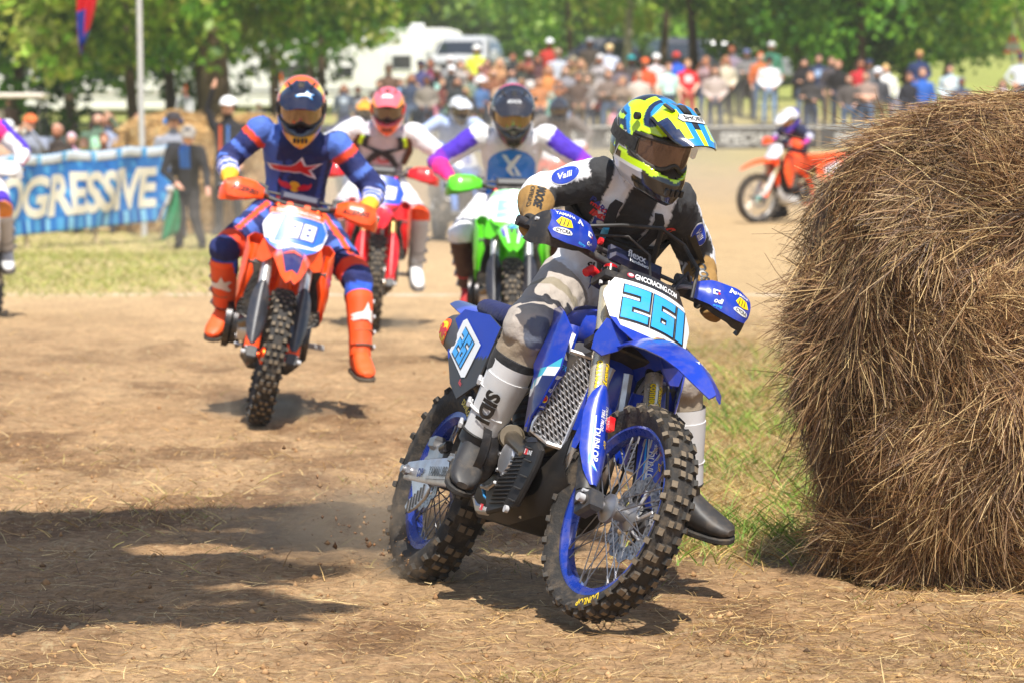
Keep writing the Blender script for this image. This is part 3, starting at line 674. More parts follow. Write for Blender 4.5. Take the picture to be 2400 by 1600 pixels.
def cart():
    q = unproj(30, 255, 78); z = float(terrain(q[0], q[1])); root = empty('golf_cart', Matrix.Translation((q[0], q[1], z)), 'golf cart with a flat cream roof at far left', 'golf cart')
    m = MB(); m.box((0, 0, 1.50), (1.35, 1.1, .09), (.74, .68, .58), ch=.03); m.build('roof', 'paint', root)
    for x in (-.6, .6):
        for y in (-.5, .5): m = MB(); m.tube([(x, y, .6), (x * .95, y, 1.48)], .022, DGREY, 8); m.build('roof_post', 'satin', root)
    m = MB(); m.box((0, 0, .48), (2.1, 1.15, .42), lin('#5a6270'), ch=.1); m.build('body', 'paint', root)
    m = MB(); m.box((0, 0, .80), (.6, 1.0, .16), (.6, .56, .48), ch=.05); m.build('seat', 'cloth', root); m = MB(); m.box((-.3, 0, 1.02), (.14, 1.0, .42), (.6, .56, .48), ch=.05); m.build('backrest', 'cloth', root)
    for x in (-.72, .72):
        for y in (-.52, .52): m = MB(); wheel_simple(m, V3(x, y, .23), .23, .18, (0, 1, 0)); m.build('wheel', 'satin', root)
cart()

# --- banners, barriers, poles
def ribbon_frame(A, B):
    A, B = np.array(A, float), np.array(B, float); L_ = np.linalg.norm(B - A); e = (B - A) / L_; return A, e, L_, nrm(np.cross(e, (0, 0, 1)))
def cloth_at(A, e, nv, u, z0, z1, v, amp=.05):
    z = z0 + (z1 - z0) * v
    w = amp * (1.25 * math.sin(u * 3.1 - v * 2.6) + .8 * math.sin(u * 5.3 + v * 4.1 + 1) + .5 * math.sin(u * 9.1 - v * 6)) * (1.15 - v) * (.35 + v)
    sag = -.035 * abs(math.sin(u * 2.55)) * v
    return A + e * u + nv * w + V3(0, 0, z + sag)
def progressive_banner():
    A = unproj(-110, 255, 49.6); B = unproj(396, 255, 53.6); A[2] = B[2] = 0
    A, e, L_, nv = ribbon_frame(A, B)
    root = empty('race_banner', Matrix.Translation(Vector(A)), 'blue cloth banner with big cream lettering on the left', 'banner')
    zA0, zA1, zB0, zB1 = -.10, .95, .07, 1.10
    O = np.zeros(3)
    def at(u, v, off=0):
        t = u / L_; p = cloth_at(O, e, nv, u, zA0 + (zB0 - zA0) * t, zA1 + (zB1 - zA1) * t, v, .045); return p + nv * off
    nu, nvv = 121, 29; G = np.array([[at(L_ * i / (nu - 1), j / (nvv - 1)) for j in range(nvv)] for i in range(nu)])
    b1, b2, b3, b4 = lin('#2e78c2'), lin('#55a6da'), lin('#2362ae'), lin('#86c4e4')
    def colf(i, j):
        u, v = i / (nu - 1), j / (nvv - 1)
        k = (int(u * 40) * 7 + int(v * 12) * 13) % 11
        if v < .17: return (b2, b3, b4, b1)[(int(u * 44) * 5) % 4]
        if v > .86: return b2 if k % 2 else b4
        return (b1, b2, b3, b1, b2)[(int(u * 30 + v * 9)) % 5] if k > 6 else b1
    m = MB(); m.sheet(G, .004, b1, colf=colf); cl = m.build('cloth', 'banner', root, smooth=180)
    cream = lin('#e6e0cc'); m = MB()
    V, F, sz = text_mesh('PROGRESSIVE', .035, .1, .94); W_ = 4.55 / sz[0] * L_ / 4.9; V2, F2 = subdiv(V * [W_ * 1.0, .57 / sz[1]], F, .06)
    P = np.array([at(np.clip(L_ * .475 + x, 0, L_), (y + .485) / 1.04, .010) for x, y in V2]); m.add(P, F2, cream)
    m.build('lettering', 'banner', root, smooth=180)
    m = MB()
    for k in range(8):
        u0 = L_ * (k + .09) / 8; u1 = L_ * (k + .91) / 8
        Gp = np.array([[at(u0 + (u1 - u0) * a, .875 + .115 * b_, .009) for b_ in np.linspace(0, 1, 4)] for a in np.linspace(0, 1, 9)]); m.sheet(Gp, .002, lin('#d4dbe0'))
    m.build('white_panel', 'banner', root, smooth=180)
    for k in range(4):
        u = L_ * (.02 + .32 * k); p = at(u, 0) - nv * .06
        z0 = float(terrain(A[0] + p[0], A[1] + p[1])) - .05
        m = MB(); m.tube([(p[0], p[1], z0), (p[0], p[1], 1.05)], .03, lin('#cbb894'), 8); m.build('stake', 'wood', root)
progressive_banner()
def barrier():
    D_ = 93.0; x0, x1 = -6.2, 12.5
    zt = float(terrain(2, D_)); root = empty('banner_barrier', Matrix.Translation((x0, D_, zt)), 'long low dark barrier printed with white lettering before the crowd', 'barrier')
    n = 7; w = (x1 - x0) / n
    for k in range(n):
        G = np.array([[V3(k * w + .03 + (w - .06) * i / 16, .05 * math.sin(i * .9 + k * 2) * (1 - j / 5), -.02 + .50 * j / 5 + .02 * math.sin(i * .4 + k)) for j in range(6)] for i in range(17)])
        m = MB(); m.sheet(G, .006, lin('#2c2824')); pnl = m.build('banner_panel', 'banner', root)
        m = MB(); bv = BVHTree.FromPolygons([Vector(p) for p in G.reshape(-1, 3)], [[i * 6 + j, (i + 1) * 6 + j, (i + 1) * 6 + j + 1, i * 6 + j + 1] for i in range(16) for j in range(5)])
        text_on(m, 'SPECIALIZED', V3(k * w + w * .5, -.3, .26), (1, 0, 0), (0, 0, 1), .26, (.62, .61, .58), bv, bold=.03, shear=.25, off=.01, maxw=2.0, sub=.1)
        poly_on(m, [(-.85, -.03), (.85, -.03), (.88, .03), (-.82, .03)], V3(k * w + w * .5, -.3, .09), (1, 0, 0), (0, 0, 1), (.4, .39, .37), bv, .01, .1)
        m.build('lettering', 'banner', pnl)
        m = MB(); m.tube([(k * w, .06, -.2), (k * w, .06, .72)], .025, lin('#b9a888'), 8); m.build('stake', 'wood', root)
    m = MB(); m.tube([(0, -.03, .51), (x1 - x0, -.03, .51)], .022, (.66, .66, .64), 6); m.build('top_tape', 'banner', root)
    D2 = 93.9; root = empty('fabric_fence', Matrix.Translation((-4.6, D2, float(terrain(2, D2)))), 'dark brown fabric fence at knee height of the front row', 'fence')
    w2 = 2.1
    for k in range(8):
        G = np.array([[V3(k * w2 + w2 * i / 8, .04 * math.sin(i + k), .05 + .50 * j / 4 - .03 * math.sin(math.pi * i / 8) * j / 4) for j in range(5)] for i in range(9)])
        m = MB(); m.sheet(G, .006, lin('#4a4038')); m.build('fabric_panel', 'banner', root)
        m = MB(); m.tube([(k * w2, .05, -.2), (k * w2, .05, .66)], .02, lin('#6d624c'), 8); m.build('post', 'wood', root)
    for zz in (.50,): m = MB(); m.tube([(0, -.05, zz), (w2 * 8, -.05, zz - .03)], .012, (.6, .6, .58), 5); m.build('rope', 'banner', root)
barrier()
def flagpole():
    q = unproj(337, 255, 55.5); z = float(terrain(q[0], q[1])); root = empty('flag_pole', Matrix.Translation((q[0], q[1], z)), 'tall pale grey pole behind the blue banner', 'pole')
    m = MB(); m.tube([(0, 0, 0), (-.04, 0, 2), (-.08, 0, 5.2)], [.045, .042, .036], (.5, .5, .48), 12); m.build('pole', 'satin', root)
    m = MB(); m.tube([(-.07, 0, 4.75), (-1.3, 0, 4.75)], .02, (.5, .5, .48), 8); m.build('arm', 'satin', root)
    r2 = empty('flag', Matrix.Translation((q[0] - .78, q[1], z + 4.74)), 'red flag with a blue lower corner hanging at top left', 'flag')
    rows = 12; G = np.zeros((rows, 9, 3))
    for i in range(rows):
        t = i / (rows - 1); zb = -2.12 * t; wl = np.interp(t, [0, .5, .8, 1], [.45, .32, .20, .06]); xc = .0 + .10 * (1 - t) - .06 * t
        for j in range(9): u = -1 + j / 4; G[i, j] = V3(xc + wl * u * .6 + .06 * (1 - t), .08 * math.sin(u * 4 + t * 3), zb + .10 * u * t)
    m = MB(); m.sheet(G, .004, RED, colf=lambda i, j: lin('#1c3f9c') if (i > 9 or (j < 3 and i > 7)) else lin('#c00e1a')); m.build('flag_cloth', 'banner', r2, smooth=180)
flagpole()
def marker():
    q = unproj(2374, 255, 118); z = float(terrain(q[0], q[1])); root = empty('marker_flag', Matrix.Translation((q[0], q[1], z)), 'small orange and white pennant on a thin pole at top right', 'flag')
    m = MB(); m.tube([(0, 0, 0), (0, 0, 4.2)], .03, (.6, .6, .58), 8); m.build('pole', 'satin', root)
    zt = 1.57 + (255 - 82) * 118 / FPX - z
    G = np.array([[V3((-.06 + .12 * u) * 1 + (-.22 + .44 * u) * t, .05 * math.sin(u * 5), zt - .55 * t) for u in np.linspace(0, 1, 6)] for t in np.linspace(0, 1, 8)])
    m = MB(); m.sheet(G, .005, ORANGE, colf=lambda i, j: ORANGE if i in (0, 1, 2, 6) else (.72, .66, .62)); m.build('pennant', 'banner', root)
marker()
# ------------------------------------------------------------------ off-road motorcycles (x forward, y left, z up, origin on the ground under the engine)
RAKE = rad(26.5)
NH = V3(math.cos(RAKE), 0, math.sin(RAKE)); UH = V3(-math.sin(RAKE), 0, math.cos(RAKE))
AX = V3(.74, 0, .345); SO = AX - .055 * NH; RAX = V3(-.74, 0, .345)
def sp(n, y, u): return SO + n * NH + u * UH + V3(0, y, 0)

def tyre_prof(rimR, R, hw):
    return [(rimR - .004, .027), (rimR + .006, .031), (rimR + .028, hw * .93), (rimR + .045, hw), (R - .034, hw * .97), (R - .019, hw * .80), (R - .013, hw * .42), (R - .012, 0)]
def make_wheel(root, name, C, rimR, R, hw, s, xf, rear=False, hero=False):
    yx = V3(0, 1, 0)
    hubc = s.get('hub', (.34, .34, .35))
    h = MB()
    h.lathe([(.012, -.095), (.014, -.062), (.022, -.06), (.030, -.052), (.046, -.045), (.047, -.036), (.040, -.033), (.024, -.022), (.024, .022), (.040, .033), (.047, .036), (.046, .045), (.030, .052), (.022, .06), (.014, .062), (.012, .095)], C, yx, hubc, 28)
    hub = h.build(name, 'metal', root, xf)
    half = tyre_prof(rimR, R, hw); prof = half + [(r, -y) for r, y in half[-2::-1]]
    nst = 56 if not rear else 44
    t = MB(); t.lathe([(r, y) for r, y in prof], C, yx, (0.014, 0.0138, 0.0135), 84)
    ks = [(.019 if not rear else .024, .021 if not rear else .027, .015), (.021, .023 if not rear else .028, .016), (.020, .019, .015)]
    tip = (0.155, 0.12, 0.08)
    def knob(mb, lat, w, l, hgt, ang=0.0, lift=0.0):
        # frustum standing on the tread at lateral place lat, round the axle by ang
        rr = np.interp(abs(lat), [0, hw * .42, hw * .80, hw * .97], [R - .012, R - .013, R - .019, R - .034]) - .003
        tilt = np.interp(abs(lat), [0, hw * .42, hw * .80, hw * .97], [0, .1, .55, 1.1]) * (1 if lat >= 0 else -1)
        up = V3(0, math.sin(tilt), math.cos(tilt)); sd = V3(0, math.cos(tilt), -math.sin(tilt)); fw = V3(1, 0, 0)
        b = V3(0, lat, rr); pts = []
        for k, z in ((1.12, 0), (.88, hgt)):
            for a_, b_ in ((-1, -1), (1, -1), (1, 1), (-1, 1)):
                pts.append(b + fw * a_ * l / 2 * k + sd * b_ * w / 2 * k + up * z)
        M = np.array(Matrix.Rotation(ang, 4, 'Y'))[:3, :3]
        P = np.array(pts) @ M.T + (C if ang or not hero else 0)
        if hero: P = np.array(pts)
        mb.add(P, [[4, 5, 6, 7], [0, 1, 5, 4], [1, 2, 6, 5], [2, 3, 7, 6], [3, 0, 4, 7]], [tip] + [(0.03, 0.029, 0.027)] * 4)
    rows = []
    for i in range(nst):
        a = 2 * math.pi * i / nst
        if i % 2 == 0: rows += [(a, hw * .24, 0), (a, -hw * .24, 0), (a, hw * .90, 2), (a, -hw * .90, 2)]
        else: rows += [(a, hw * .60, 1), (a, -hw * .60, 1)] + ([(a, 0, 0)] if i % 4 == 1 else [])
    if not hero:
        for a, lat, k in rows: knob(t, lat, *ks[k], a)
    ty = t.build('tyre', 'rubber', hub, xf)
    if hero:
        protos = {}
        for a, lat, k in rows:
            key = (k, lat > 0)
            if key not in protos:
                m = MB(); knob(m, lat, *ks[k]); o = m.build('knob', 'rubber', hub, None, smooth=0); protos[key] = o.data
            else: o = link('knob', protos[key], hub)
            o.matrix_local = Matrix(xf if xf is not None else np.eye(4)) @ Matrix.Translation(Vector(C)) @ Matrix.Rotation(a + random.uniform(-.012, .012), 4, 'Y')
    rc = s['rim']
    r = MB()
    hwid = .026 if not rear else .031
    r.lathe([(rimR + .007, hwid), (rimR + .007, hwid - .004), (rimR - .010, hwid - .009), (rimR - .026, hwid * .45), (rimR - .026, -hwid * .45), (rimR - .010, -hwid + .009), (rimR + .007, -hwid + .004), (rimR + .007, -hwid), (rimR - .012, -hwid), (rimR - .018, -hwid * .8), (rimR - .031, -hwid * .45), (rimR - .033, 0), (rimR - .031, hwid * .45), (rimR - .018, hwid * .8), (rimR - .012, hwid)], C, yx, rc, 72, closed=True)
    r.build('rim', 'rim_paint', hub, xf)
    spc = s.get('spoke', STEEL)
    ns = 36; prot = {}
    all_s = MB()
    for i in range(ns):
        sd = 1 if i % 2 else -1; ld = 1 if (i // 2) % 2 else -1
        m = MB() if hero else all_s
        a = 2 * math.pi * i / ns
        def at(rad_, y, ang): return V3(rad_ * math.sin(ang), y, rad_ * math.cos(ang))
        p0 = at(.043, sd * .036, -ld * .30); p1 = at(rimR - .034, sd * .010, ld * .10); p2 = at(rimR - .058, sd * .012, ld * .10 - ld * .02)
        Ry = np.array(Matrix.Rotation(a, 4, 'Y'))[:3, :3]
        if hero:
            if (sd, ld) not in prot:
                m.tube([p0, p1], .0021, spc, 6); m.tube([p2, p1], .0036, spc, 6)
                o = m.build('spoke', 'metal', hub, None); prot[(sd, ld)] = o.data
            else: o = link('spoke', prot[(sd, ld)], hub)
            o.matrix_local = Matrix(xf if xf is not None else np.eye(4)) @ Matrix.Translation(Vector(C)) @ Matrix.Rotation(a, 4, 'Y')
        else: m.tube([Ry @ p0 + C, Ry @ p1 + C], .0025, spc, 4)
    if not hero: tag(all_s.build('spokes', 'metal', hub, xf), kind='stuff')
    # wave brake disc
    d = MB(); side = .060 if not rear else -.062
    r0, r1 = (.088, .134) if not rear else (.076, .112)
    na, nr = 96, 6
    G = np.zeros((na + 1, nr + 1, 3))
    for i in range(na + 1):
        t_ = 2 * math.pi * i / na
        for j in range(nr + 1):
            f = j / nr; wv = .006 * math.cos(t_ * 12)
            rr = r0 + (r1 - r0) * f + wv * (1 if f > .9 else (0.6 if f < .1 else 0))
            G[i, j] = C + V3(rr * math.cos(t_), side, rr * math.sin(t_))
    d.sheet(G, .004, (.42, .42, .43), colf=lambda i, j: None if (j in (1, 2, 4) and (i + j * 2) % 4 == 0) else (.42, .42, .43))
    for k in range(6):
        t_ = 2 * math.pi * k / 6
        d.tube([C + V3(.04 * math.cos(t_), side * .8, .04 * math.sin(t_)), C + V3((r0 + .006) * math.cos(t_ + .35), side, (r0 + .006) * math.sin(t_ + .35))], .006, SILV, 6)
    d.build('brake_disc', 'metal', hub, xf)
    return hub

mk('rim_paint', 0.25, metal=0.35, coat=0.5, var=0.05, dust=0.2)

def make_bike(s):
    """s: colours, pose, numbers -> the Empty of one motorcycle"""
    hero = s.get('hero', False)
    root = empty('motorcycle', s['M'], s['label'], 'motorcycle', s.get('group'))
    ST = np.array(rot_about(UH, s['steer'], SO))
    mc, ac, dk = s['main'], s.get('accent', s['main']), s.get('dark', BLACK)
    make_wheel(root, 'front_wheel', AX, .276, .345, .051, s, ST, False, hero)
    make_wheel(root, 'rear_wheel', RAX, .236, .345, .060, s, None, True, hero)
    # --- fork legs, guards
    for sd in (-1, 1):
        y = sd * .102
        m = MB()
        m.tube([sp(.022, y, .30), sp(.022, y, .53)], .0285, s.get('fork', GOLD), 20)
        m.tube([sp(.022, y, .53), sp(.022, y, .60)], .0305, BLACK, 20)
        m.tube([sp(.022, y, .60), sp(.022, y, .76)], .0265, s.get('fork', GOLD), 20)
        m.tube([sp(.022, y, .76), sp(.022, y, .825)], .030, BLACK, 20)
        m.tube([sp(.022, y, .02), sp(.022, y, .31)], .024, STEEL, 16)
        m.tube([sp(.022, y, .285), sp(.022, y, .305)], .0315, DGREY, 20)
        m.tube([sp(.022, y, .825), sp(.022, y, .84)], .022, s.get('cap', RED), 14)
        leg = m.build('fork_leg', 'fork_metal', root, ST)
        m = MB()
        m.tube([sp(.022, y, .0), sp(.022, y, .075)], .034, DGREY, 14)
        m.box(sp(.042, y, -.002), (.085, .048, .07), DGREY, NH, (0, 1, 0), .010)
        m.tube([sp(.055, y - .03, 0), sp(.055, y + .03, 0)], .017, DGREY, 14)
        m.tube([sp(.055, y + sd * .024, 0), sp(.055, y + sd * .05, 0)], .013, STEEL, 12)
        for q in (.02, .06): m.tube([sp(.05, y + sd * .01, q - .03), sp(.05, y + sd * .033, q - .03)], .006, STEEL, 8)
        m.build('axle_lug', 'satin', leg, ST)
        m = MB(); nu, nv = 15, 9; G = np.zeros((nu, nv, 3))
        for i in range(nu):
            u = .05 + .345 * i / (nu - 1)
            w = np.interp(u, [.05, .09, .17, .30, .36, .395], [.010, .030, .047, .047, .036, .012])
            for j in range(nv):
                t_ = -1 + 2 * j / (nv - 1)
                G[i, j] = sp(.066 - .026 * abs(t_) ** 2.2 * (w / .04), y + w * t_ + sd * .004, u)
        G2 = G.copy()
        m.sheet(G, .005, s.get('guard', mc)); m.build('fork_guard', 'gloss', leg, ST)
        m = MB(); Gb = np.zeros((nu, 7, 3))
        for i in range(nu):
            u = .04 + .26 * i / (nu - 1)
            for j in range(7):
                a = rad(-100 + 200 * j / 6)
                Gb[i, j] = sp(.022 + .036 * math.cos(a), y + sd * .0 + .037 * math.sin(a), u)
        m.sheet(Gb, .004, dk if hero else s.get('guard2', mc)); m.build('fork_shield', 'satin', leg, ST)
        if hero:
            bv = bvh_of(bpy.data.objects[leg.children[1].name])
            m = MB(); Y = -V3(0, 1, 0)
            ex = -UH; ey = V3(0, 1, 0) * 1.0
            # words run down the leg
            ez = NH
            ex = UH * -1; ey = np.cross(ez, ex)
            def tx(t_, u, yo, h, c, **k): text_on(m, t_, sp(.08, y + yo, u) + 0 * ez, ex, ey, h, c, None if False else BVHTree.FromPolygons([Vector(p) for p in G2.reshape(-1, 3)], [[i * nv + j, (i + 1) * nv + j, (i + 1) * nv + j + 1, i * nv + j + 1] for i in range(nu - 1) for j in range(nv - 1)]), off=.004, **k)
            sgn = 1
            tx('DUNLOP', .185, -.013, .021, WHITE, bold=.02)
            tx('TRAMO', .30, .016, .013, WHITE, bold=.02, shear=.2)
            tx('TIRE PROS', .275, .000, .012, WHITE, bold=.02, shear=.2)
            tx('DP', .20, .022, .014, YEL, bold=.02)
            for k_ in (0, 1):
                P = [(-.115, -.030 + k_ * .006), (.05, -.030 + k_ * .006), (.075, -.004 + k_ * .005), (.058, -.010), (.04, -.024 + k_ * .006), (-.115, -.027 + k_ * .006)]
                poly_on(m, P, sp(.08, y, .17), ex, ey, CYAN if k_ == 0 else WHITE, BVHTree.FromPolygons([Vector(p) for p in G2.reshape(-1, 3)], [[i * nv + j, (i + 1) * nv + j, (i + 1) * nv + j + 1, i * nv + j + 1] for i in range(nu - 1) for j in range(nv - 1)]), .004)
            m.build('lettering', 'decal', leg, ST)
            m = MB()
            pts = []
            for q in range(13):
                for w_ in range(7): pts.append(sp(.022 + .0287 * math.cos(rad(-60 + 20 * w_)), y + .0287 * math.sin(rad(-60 + 20 * w_)), .31 + .215 * q / 12))
            bf = BVHTree.FromPolygons([Vector(p) for p in pts], [[q * 7 + w_, (q + 1) * 7 + w_, (q + 1) * 7 + w_ + 1, q * 7 + w_ + 1] for q in range(12) for w_ in range(6)])
            text_on(m, 'Factory', sp(.06, y + .009, .445), ex, ey, .024, YEL, bf, bold=.03, off=.001, outline=(BLACK, .04))
            text_on(m, 'connection', sp(.06, y - .014, .425), ex, ey, .020, YEL, bf, bold=.03, off=.001, outline=(BLACK, .04))
            m.build('sticker', 'decal', leg, ST)
            m = MB(); m.box(sp(.085, y + .02, .262), (.02, .016, .05), RED, (0, 1, 0), NH, .004); m.tube([sp(.085, y + .012, .235), sp(.085, y + .03, .285)], .007, RED, 8)
            m.build('hose_clamp', 'gloss', leg, ST)
    # --- triple clamps, bar
    m = MB()
    for u in (.570, .792):
        m.prism([(-.035, -.14), (.045, -.14), (.055, -.07), (.035, -.05), (.035, .05), (.055, .07), (.045, .14), (-.035, .14), (-.05, .04), (-.05, -.04)], sp(.01, 0, u), NH, (0, 1, 0), .034, s.get('clamp', BLACK), .006)
    m.tube([sp(0, 0, .57), sp(0, 0, .80)], .03, DGREY, 16)
    m.tube([sp(.022, -.13, .765), sp(.022, -.13, .80)], .008, STEEL, 8)
    m.build('triple_clamp', 'satin', root, ST)
    m = MB(); bp_ = [sp(-.045, -.40, .905), sp(-.03, -.24, .905), sp(-.012, -.12, .875), sp(-.01, -.05, .868), sp(-.01, .05, .868), sp(-.012, .12, .875), sp(-.03, .24, .905), sp(-.045, .40, .905)]
    m.tube(bp_, .0135, DGREY, 12)
    for sd in (-1, 1): m.box(sp(-.008, sd * .045, .838), (.045, .03, .075), s.get('clamp', BLACK), NH, (0, 1, 0), .006)
    bar = m.build('handlebar', 'satin', root, ST)
    for sd in (-1, 1):
        m = MB(); m.tube([sp(-.036, sd * .285, .905), sp(-.045, sd * .42, .905)], [.0175, .017], (.05, .05, .055) if not hero else (.02, .02, .025), 14)
        m.lathe([(.017, 0), (.028, .0), (.028, .006), (.017, .006)], sp(-.036, sd * .280, .905), V3(0, sd, 0), BLACK, 16)
        m.build('grip', 'rubber', bar, ST)
        m = MB(); m.tube([sp(.0, sd * .20, .902), sp(.035, sd * .25, .895), sp(.05, sd * .33, .885), sp(.045, sd * .41, .875)], [.010, .007, .0065, .006], STEEL, 8)
        m.box(sp(-.012, sd * .195, .905), (.05, .045, .04), DGREY, NH, (0, 1, 0), .008)
        m.tube([sp(-.01, sd * .17, .93), sp(-.01, sd * .22, .94)], .016, DGREY, 10)
        m.build('lever', 'satin', bar, ST)
    m = MB(); m.box(sp(-.002, 0, .905), (.20, .055, .045), s.get('pad', NAVY), (0, 1, 0), UH, .014)
    m.tube([sp(-.015, -.17, .915), sp(-.015, .17, .915)], .007, DGREY, 8)
    pad = m.build('bar_pad', 'satin', root, ST)
    if hero:
        m = MB(); bv = None
        text_on(m, 'flexx', sp(.027, -.012, .915), (0, 1, 0), UH, .026, SILV, bold=.02)
        text_on(m, 'Handlebars', sp(.027, .0, .893), (0, 1, 0), UH, .012, WHITE, bold=.02)
        m.build('lettering', 'decal', pad, ST)
        # cables and hoses
        m = MB()
        m.tube([sp(.02, -.24, .93), sp(.09, -.12, .955), sp(.10, .02, 1.0), sp(.09, .12, .985), sp(.12, .16, .9), sp(.13, .14, .78)], .0065, BLACK, 8)
        m.tube([sp(.02, -.19, .92), sp(.07, -.08, .94), sp(.08, .0, .90), sp(.06, .03, .80)], .0045, BLACK, 8)
        m.tube([sp(.02, .20, .92), sp(.08, .15, .90), sp(.09, .1, .82), sp(.05, .08, .7), sp(.06, .13, .5), sp(.05, .15, .25), sp(.03, .13, .02), sp(.0, .08, -.08)], .0055, BLACK, 8)
        m.tube([sp(.0, -.14, .93), sp(.0, -.13, .93)], .012, RED, 8)
        m.tube([sp(-.02, -.165, .81), sp(-.02, -.145, .83), sp(-.03, -.12, .83)], [.014, .016, .014], RED, 10)
        m.build('control_cable', 'satin', bar, ST)
    # --- hand guards
    for sd in (-1, 1):
        gc = s.get('hguard', mc); go = s.get('hguard_back', BLACK)
        m = MB(); nu, nv = 31, 9; G = np.zeros((nu, nv, 3))
        for i in range(nu):
            t_ = i / (nu - 1); y = .185 + .225 * t_
            top = np.interp(t_, [0, .12, .45, .75, .9, .96, 1], [.893, .902, .916, .916, .908, .898, .876])
            bot = np.interp(t_, [0, .12, .4, .7, .88, .96, 1], [.858, .84, .81, .788, .790, .80, .828])
            nn = np.interp(t_, [0, .2, .6, .85, .95, 1], [.045, .085, .105, .095, .06, .02])
            for j in range(nv):
                v = j / (nv - 1)
                G[i, j] = sp(nn - .035 * (2 * v - 1) ** 2, sd * y, bot + (top - bot) * v)
        m.sheet(G, .005, go); hg = m.build('hand_guard', 'satin' if hero else 'gloss', root, ST)
        m = MB(); nu2, nv2 = 13, 7; H = np.zeros((nu2, nv2, 3))
        for i in range(nu2):
            t_ = i / (nu2 - 1); y = .19 + .196 * t_
            top = np.interp(t_, [0, .3, .8, 1], [.895, .908, .905, .895]); bot = np.interp(t_, [0, .3, .7, .95, 1], [.845, .815, .795, .805, .83])
            nn = np.interp(t_, [0, .25, .7, 1], [.06, .098, .114, .098])
            for j in range(nv2):
                v = j / (nv2 - 1); H[i, j] = sp(nn - .012 * (2 * v - 1) ** 2, sd * y, bot + (top - bot) * v)
        m.sheet(H, .008, gc); m.build('guard_shield', 'gloss', hg, ST)
        m = MB(); m.tube([sp(-.02, sd * .16, .893), sp(.03, sd * .17, .88), sp(.075, sd * .22, .872)], .008, s.get('mount', SILV), 8); m.build('guard_mount', 'metal', hg, ST)
        tm = MB()
        bvg = BVHTree.FromPolygons([Vector(p) for p in H.reshape(-1, 3)], [[i * nv2 + j, (i + 1) * nv2 + j, (i + 1) * nv2 + j + 1, i * nv2 + j + 1] for i in range(nu2 - 1) for j in range(nv2 - 1)])
        ex, ey = V3(0, 1, 0), UH
        def T(t_, y, u, h, c, **k): text_on(tm, t_, sp(.12, y, u), ex, ey, h, c, bvg, off=.006, **k)
        if hero:
            if sd < 0: T('YAMAHA', -.34, .888, .012, WHITE); T('odi', -.232, .835, .017, WHITE, shear=.2, bold=.03); T('enge', -.265, .815, .012, CYAN, shear=.2)
            else: T('YAMAHA', .345, .885, .011, WHITE); T('odi', .262, .835, .017, WHITE, shear=.2, bold=.03); T('enge', .262, .815, .012, CYAN, shear=.2)
            yc = -.345 if sd < 0 else .345
            poly_on(tm, [(-.028, .0), (-.012, .022), (.02, .018), (.03, -.006), (.01, -.012), (-.012, -.012)], sp(.12, yc, .853), ex, ey, YEL, bvg, .006, .02)
            for k_ in range(3): poly_on(tm, [(-.018 + .012 * k_, -.008), (-.012 + .012 * k_, .016), (-.010 + .012 * k_, .016), (-.014 + .012 * k_, -.008)], sp(.12, yc, .853), ex, ey, BLACK, bvg, .0075, .02)
            poly_on(tm, ell(0, 0, .032, .010), sp(.12, yc, .826), ex, ey, WHITE, bvg, .006, .02)
            text_on(tm, 'CYCRA', sp(.12, yc, .826), ex, ey, .011, BLACK, bvg, off=.0075)
            yo = -.285 if sd < 0 else .305
            poly_on(tm, [(-.012, -.012), (.0, .012), (.014, -.012), (.006, -.012), (.0, -.002), (-.004, -.012)], sp(.12, yo, .888), ex, ey, WHITE, bvg, .006, .02)
            yq = -.238 if sd < 0 else .25
            poly_on(tm, [(-.012, -.009), (-.012, .009), (.012, .009), (.012, .004), (-.005, .004), (-.005, -.004), (.004, -.004), (.004, -.009)], sp(.12, yq, .862), ex, ey, WHITE, bvg, .006, .02)
            poly_on(tm, ell(.009, -.003, .004, .004, 10), sp(.12, yq, .862), ex, ey, RED, bvg, .006, .02)
        elif s.get('gtext'): T(s['gtext'], sd * .285, .845, .028, BLACK, shear=.2, bold=.03)
        if tm.F: tm.build('lettering', 'decal', hg, ST)
    # --- number plate
    m = MB(); nu, nv = 17, 15; G = np.zeros((nu, nv, 3)); US = [.545, .56, .575, .59, .605, .62, .64, .66, .68, .70, .72, .735, .745, .755, .770, .785, .80]
    wid = lambda u: np.interp(u, [.545, .575, .605, .69, .735, .80], [.055, .115, .145, .168, .145, .105])
    npos = lambda y, u: .150 - .030 * (u - .56) / .24 - 1.5 * y * y
    for i, u in enumerate(US):
        for j in range(nv):
            y = wid(u) * (-1 + 2 * j / (nv - 1)); G[i, j] = sp(npos(y, u), y, u - (.02 * (1 - (y / .15) ** 2) if u < .6 else 0))
    pc, pb, pt = s['plate'], s.get('plate_low', mc), s.get('plate_top', s['plate'])
    m.sheet(G, .004, mc, colf=lambda i, j: pt if US[i] >= .755 else (pc if US[i] >= (.575 + .018 * (j - 7) ** 2 / 49 * 1.0) else pb))
    npl = m.build('number_plate', 'gloss', root, ST)
    bvp = BVHTree.FromPolygons([Vector(p) for p in G.reshape(-1, 3)], [[i * nv + j, (i + 1) * nv + j, (i + 1) * nv + j + 1, i * nv + j + 1] for i in range(nu - 1) for j in range(nv - 1)])
    m = MB()
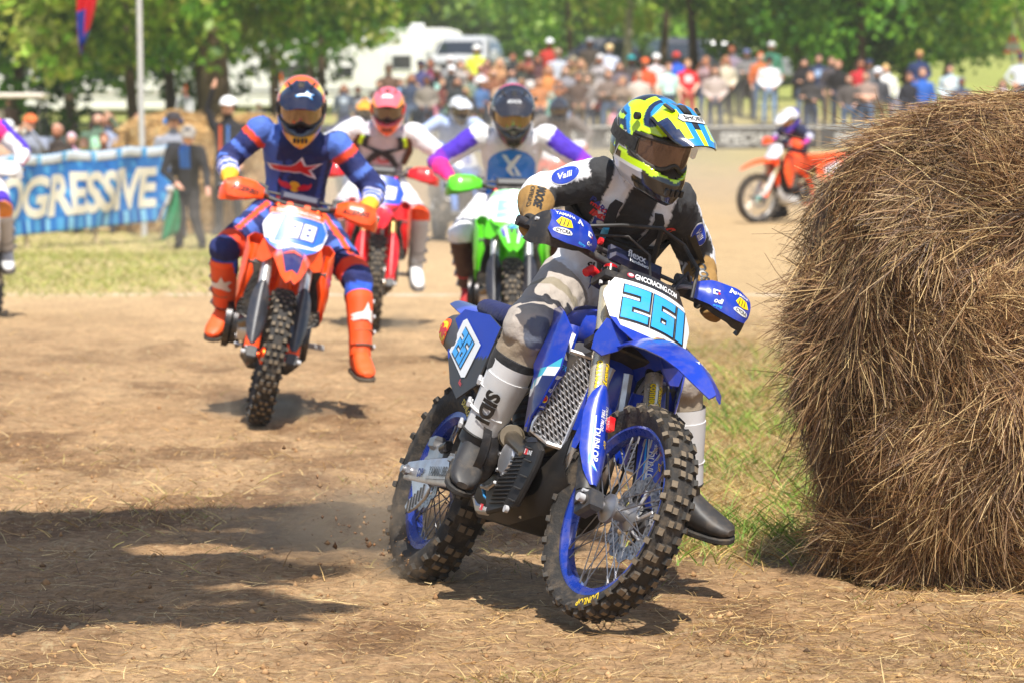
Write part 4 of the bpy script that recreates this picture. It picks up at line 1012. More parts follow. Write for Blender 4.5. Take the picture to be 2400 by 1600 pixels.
    if hero:
        text_on(m, 'GNCCRACING.COM', sp(.2, .012, .776), (0, 1, 0), UH, .020, WHITE, bvp, bold=.03, off=.004, maxw=.165)
        poly_on(m, ell(0, 0, .012, .009, 12), sp(.2, -.085, .776), (0, 1, 0), UH, lin('#b03040'), bvp, .004)
        poly_on(m, ell(0, 0, .008, .005, 12), sp(.2, -.085, .777), (0, 1, 0), UH, WHITE, bvp, .0052)
        digits_on(m, '26', sp(.2, -.014, .672), (0, 1, 0), UH, .126, CYAN, bvp, .0056, .10, (BLACK, .30), .14); digits_on(m, '1', sp(.2, .118, .672), (0, 1, 0), UH, .126, CYAN, bvp, .0056, .10, (BLACK, .30), .14)
        poly_on(m, ell(0, 0, .013, .013), sp(.2, .0, .557), (0, 1, 0), UH, SILV, bvp, .004); poly_on(m, ell(0, 0, .011, .011), sp(.2, .0, .557), (0, 1, 0), UH, DBLUE, bvp, .005)
        text_on(m, 'PRO', sp(.2, .0, .557), (0, 1, 0), UH, .006, WHITE, bvp, off=.0062)
    else:
        for P, c in s.get('plate_art', []): poly_on(m, P, sp(.2, 0, 0) , (0, 1, 0), UH, c, bvp, .004)
        digits_on(m, s['num'], sp(.2, s.get('numy', 0), .668), (0, 1, 0), UH, s.get('numh', .105 if len(s['num']) > 2 else .118), s['numcol'], bvp, .0056, .12, (s['numout'], .4) if s.get('numout') else None)
        if s.get('top_text'): text_on(m, s['top_text'], sp(.2, 0, .772), (0, 1, 0), UH, .018, WHITE, bvp, off=.005)
    m.build('number', 'decal', npl, ST)
    # plastic wings that run from the plate down beside the fork
    m = MB()
    for sd in (-1, 1):
        P = [sp(.115, sd * .10, .60), sp(.105, sd * .15, .60), sp(.07, sd * .168, .55), sp(.055, sd * .165, .505), sp(.065, sd * .13, .49), sp(.09, sd * .085, .515), sp(.115, sd * .06, .545)]
        c = np.mean(P, 0); n_ = nrm(np.cross(P[1] - P[0], P[4] - P[0])); e1 = nrm(P[1] - P[4]); e2 = np.cross(n_, e1)
        m = MB(); m.prism([(np.dot(p - c, e1), np.dot(p - c, e2)) for p in P], c, e1, e2, .008, mc, .002); m.build('plate_wing', 'gloss', root, ST)
    # --- front mudguard
    m = MB(); cn = [-.06, .02, .10, .18, .26, .34, .41, .47, .51]; cu_ = [.560, .578, .572, .545, .497, .437, .365, .285, .215]; cw = [.078, .082, .091, .095, .093, .084, .070, .050, .020]
    nu, nv = len(cn), 11; G = np.zeros((nu, nv, 3))
    for i in range(nu):
        for j in range(nv):
            t_ = -1 + 2 * j / (nv - 1); drop = .045 * abs(t_) ** 2.6 * min(1, cw[i] / .09) - .010 * math.exp(-(t_ / .25) ** 2)
            G[i, j] = sp(cn[i] - .2 * drop, cw[i] * t_, cu_[i] - drop)
    fc = s.get('fender', mc)
    m.sheet(G, .005, fc, colf=s.get('fendercol') and (lambda i, j: s['fendercol'](i, j, nu, nv)))
    ff = m.build('front_mudguard', 'gloss', root, ST)
    bvf = BVHTree.FromPolygons([Vector(p) for p in G.reshape(-1, 3)], [[i * nv + j, (i + 1) * nv + j, (i + 1) * nv + j + 1, i * nv + j + 1] for i in range(nu - 1) for j in range(nv - 1)])
    m = MB(); fx = nrm(sp(.34, 0, .437) - sp(.14, 0, .56))
    if hero:
        exf, eyf = V3(0, 1, 0), -fx
        O = lambda n_, y: sp(n_, y, np.interp(n_, cn, cu_)) + np.cross(exf, eyf) * .05
        poly_on(m, [(-.055, -.02), (-.03, .014), (.03, .016), (.055, .0), (.03, -.022)], O(.19, .015), exf, eyf, lin('#d7b21c'), bvf, .004); poly_on(m, ell(.03, 0, .03, .02), O(.19, .015), exf, eyf, lin('#2c86d8'), bvf, .0048); poly_on(m, ell(0, -.003, .04, .012), O(.19, .015), exf, eyf, lin('#c0302c'), bvf, .0055)
        text_on(m, 'FMF', O(.19, .012), exf, eyf, .016, YEL, bvf, off=.0065, shear=.3, bold=.03)
        poly_on(m, [(-.026, 0), (-.02, .010), (.02, .010), (.026, 0), (.02, -.010), (-.02, -.010)], O(.305, .05), exf, eyf, WHITE, bvf, .004); poly_on(m, [(-.023, 0), (-.018, .008), (.018, .008), (.023, 0), (.018, -.008), (-.018, -.008)], O(.305, .05), exf, eyf, DBLUE, bvf, .005)
        text_on(m, 'SHOEI', O(.305, .05), exf, eyf, .010, WHITE, bvf, off=.006)
        text_on(m, 'YAMAHA', O(.41, .035), exf, eyf, .017, WHITE, bvf, bold=.02, off=.004)
        poly_on(m, [(-.03, -.01), (.03, -.01), (.04, .01), (-.03, .01)], O(.12, -.03), exf, eyf, CYAN, bvf, .004)
    for P, c in s.get('fender_art', []): poly_on(m, P, sp(.30, 0, .47) + nrm(np.cross(V3(0, 1, 0), -fx)) * .06, V3(0, 1, 0), -fx, c, bvf, .005)
    if s.get('fender_text'): text_on(m, s['fender_text'][0], sp(.3, 0, .47) + nrm(np.cross(V3(0, 1, 0), -fx)) * .06, V3(0, 1, 0), -fx, s['fender_text'][1], WHITE, bvf, off=.0065, bold=.03)
    if m.F: m.build('lettering', 'decal', ff, ST)
    m = MB(); G = np.zeros((7, 5, 3))
    for i in range(7):
        for j in range(5): t_ = -1 + j / 2; G[i, j] = sp(-.02 - .10 * (i / 6) ** 1.5 - .02 * t_ * t_, .078 * t_, .555 - .22 * i / 6)
    m.sheet(G, .005, s.get('flap', mc)); m.build('mud_flap', 'gloss', root, ST)
    # --- frame, engine, radiators
    m = MB(); fcx = s.get('frame', SILV)
    for sd in (-1, 1):
        m.tube([(.36, sd * .045, .86), (.20, sd * .115, .78), (.0, sd * .135, .66), (-.13, sd * .135, .50), (-.15, sd * .125, .33)], [.030, .034, .034, .032, .03], fcx, 8, flat=.6)
        m.tube([(.42, sd * .03, .78), (.44, sd * .05, .60), (.38, sd * .08, .36), (.26, sd * .09, .275), (-.1, sd * .10, .27), (-.16, sd * .11, .33)], .022, fcx, 8)
        m.tube([(-.02, sd * .11, .70), (-.3, sd * .10, .84), (-.62, sd * .085, .86)], .014, DGREY, 8)
        m.tube([(-.14, sd * .12, .50), (-.35, sd * .11, .72), (-.48, sd * .09, .83)], .013, DGREY, 8)
    m.tube([(.385, 0, .74), (.315, 0, .90)], .045, fcx, 14)
    m.build('frame', 'metal', root)
    m = MB()
    m.box((.10, 0, .39), (.36, .24, .22), DGREY, (1, 0, 0), (0, 1, 0), .05)
    m.lathe([(0, 0), (.085, 0), (.098, -.012), (.10, -.05), (.12, -.06), (.12, -.09)], V3(.03, -.17, .43), (0, 1, 0), (.05, .05, .055), 28, hint=(1, 0, 0))
    m.lathe([(0, -.19), (.05, -.19), (.065, -.175), (.07, -.14), (.09, -.12)], V3(.20, 0, .43), (0, 1, 0), SILV, 24, hint=(1, 0, 0))
    for k in range(6): m.tube([(.20 + .058 * math.cos(k), -.192, .43 + .058 * math.sin(k)), (.20 + .058 * math.cos(k), -.180, .43 + .058 * math.sin(k))], .007, STEEL, 6)
    m.box((.155, 0, .56), (.15, .16, .20), (.3, .3, .31), (1, 0, 0), (0, 1, 0), .02)
    for k in range(5): m.box((.155, 0, .49 + .028 * k), (.19, .19, .007), (.28, .28, .29), ch=.002)
    m.box((.15, 0, .71), (.17, .17, .10), (.34, .34, .35), (1, 0, 0), (0, 1, 0), .02)
    m.lathe([(0, .185), (.085, .185), (.10, .17), (.105, .10)], V3(.03, 0, .40), (0, 1, 0), (.06, .06, .065), 24, hint=(1, 0, 0))
    m.build('engine', 'metal', root)
    m = MB(); m.tube([(.25, -.02, .66), (.34, -.06, .60), (.37, -.10, .50), (.30, -.17, .46), (.12, -.165, .50), (-.05, -.15, .56), (-.20, -.16, .62)], [.024, .024, .025, .027, .03, .03, .034], (.20, .17, .13), 14)
    m.build('exhaust_pipe', 'metal', root)
    m = MB(); m.tube([(-.18, -.14, .63), (-.24, -.14, .66), (-.58, -.145, .79), (-.72, -.145, .835), (-.75, -.145, .845)], [.04, .055, .062, .060, .03], s.get('muffler', (.05, .05, .055)), 18, flat=.8)
    m.tube([(-.73, -.145, .84), (-.775, -.147, .855)], [.022, .02], STEEL, 12)
    mf = m.build('muffler', 'satin', root)
    if hero:
        bm_ = bvh_of(mf); m = MB()
        e1 = nrm((-.36, 0, .14)); O = V3(-.69, -.28, .822)
        ex, ey = -e1, nrm(np.cross(V3(0, -1, 0), -e1))
        poly_on(m, ell(0, 0, .05, .045), O, ex, ey, ORANGE, bm_, .002, .02); poly_on(m, ell(0, 0, .043, .034), O, ex, ey, YEL, bm_, .003, .02); text_on(m, 'FMF', O, ex, ey, .04, RED, bm_, off=.004, shear=.3, bold=.05)
        m.build('lettering', 'decal', mf)
    for sd in (-1, 1):
        m = MB(); m.box((.385, sd * .148, .65), (.035, .12, .29), (.04, .04, .042), (1, 0, -.12), (0, 1, 0), .01)
        for k in range(12): m.box((.405, sd * .148, .52 + .023 * k), (.004, .115, .004), DGREY, ch=.001)
        rd = m.build('radiator', 'satin', root)
        m = MB(); gcol = s.get('radguard', (.55, .55, .56)); X = .428
        Pz = [(.792, .182, .096), (.73, .170, .078), (.565, .205, .100), (.524, .216, .104), (.495, .150, .108)]
        lo = lambda z: np.interp(z, [p[0] for p in Pz][::-1], [p[1] for p in Pz][::-1]); li = lambda z: np.interp(z, [p[0] for p in Pz][::-1], [p[2] for p in Pz][::-1])
        zz = np.linspace(.497, .792, 13)
        fr_o = [V3(X - (lo(z) - .1) * .3, sd * lo(z), z) for z in zz]; fr_i = [V3(X, sd * li(z), z) for z in zz]
        m.tube(fr_o, .006, gcol, 6); m.tube(fr_i, .006, gcol, 6); m.tube([fr_o[-1], fr_i[-1]], .008, gcol, 6); m.tube([fr_o[0], fr_i[0]], .008, gcol, 6)
        def gp(y, z): return V3(X - (y - .1) * .3, sd * y, z)
        for k in range(-16, 30):        # slanting lattice bars
            for dirn, st_, w_ in ((.55, .0155, .0022), (2.2, .030, .0028)):
                seg = []
                for y in np.linspace(.078, .216, 40):
                    z = .45 + k * st_ + dirn * (y - .078) if dirn < 1 else .30 + k * st_ + dirn * (y - .078)
                    if .5 < z < .79 and li(z) <= y <= lo(z): seg.append(gp(y, z))
                if len(seg) > 1: m.tube([seg[0], seg[-1]], w_, gcol, 4, caps=False)
        for a_, b_ in ((.795, .76), (.53, .497)):
            m.prism([(li(a_), a_), (lo(a_), a_), (lo(b_), b_), (li(b_), b_)], gp(0, 0) * V3(1, 0, 0) * 0 + V3(X - .004, 0, 0), V3(-.3, sd, 0) * 1.0, (0, 0, 1), .004, gcol, .001)
        tag(m.build('radiator_guard', 'metal', rd), kind=None)
    # --- plastics
    def side_y(x, z): return np.interp(x, [-.7, -.45, -.15, .05, .25, .40, .47], [.135, .19, .155, .150, .185, .218, .185])
    for sd in (-1, 1):
        m = MB()
        P = [(.40, .90), (.455, .85), (.465, .73), (.425, .61), (.37, .515), (.315, .52), (.30, .60), (.275, .70), (.20, .745), (.02, .80), (-.10, .86), (.10, .915), (.28, .925)]
        # outer skin, finely split so that it bends round the radiator
        V2, F2 = subdiv(np.array(P), [list(range(len(P)))], .05)
        yy = np.array([side_y(x, z) + .02 * math.sin((z - .5) * 7) * (x > .1) for x, z in V2])
        A = np.stack([V2[:, 0], sd * yy, V2[:, 1]], 1); B = np.stack([V2[:, 0], sd * (yy - .006), V2[:, 1]], 1)
        shc = s.get('shroud', mc)
        def scol(f):
            c = V2[f].mean(0); return s['shroudcol'](c[0], c[1]) if s.get('shroudcol') else shc
        m.add(A, F2, [scol(f) for f in F2]); m.add(B, [f[::-1] for f in F2], shc)
        # edge strip: nearest outline
        e = {}
        for f in F2:
            for a, b in zip(f, f[1:] + f[:1]): e[(a, b)] = 1
        bd = [(a, b) for a, b in e if (b, a) not in e]
        m.add(np.vstack([A, B]), [[a, b, b + len(A), a + len(A)] for a, b in bd], shc)
        # front lip of the shroud, faces forward
        L0 = [(.40, .158, .872), (.405, .16, .80), (.41, .165, .725), (.405, .185, .66), (.40, .193, .60), (.36, .185, .54)]; L1 = [(.36, .200, .872), (.385, .215, .80), (.40, .226, .725), (.395, .226, .66), (.385, .222, .60), (.35, .215, .53)]
        Gs = np.array([[V3(a[0] + (b[0] - a[0]) * t_ + .016 * math.sin(math.pi * t_), sd * (a[1] + (b[1] - a[1]) * t_), a[2] + (b[2] - a[2]) * t_) for t_ in np.linspace(0, 1, 5)] for a, b in zip(L0, L1)])
        m.sheet(Gs, .006, mc)
        sh = m.build('shroud', 'gloss', root)
        if hero and sd < 0:
            m = MB(); bsv = BVHTree.FromPolygons([Vector(p) for p in Gs.reshape(-1, 3)], [[i * 5 + j, (i + 1) * 5 + j, (i + 1) * 5 + j + 1, i * 5 + j + 1] for i in range(5) for j in range(4)])
            ex, ey = V3(0, 1, 0), V3(0, 0, 1)
            W = lambda t_, y, z, h, c, **k: text_on(m, t_, V3(.5, y, z), ex, ey, h, c, bsv, off=.006, **k)
            W('250FX', -.194, .735, .016, CYAN, shear=.2); W('SUNEX', -.205, .655, .010, WHITE); W('maxima', -.206, .60, .007, WHITE); W('BLUE', -.205, .565, .008, WHITE)
            poly_on(m, [(-.012, -.015), (.0, .018), (.02, -.015), (.01, -.015), (.0, .0), (-.004, -.015)], V3(.5, -.192, .775), ex, ey, WHITE, bsv, .006)
            poly_on(m, ell(0, 0, .012, .012), V3(.5, -.206, .625), ex, ey, YEL, bsv, .006); poly_on(m, ell(0, 0, .009, .007), V3(.5, -.206, .625), ex, ey, RED, bsv, .007)
            poly_on(m, [(-.02, .02), (.03, .03), (.03, .015), (.018, .02), (.012, -.045), (.004, -.02), (-.02, .005)], V3(.5, -.185, .825), ex, ey, WHITE, bsv, .006)
            poly_on(m, [(-.025, .012), (.025, .018), (.01, -.05), (.002, -.045), (.012, .004), (-.025, .002)], V3(.5, -.196, .69), ex, ey, WHITE, bsv, .006)
            m.build('lettering', 'decal', sh)
        # inner air guide in front of the radiator
        m = MB()
        Pw = [(.730, .128, .052), (.66, .112, .050), (.59, .118, .045), (.53, .130, .046), (.508, .110, .070)]
        Gs = np.array([[V3(.455 + (.035 if t_ > .5 else .0) - .02 * t_, sd * (b + (a - b) * t_ * .62), z) for t_ in np.linspace(0, 1, 4)] for z, a, b in Pw])
        m.sheet(Gs, .006, mc); m.build('air_guide', 'gloss', sh)
        # side number panel
        m = MB()
        P = [(-.12, .84), (-.30, .885), (-.60, .905), (-.67, .87), (-.60, .755), (-.42, .64), (-.28, .59), (-.13, .64)]
        V2, F2 = subdiv(np.array(P), [list(range(len(P)))], .03)
        yy = np.array([.215 + .07 * (x + .15) + .10 * (.80 - z) for x, z in V2])
        A = np.stack([V2[:, 0], sd * yy, V2[:, 1]], 1); B = np.stack([V2[:, 0], sd * (yy - .006), V2[:, 1]], 1)
        pcs = s.get('panel', mc); m.add(A, F2, [BLUE if hero and V2[f_, 1].mean() > .735 else pcs for f_ in F2]); m.add(B, [f[::-1] for f in F2], pcs)
        e = {}
        for f in F2:
            for a, b in zip(f, f[1:] + f[:1]): e[(a, b)] = 1
        m.add(np.vstack([A, B]), [[a, b, b + len(A), a + len(A)] for a, b in e if (b, a) not in e], pcs)
        pn = m.build('side_panel', 'carbon' if hero else 'gloss', root)
        m = MB(); bpn = BVHTree.FromPolygons([Vector(p) for p in A], F2)
        ex = V3(-sd, 0, 0); ex = nrm(V3(1, 0, -.33)) if sd < 0 else nrm(V3(-1, 0, .33)); ey = nrm(V3(.33, 0, 1))
        Oc = V3(-.42, sd * .40, .765)
        bw = [(-.16, .05), (-.13, .068), (.16, .066), (.17, -.05), (.13, -.064), (-.14, -.058)]
        poly_on(m, bw, Oc, ex, ey, s.get('plate', WHITE), bpn, .003, .04)
        digits_on(m, s['num'], Oc, ex, ey, .094, s.get('numcol', CYAN), bpn, .0056, .05, (BLACK, .3))
        if hero: text_on(m, 'flexx', V3(-.30, sd * .4, .645), ex, ey, .016, RED, bpn, off=.003)
        m.build('number', 'decal', pn)
    m = MB()   # fuel tank and seat
    rings = []
    for x, w, zt, zb in ((.38, .06, .93, .84), (.33, .10, .955, .82), (.22, .125, .965, .80), (.10, .13, .955, .80), (.0, .12, .935, .80)):
        rings.append([V3(x, w * math.cos(t_) * (abs(math.cos(t_)) ** -.3 if abs(math.cos(t_)) > .01 else 0), (zt + zb) / 2 + (zt - zb) / 2 * math.sin(t_)) for t_ in np.linspace(0, 2 * math.pi, 20, endpoint=False)])
    m.loft(rings, s.get('tank', mc)); m.tube([(.25, 0, .955), (.25, 0, .985)], .035, BLACK, 14)
    m.build('fuel_tank', 'satin', root)
    m = MB(); rings = []
    for x, w, zt, zb in ((.24, .05, .975, .93), (.16, .085, .975, .90), (.0, .105, .955, .86), (-.2, .12, .945, .85), (-.45, .125, .955, .86), (-.66, .11, .975, .90), (-.74, .085, .97, .92)):
        rings.append([V3(x, w * math.cos(t_) * (abs(math.cos(t_)) ** -.45 if abs(math.cos(t_)) > .01 else 0), (zt + zb) / 2 + (zt - zb) / 2 * math.copysign(abs(math.sin(t_)) ** .7, math.sin(t_))) for t_ in np.linspace(0, 2 * math.pi, 20, endpoint=False)])
    m.loft(rings, s.get('seat', DBLUE)); m.build('seat', 'cloth', root)
    m = MB(); G = np.zeros((9, 9, 3))
    for i in range(9):
        x = -.55 - .52 * i / 8; w = np.interp(i, [0, 4, 8], [.11, .105, .06]); z = .925 + .05 * (i / 8) ** 1.2
        for j in range(9): t_ = -1 + j / 4; G[i, j] = V3(x, w * t_, z - .06 * abs(t_) ** 3 * (1 - .6 * i / 8))
    m.sheet(G, .005, s.get('rfender', mc)); m.build('rear_mudguard', 'gloss', root)
    # --- swingarm, brakes, pegs
    m = MB(); sw = s.get('swing', (.58, .58, .60))
    for sd in (-1, 1):
        R_ = []
        for x, w, h_ in ((-.12, .030, .045), (-.30, .030, .052), (-.55, .026, .044), (-.70, .024, .036), (-.79, .022, .030)):
            z = .375 - .03 * (-x - .12) / .67
            R_.append([V3(x, sd * (.125 + a * w / 2), z + b * h_) for a, b in ((-.7, -1), (.7, -1), (1, -.8), (1, .8), (.7, 1), (-.7, 1), (-1, .8), (-1, -.8))])
        m.loft(R_, sw)
    m.box((-.24, 0, .37), (.12, .22, .07), sw, ch=.015)
    swo = m.build('swingarm', 'metal', root)
    m = MB(); m.tube([(-.74, -.17, .345), (-.74, .17, .345)], .013, STEEL, 12)
    for sd in (-1, 1): m.lathe([(0, 0), (.016, 0), (.018, .006), (.018, .016), (.010, .018), (.010, .026), (0, .026)], V3(-.74, sd * .142, .345), (0, sd, 0), STEEL, 6, hint=(1, 0, 0))
    m.build('rear_axle', 'metal', swo)
    if hero:
        m = MB(); ex = V3(1, 0, .045); ey = V3(0, 0, 1)
        text_on(m, 'YAMALUBE', V3(-.475, -.1405, .358), ex, ey, .034, DGREY, bold=.03, maxw=.16); text_on(m, 'DP', V3(-.63, -.140, .345), ex, ey, .030, lin('#26356a'), bold=.05); text_on(m, '1', V3(-.34, -.1405, .362), ex, ey, .04, RED, bold=.06)
        m.prism([(-.09, -.002), (.09, -.002), (.09, .0), (-.09, .0)], V3(-.475, -.1405, .332), ex, ey, .001, DGREY)
        m.build('lettering', 'decal', swo)
        m = MB(); m.prism([(-.715, .318), (-.575, .33), (-.53, .30), (-.545, .262), (-.60, .225), (-.66, .205), (-.70, .222), (-.685, .25), (-.655, .262)], V3(0, -.128, 0), (1, 0, 0), (0, 0, 1), .012, SILV, .003)
        for k in range(6): m.box((-.565 - .02 * k, -.136, .285 - .012 * k), (.006, .004, .05), DGREY, (1, 0, .3), (0, 1, 0), .001)
        m.build('disc_guard', 'metal', swo)
        m = MB(); m.box((-.62, -.085, .425), (.14, .055, .075), (.42, .42, .43), (1, 0, .1), (0, 1, 0), .016); m.box((-.66, -.10, .455), (.05, .05, .05), (.3, .3, .31), ch=.012); m.tube([(-.57, -.11, .44), (-.50, -.12, .45)], .018, DGREY, 10); m.build('brake_caliper', 'metal', swo)
    m = MB(); m.tube([(-.10, 0, .46), (-.22, 0, .62), (-.30, 0, .78)], [.045, .05, .03], s.get('spring', DGREY), 14)
    for k in range(9): m.lathe([(.042, -.006), (.052, 0), (.042, .006)], V3(-.13 - .015 * k, 0, .50 + .026 * k), (-.5, 0, .87), s.get('spring', YEL), 14)
    m.build('shock_absorber', 'satin', root)
    for sd in (-1, 1):
        m = MB(); m.box((-.05, sd * .215, .385), (.05, .11, .018), STEEL, ch=.003)
        for k in range(4): m.box((-.07 + .013 * k, sd * .215, .398), (.004, .105, .012), STEEL, ch=.001)
        m.tube([(-.05, sd * .16, .385), (-.09, sd * .12, .40)], .014, STEEL, 8)
        if sd < 0: m.tube([(.02, -.165, .33), (.12, -.18, .325), (.17, -.185, .345), (.175, -.15, .345)], .008, STEEL, 8)
        m.build('footpeg', 'metal', root)
    # belly guard
    m = MB(); sk = s.get('skid', (.011, .011, .012)); G = np.zeros((9, 9, 3))
    for i in range(9):
        x = np.interp(i, [0, 3, 6, 8], [-.16, .18, .38, .46]); zb = np.interp(i, [0, 3, 6, 8], [.245, .235, .285, .40]); w = np.interp(i, [0, 3, 6, 8], [.12, .15, .13, .10])
        for j in range(9):
            t_ = -1 + j / 4; G[i, j] = V3(x, w * math.copysign(min(1, abs(t_) * 1.35), t_), zb + .14 * max(0, (abs(t_) - .55) / .45) ** 1.2)
    m.sheet(G, .006, sk)
    if hero:
        P = [(.303, .489), (.40, .495), (.45, .470), (.445, .42), (.378, .285), (.16, .245), (.115, .302), (.178, .419), (.24, .47)]
        m.prism(P, V3(0, -.172, 0), (1, 0, 0), (0, 0, 1), .022, (.016, .016, .017), .006)
        for k in range(12): m.box((.235 + .004 * k, -.186, .285 + .0135 * k), (.14 - .004 * abs(k - 6), .006, .005), (.022, .022, .023), (1, 0, .08), (0, 1, 0), .001)
        for x, z in ((.36, .47), (.385, .43), (.39, .38), (.37, .34), (.355, .30)): m.box((x, -.188, z), (.05, .008, .006), (.03, .03, .03), (1, 0, -.1), (0, 1, 0), .002)
        m.tube([(.33, -.18, .27), (.33, -.192, .27)], .012, STEEL, 10)
    sko = m.build('skid_plate', 'carbon', root)
    if hero:
        m = MB()
        for x, z, h_ in ((.385, .458, .014), (.16, .262, .011)):
            m.prism([(-.012, -.010), (.012, -.010), (.012, .010), (-.012, .010)], V3(x - .03, -.1895, z), (1, 0, -.06), (0, 0, 1), .001, RED)
            text_on(m, 'E', V3(x - .03, -.191, z), (1, 0, -.06), (0, 0, 1), h_, WHITE, bold=.03); text_on(m, 'LINE', V3(x + .008, -.190, z - .003), (1, 0, -.06), (0, 0, 1), h_, WHITE, bold=.02)
        m.build('lettering', 'decal', sko)
        m = MB(); m.tube([(.02, -.16, .325), (.08, -.17, .30), (.18, -.17, .28)], .006, CYAN, 8); m.build('hose', 'satin', root)
        m = MB(); m.tube([(.10, -.16, .50), (.16, -.175, .50)], [.036, .036], (.16, .13, .09), 16)
        for k in range(6): m.lathe([(.034, -.004), (.040, 0), (.034, .004)], V3(.09 + .012 * k, -.165, .50), (1, -.1, 0), (.10, .08, .05), 16)
        m.build('exhaust_wrap', 'satin', root)
    if hero:
        for nm_, C_, rr_, rim_, a0, xf_ in (('rear_wheel', RAX, .284, .24, 62, None), ('front_wheel', AX, .303, .276, 288, ST)):
            wh = [o for o in root.children if o.name.startswith(nm_)][0]; m = MB(); V_, F_, sz_ = text_mesh('DUNLOP', .03, .15, 1.05); k_ = .022 / sz_[1]; V2, F2 = subdiv(V_ * k_, F_, .02)
            ysd = -(.0505 if nm_[0] == 'f' else .0595)
            P = [C_ + V3((rr_ + y) * math.cos(rad(a0) - x / rr_), ysd - .0012, (rr_ + y) * math.sin(rad(a0) - x / rr_)) for x, y in V2]; m.add(P, F2, YEL); m.build('lettering', 'decal', wh, xf_)
    m = MB()   # chain and sprocket
    m.lathe([(.055, -.003), (.105, -.003), (.112, 0), (.105, .003), (.055, .003)], RAX + V3(0, .068, 0), (0, 1, 0), STEEL, 40, hint=(1, 0, 0), closed=True)
    m.box((-.38, .072, .455), (.68, .012, .014), DGREY, (1, 0, -.03), (0, 1, 0), .002); m.box((-.38, .072, .265), (.70, .012, .014), DGREY, (1, 0, .10), (0, 1, 0), .002)
    m.build('chain', 'metal', root)
    return root
mk('fork_metal', 0.25, metal=0.6, var=0.1, vscale=20, dust=0.12)
# ------------------------------------------------------------------ riders
def remeshed(mb, voxel, smooth_it=6):
    V = np.vstack(mb.V); me = bpy.data.meshes.new('raw'); me.from_pydata(V.tolist(), [], mb.F)
    bm = bmesh.new(); bm.from_mesh(me); bmesh.ops.recalc_face_normals(bm, faces=bm.faces); bm.to_mesh(me); bm.free()
    o = bpy.data.objects.new('raw', me); COL.objects.link(o)
    r = o.modifiers.new('r', 'REMESH'); r.mode = 'VOXEL'; r.voxel_size = voxel; r.adaptivity = 0
    sm = o.modifiers.new('s', 'SMOOTH'); sm.factor = 0.5; sm.iterations = smooth_it
    dg = bpy.context.evaluated_depsgraph_get(); dg.update()
    m2 = bpy.data.meshes.new_from_object(o.evaluated_get(dg))
    n = len(m2.vertices); P = np.empty(n * 3); m2.vertices.foreach_get('co', P); P = P.reshape(-1, 3)
    N = np.empty(n * 3); m2.vertices.foreach_get('normal', N); N = N.reshape(-1, 3)
    F = [list(p.vertices) for p in m2.polygons]
    bpy.data.objects.remove(o); bpy.data.meshes.remove(me); bpy.data.meshes.remove(m2)
    return P, N, F
def classify(C, bones):
    """nearest bone of each point: index, place along it, radial direction"""
    best = np.full(len(C), 1e9); idx = np.zeros(len(C), int); T = np.zeros(len(C)); Rv = np.zeros((len(C), 3))
    for k, (nm, a, b, ra, rb) in enumerate(bones):
        a = np.asarray(a, float); b = np.asarray(b, float); d = b - a
        t = np.clip(((C - a) @ d) / max(np.dot(d, d), 1e-9), 0, 1); q = a + t[:, None] * d
        r = C - q; l = np.linalg.norm(r, axis=1); dist = l / (ra + (rb - ra) * t)
        w = dist < best
        best[w] = dist[w]; idx[w] = k; T[w] = t[w]; Rv[w] = (r / np.maximum(l, 1e-6)[:, None])[w]
    return idx, T, Rv
def body_object(name, mb, bones, colf, voxel, mat, parent, wrinkle=0.0, wf=15.0):
    P, N, F = remeshed(mb, voxel)
    if wrinkle:
        idx, T, Rv = classify(P, bones)
        for i in range(len(P)):
            nm = bones[idx[i]][0]
            if nm.startswith(('hand', 'finger', 'head', 'neck')): continue
            p = P[i] * wf
            p = p * [1, 1, .7]; w = noise.noise(Vector(p)) + .9 * (.5 - abs(noise.noise(Vector(p * 1.3 + 7)))) + .35 * noise.noise(Vector(p * 2.7 + 3))
            P[i] += N[i] * wrinkle * w
    idx, T, Rv = classify(P, bones)
    cols = [colf(bones[idx[i]][0], T[i], P[i], Rv[i]) for i in range(len(P))]
    o = MB(); o.add(P, F, (1, 1, 1))
    return vertex_colours(o.build(name, mat, parent, None, smooth=180), cols)
def vertex_colours(o, cols):
    """one colour per vertex, blended across the faces so that seams between colours run smooth"""
    me = o.data; n = len(me.loops); li = np.empty(n, np.int32); me.loops.foreach_get('vertex_index', li)
    c = np.ones((n, 4), np.float32); c[:, :3] = np.array([k[:3] for k in cols], np.float32)[li]
    me.color_attributes['Col'].data.foreach_set('color', c.ravel()); return o

class Torso:
    def __init__(s, rings): s.r = rings        # (s, centre, right, fwd, half width, half depth)
    def at(s, q):
        S = [x[0] for x in s.r]; k = min(max(np.searchsorted(S, q) - 1, 0), len(S) - 2); t = np.clip((q - S[k]) / (S[k + 1] - S[k]), 0, 1)
        a, b = s.r[k], s.r[k + 1]; return [np.asarray(x) + (np.asarray(y) - np.asarray(x)) * t for x, y in zip(a[1:], b[1:])]
    def pt(s, q, ang, off=0.0):
        c, r, f, w, d = s.at(q); ca, sa = math.cos(ang), math.sin(ang)
        return c + (w + off) * math.copysign(abs(ca) ** .8, ca) * r + (d + off) * math.copysign(abs(sa) ** .8, sa) * f

def limb(mb, P, R, n=12):
    mb.tube(P, R, (1, 1, 1), n)
    for p, r in zip(P, R): mb.ball(p, r * .985, (1, 1, 1), n)

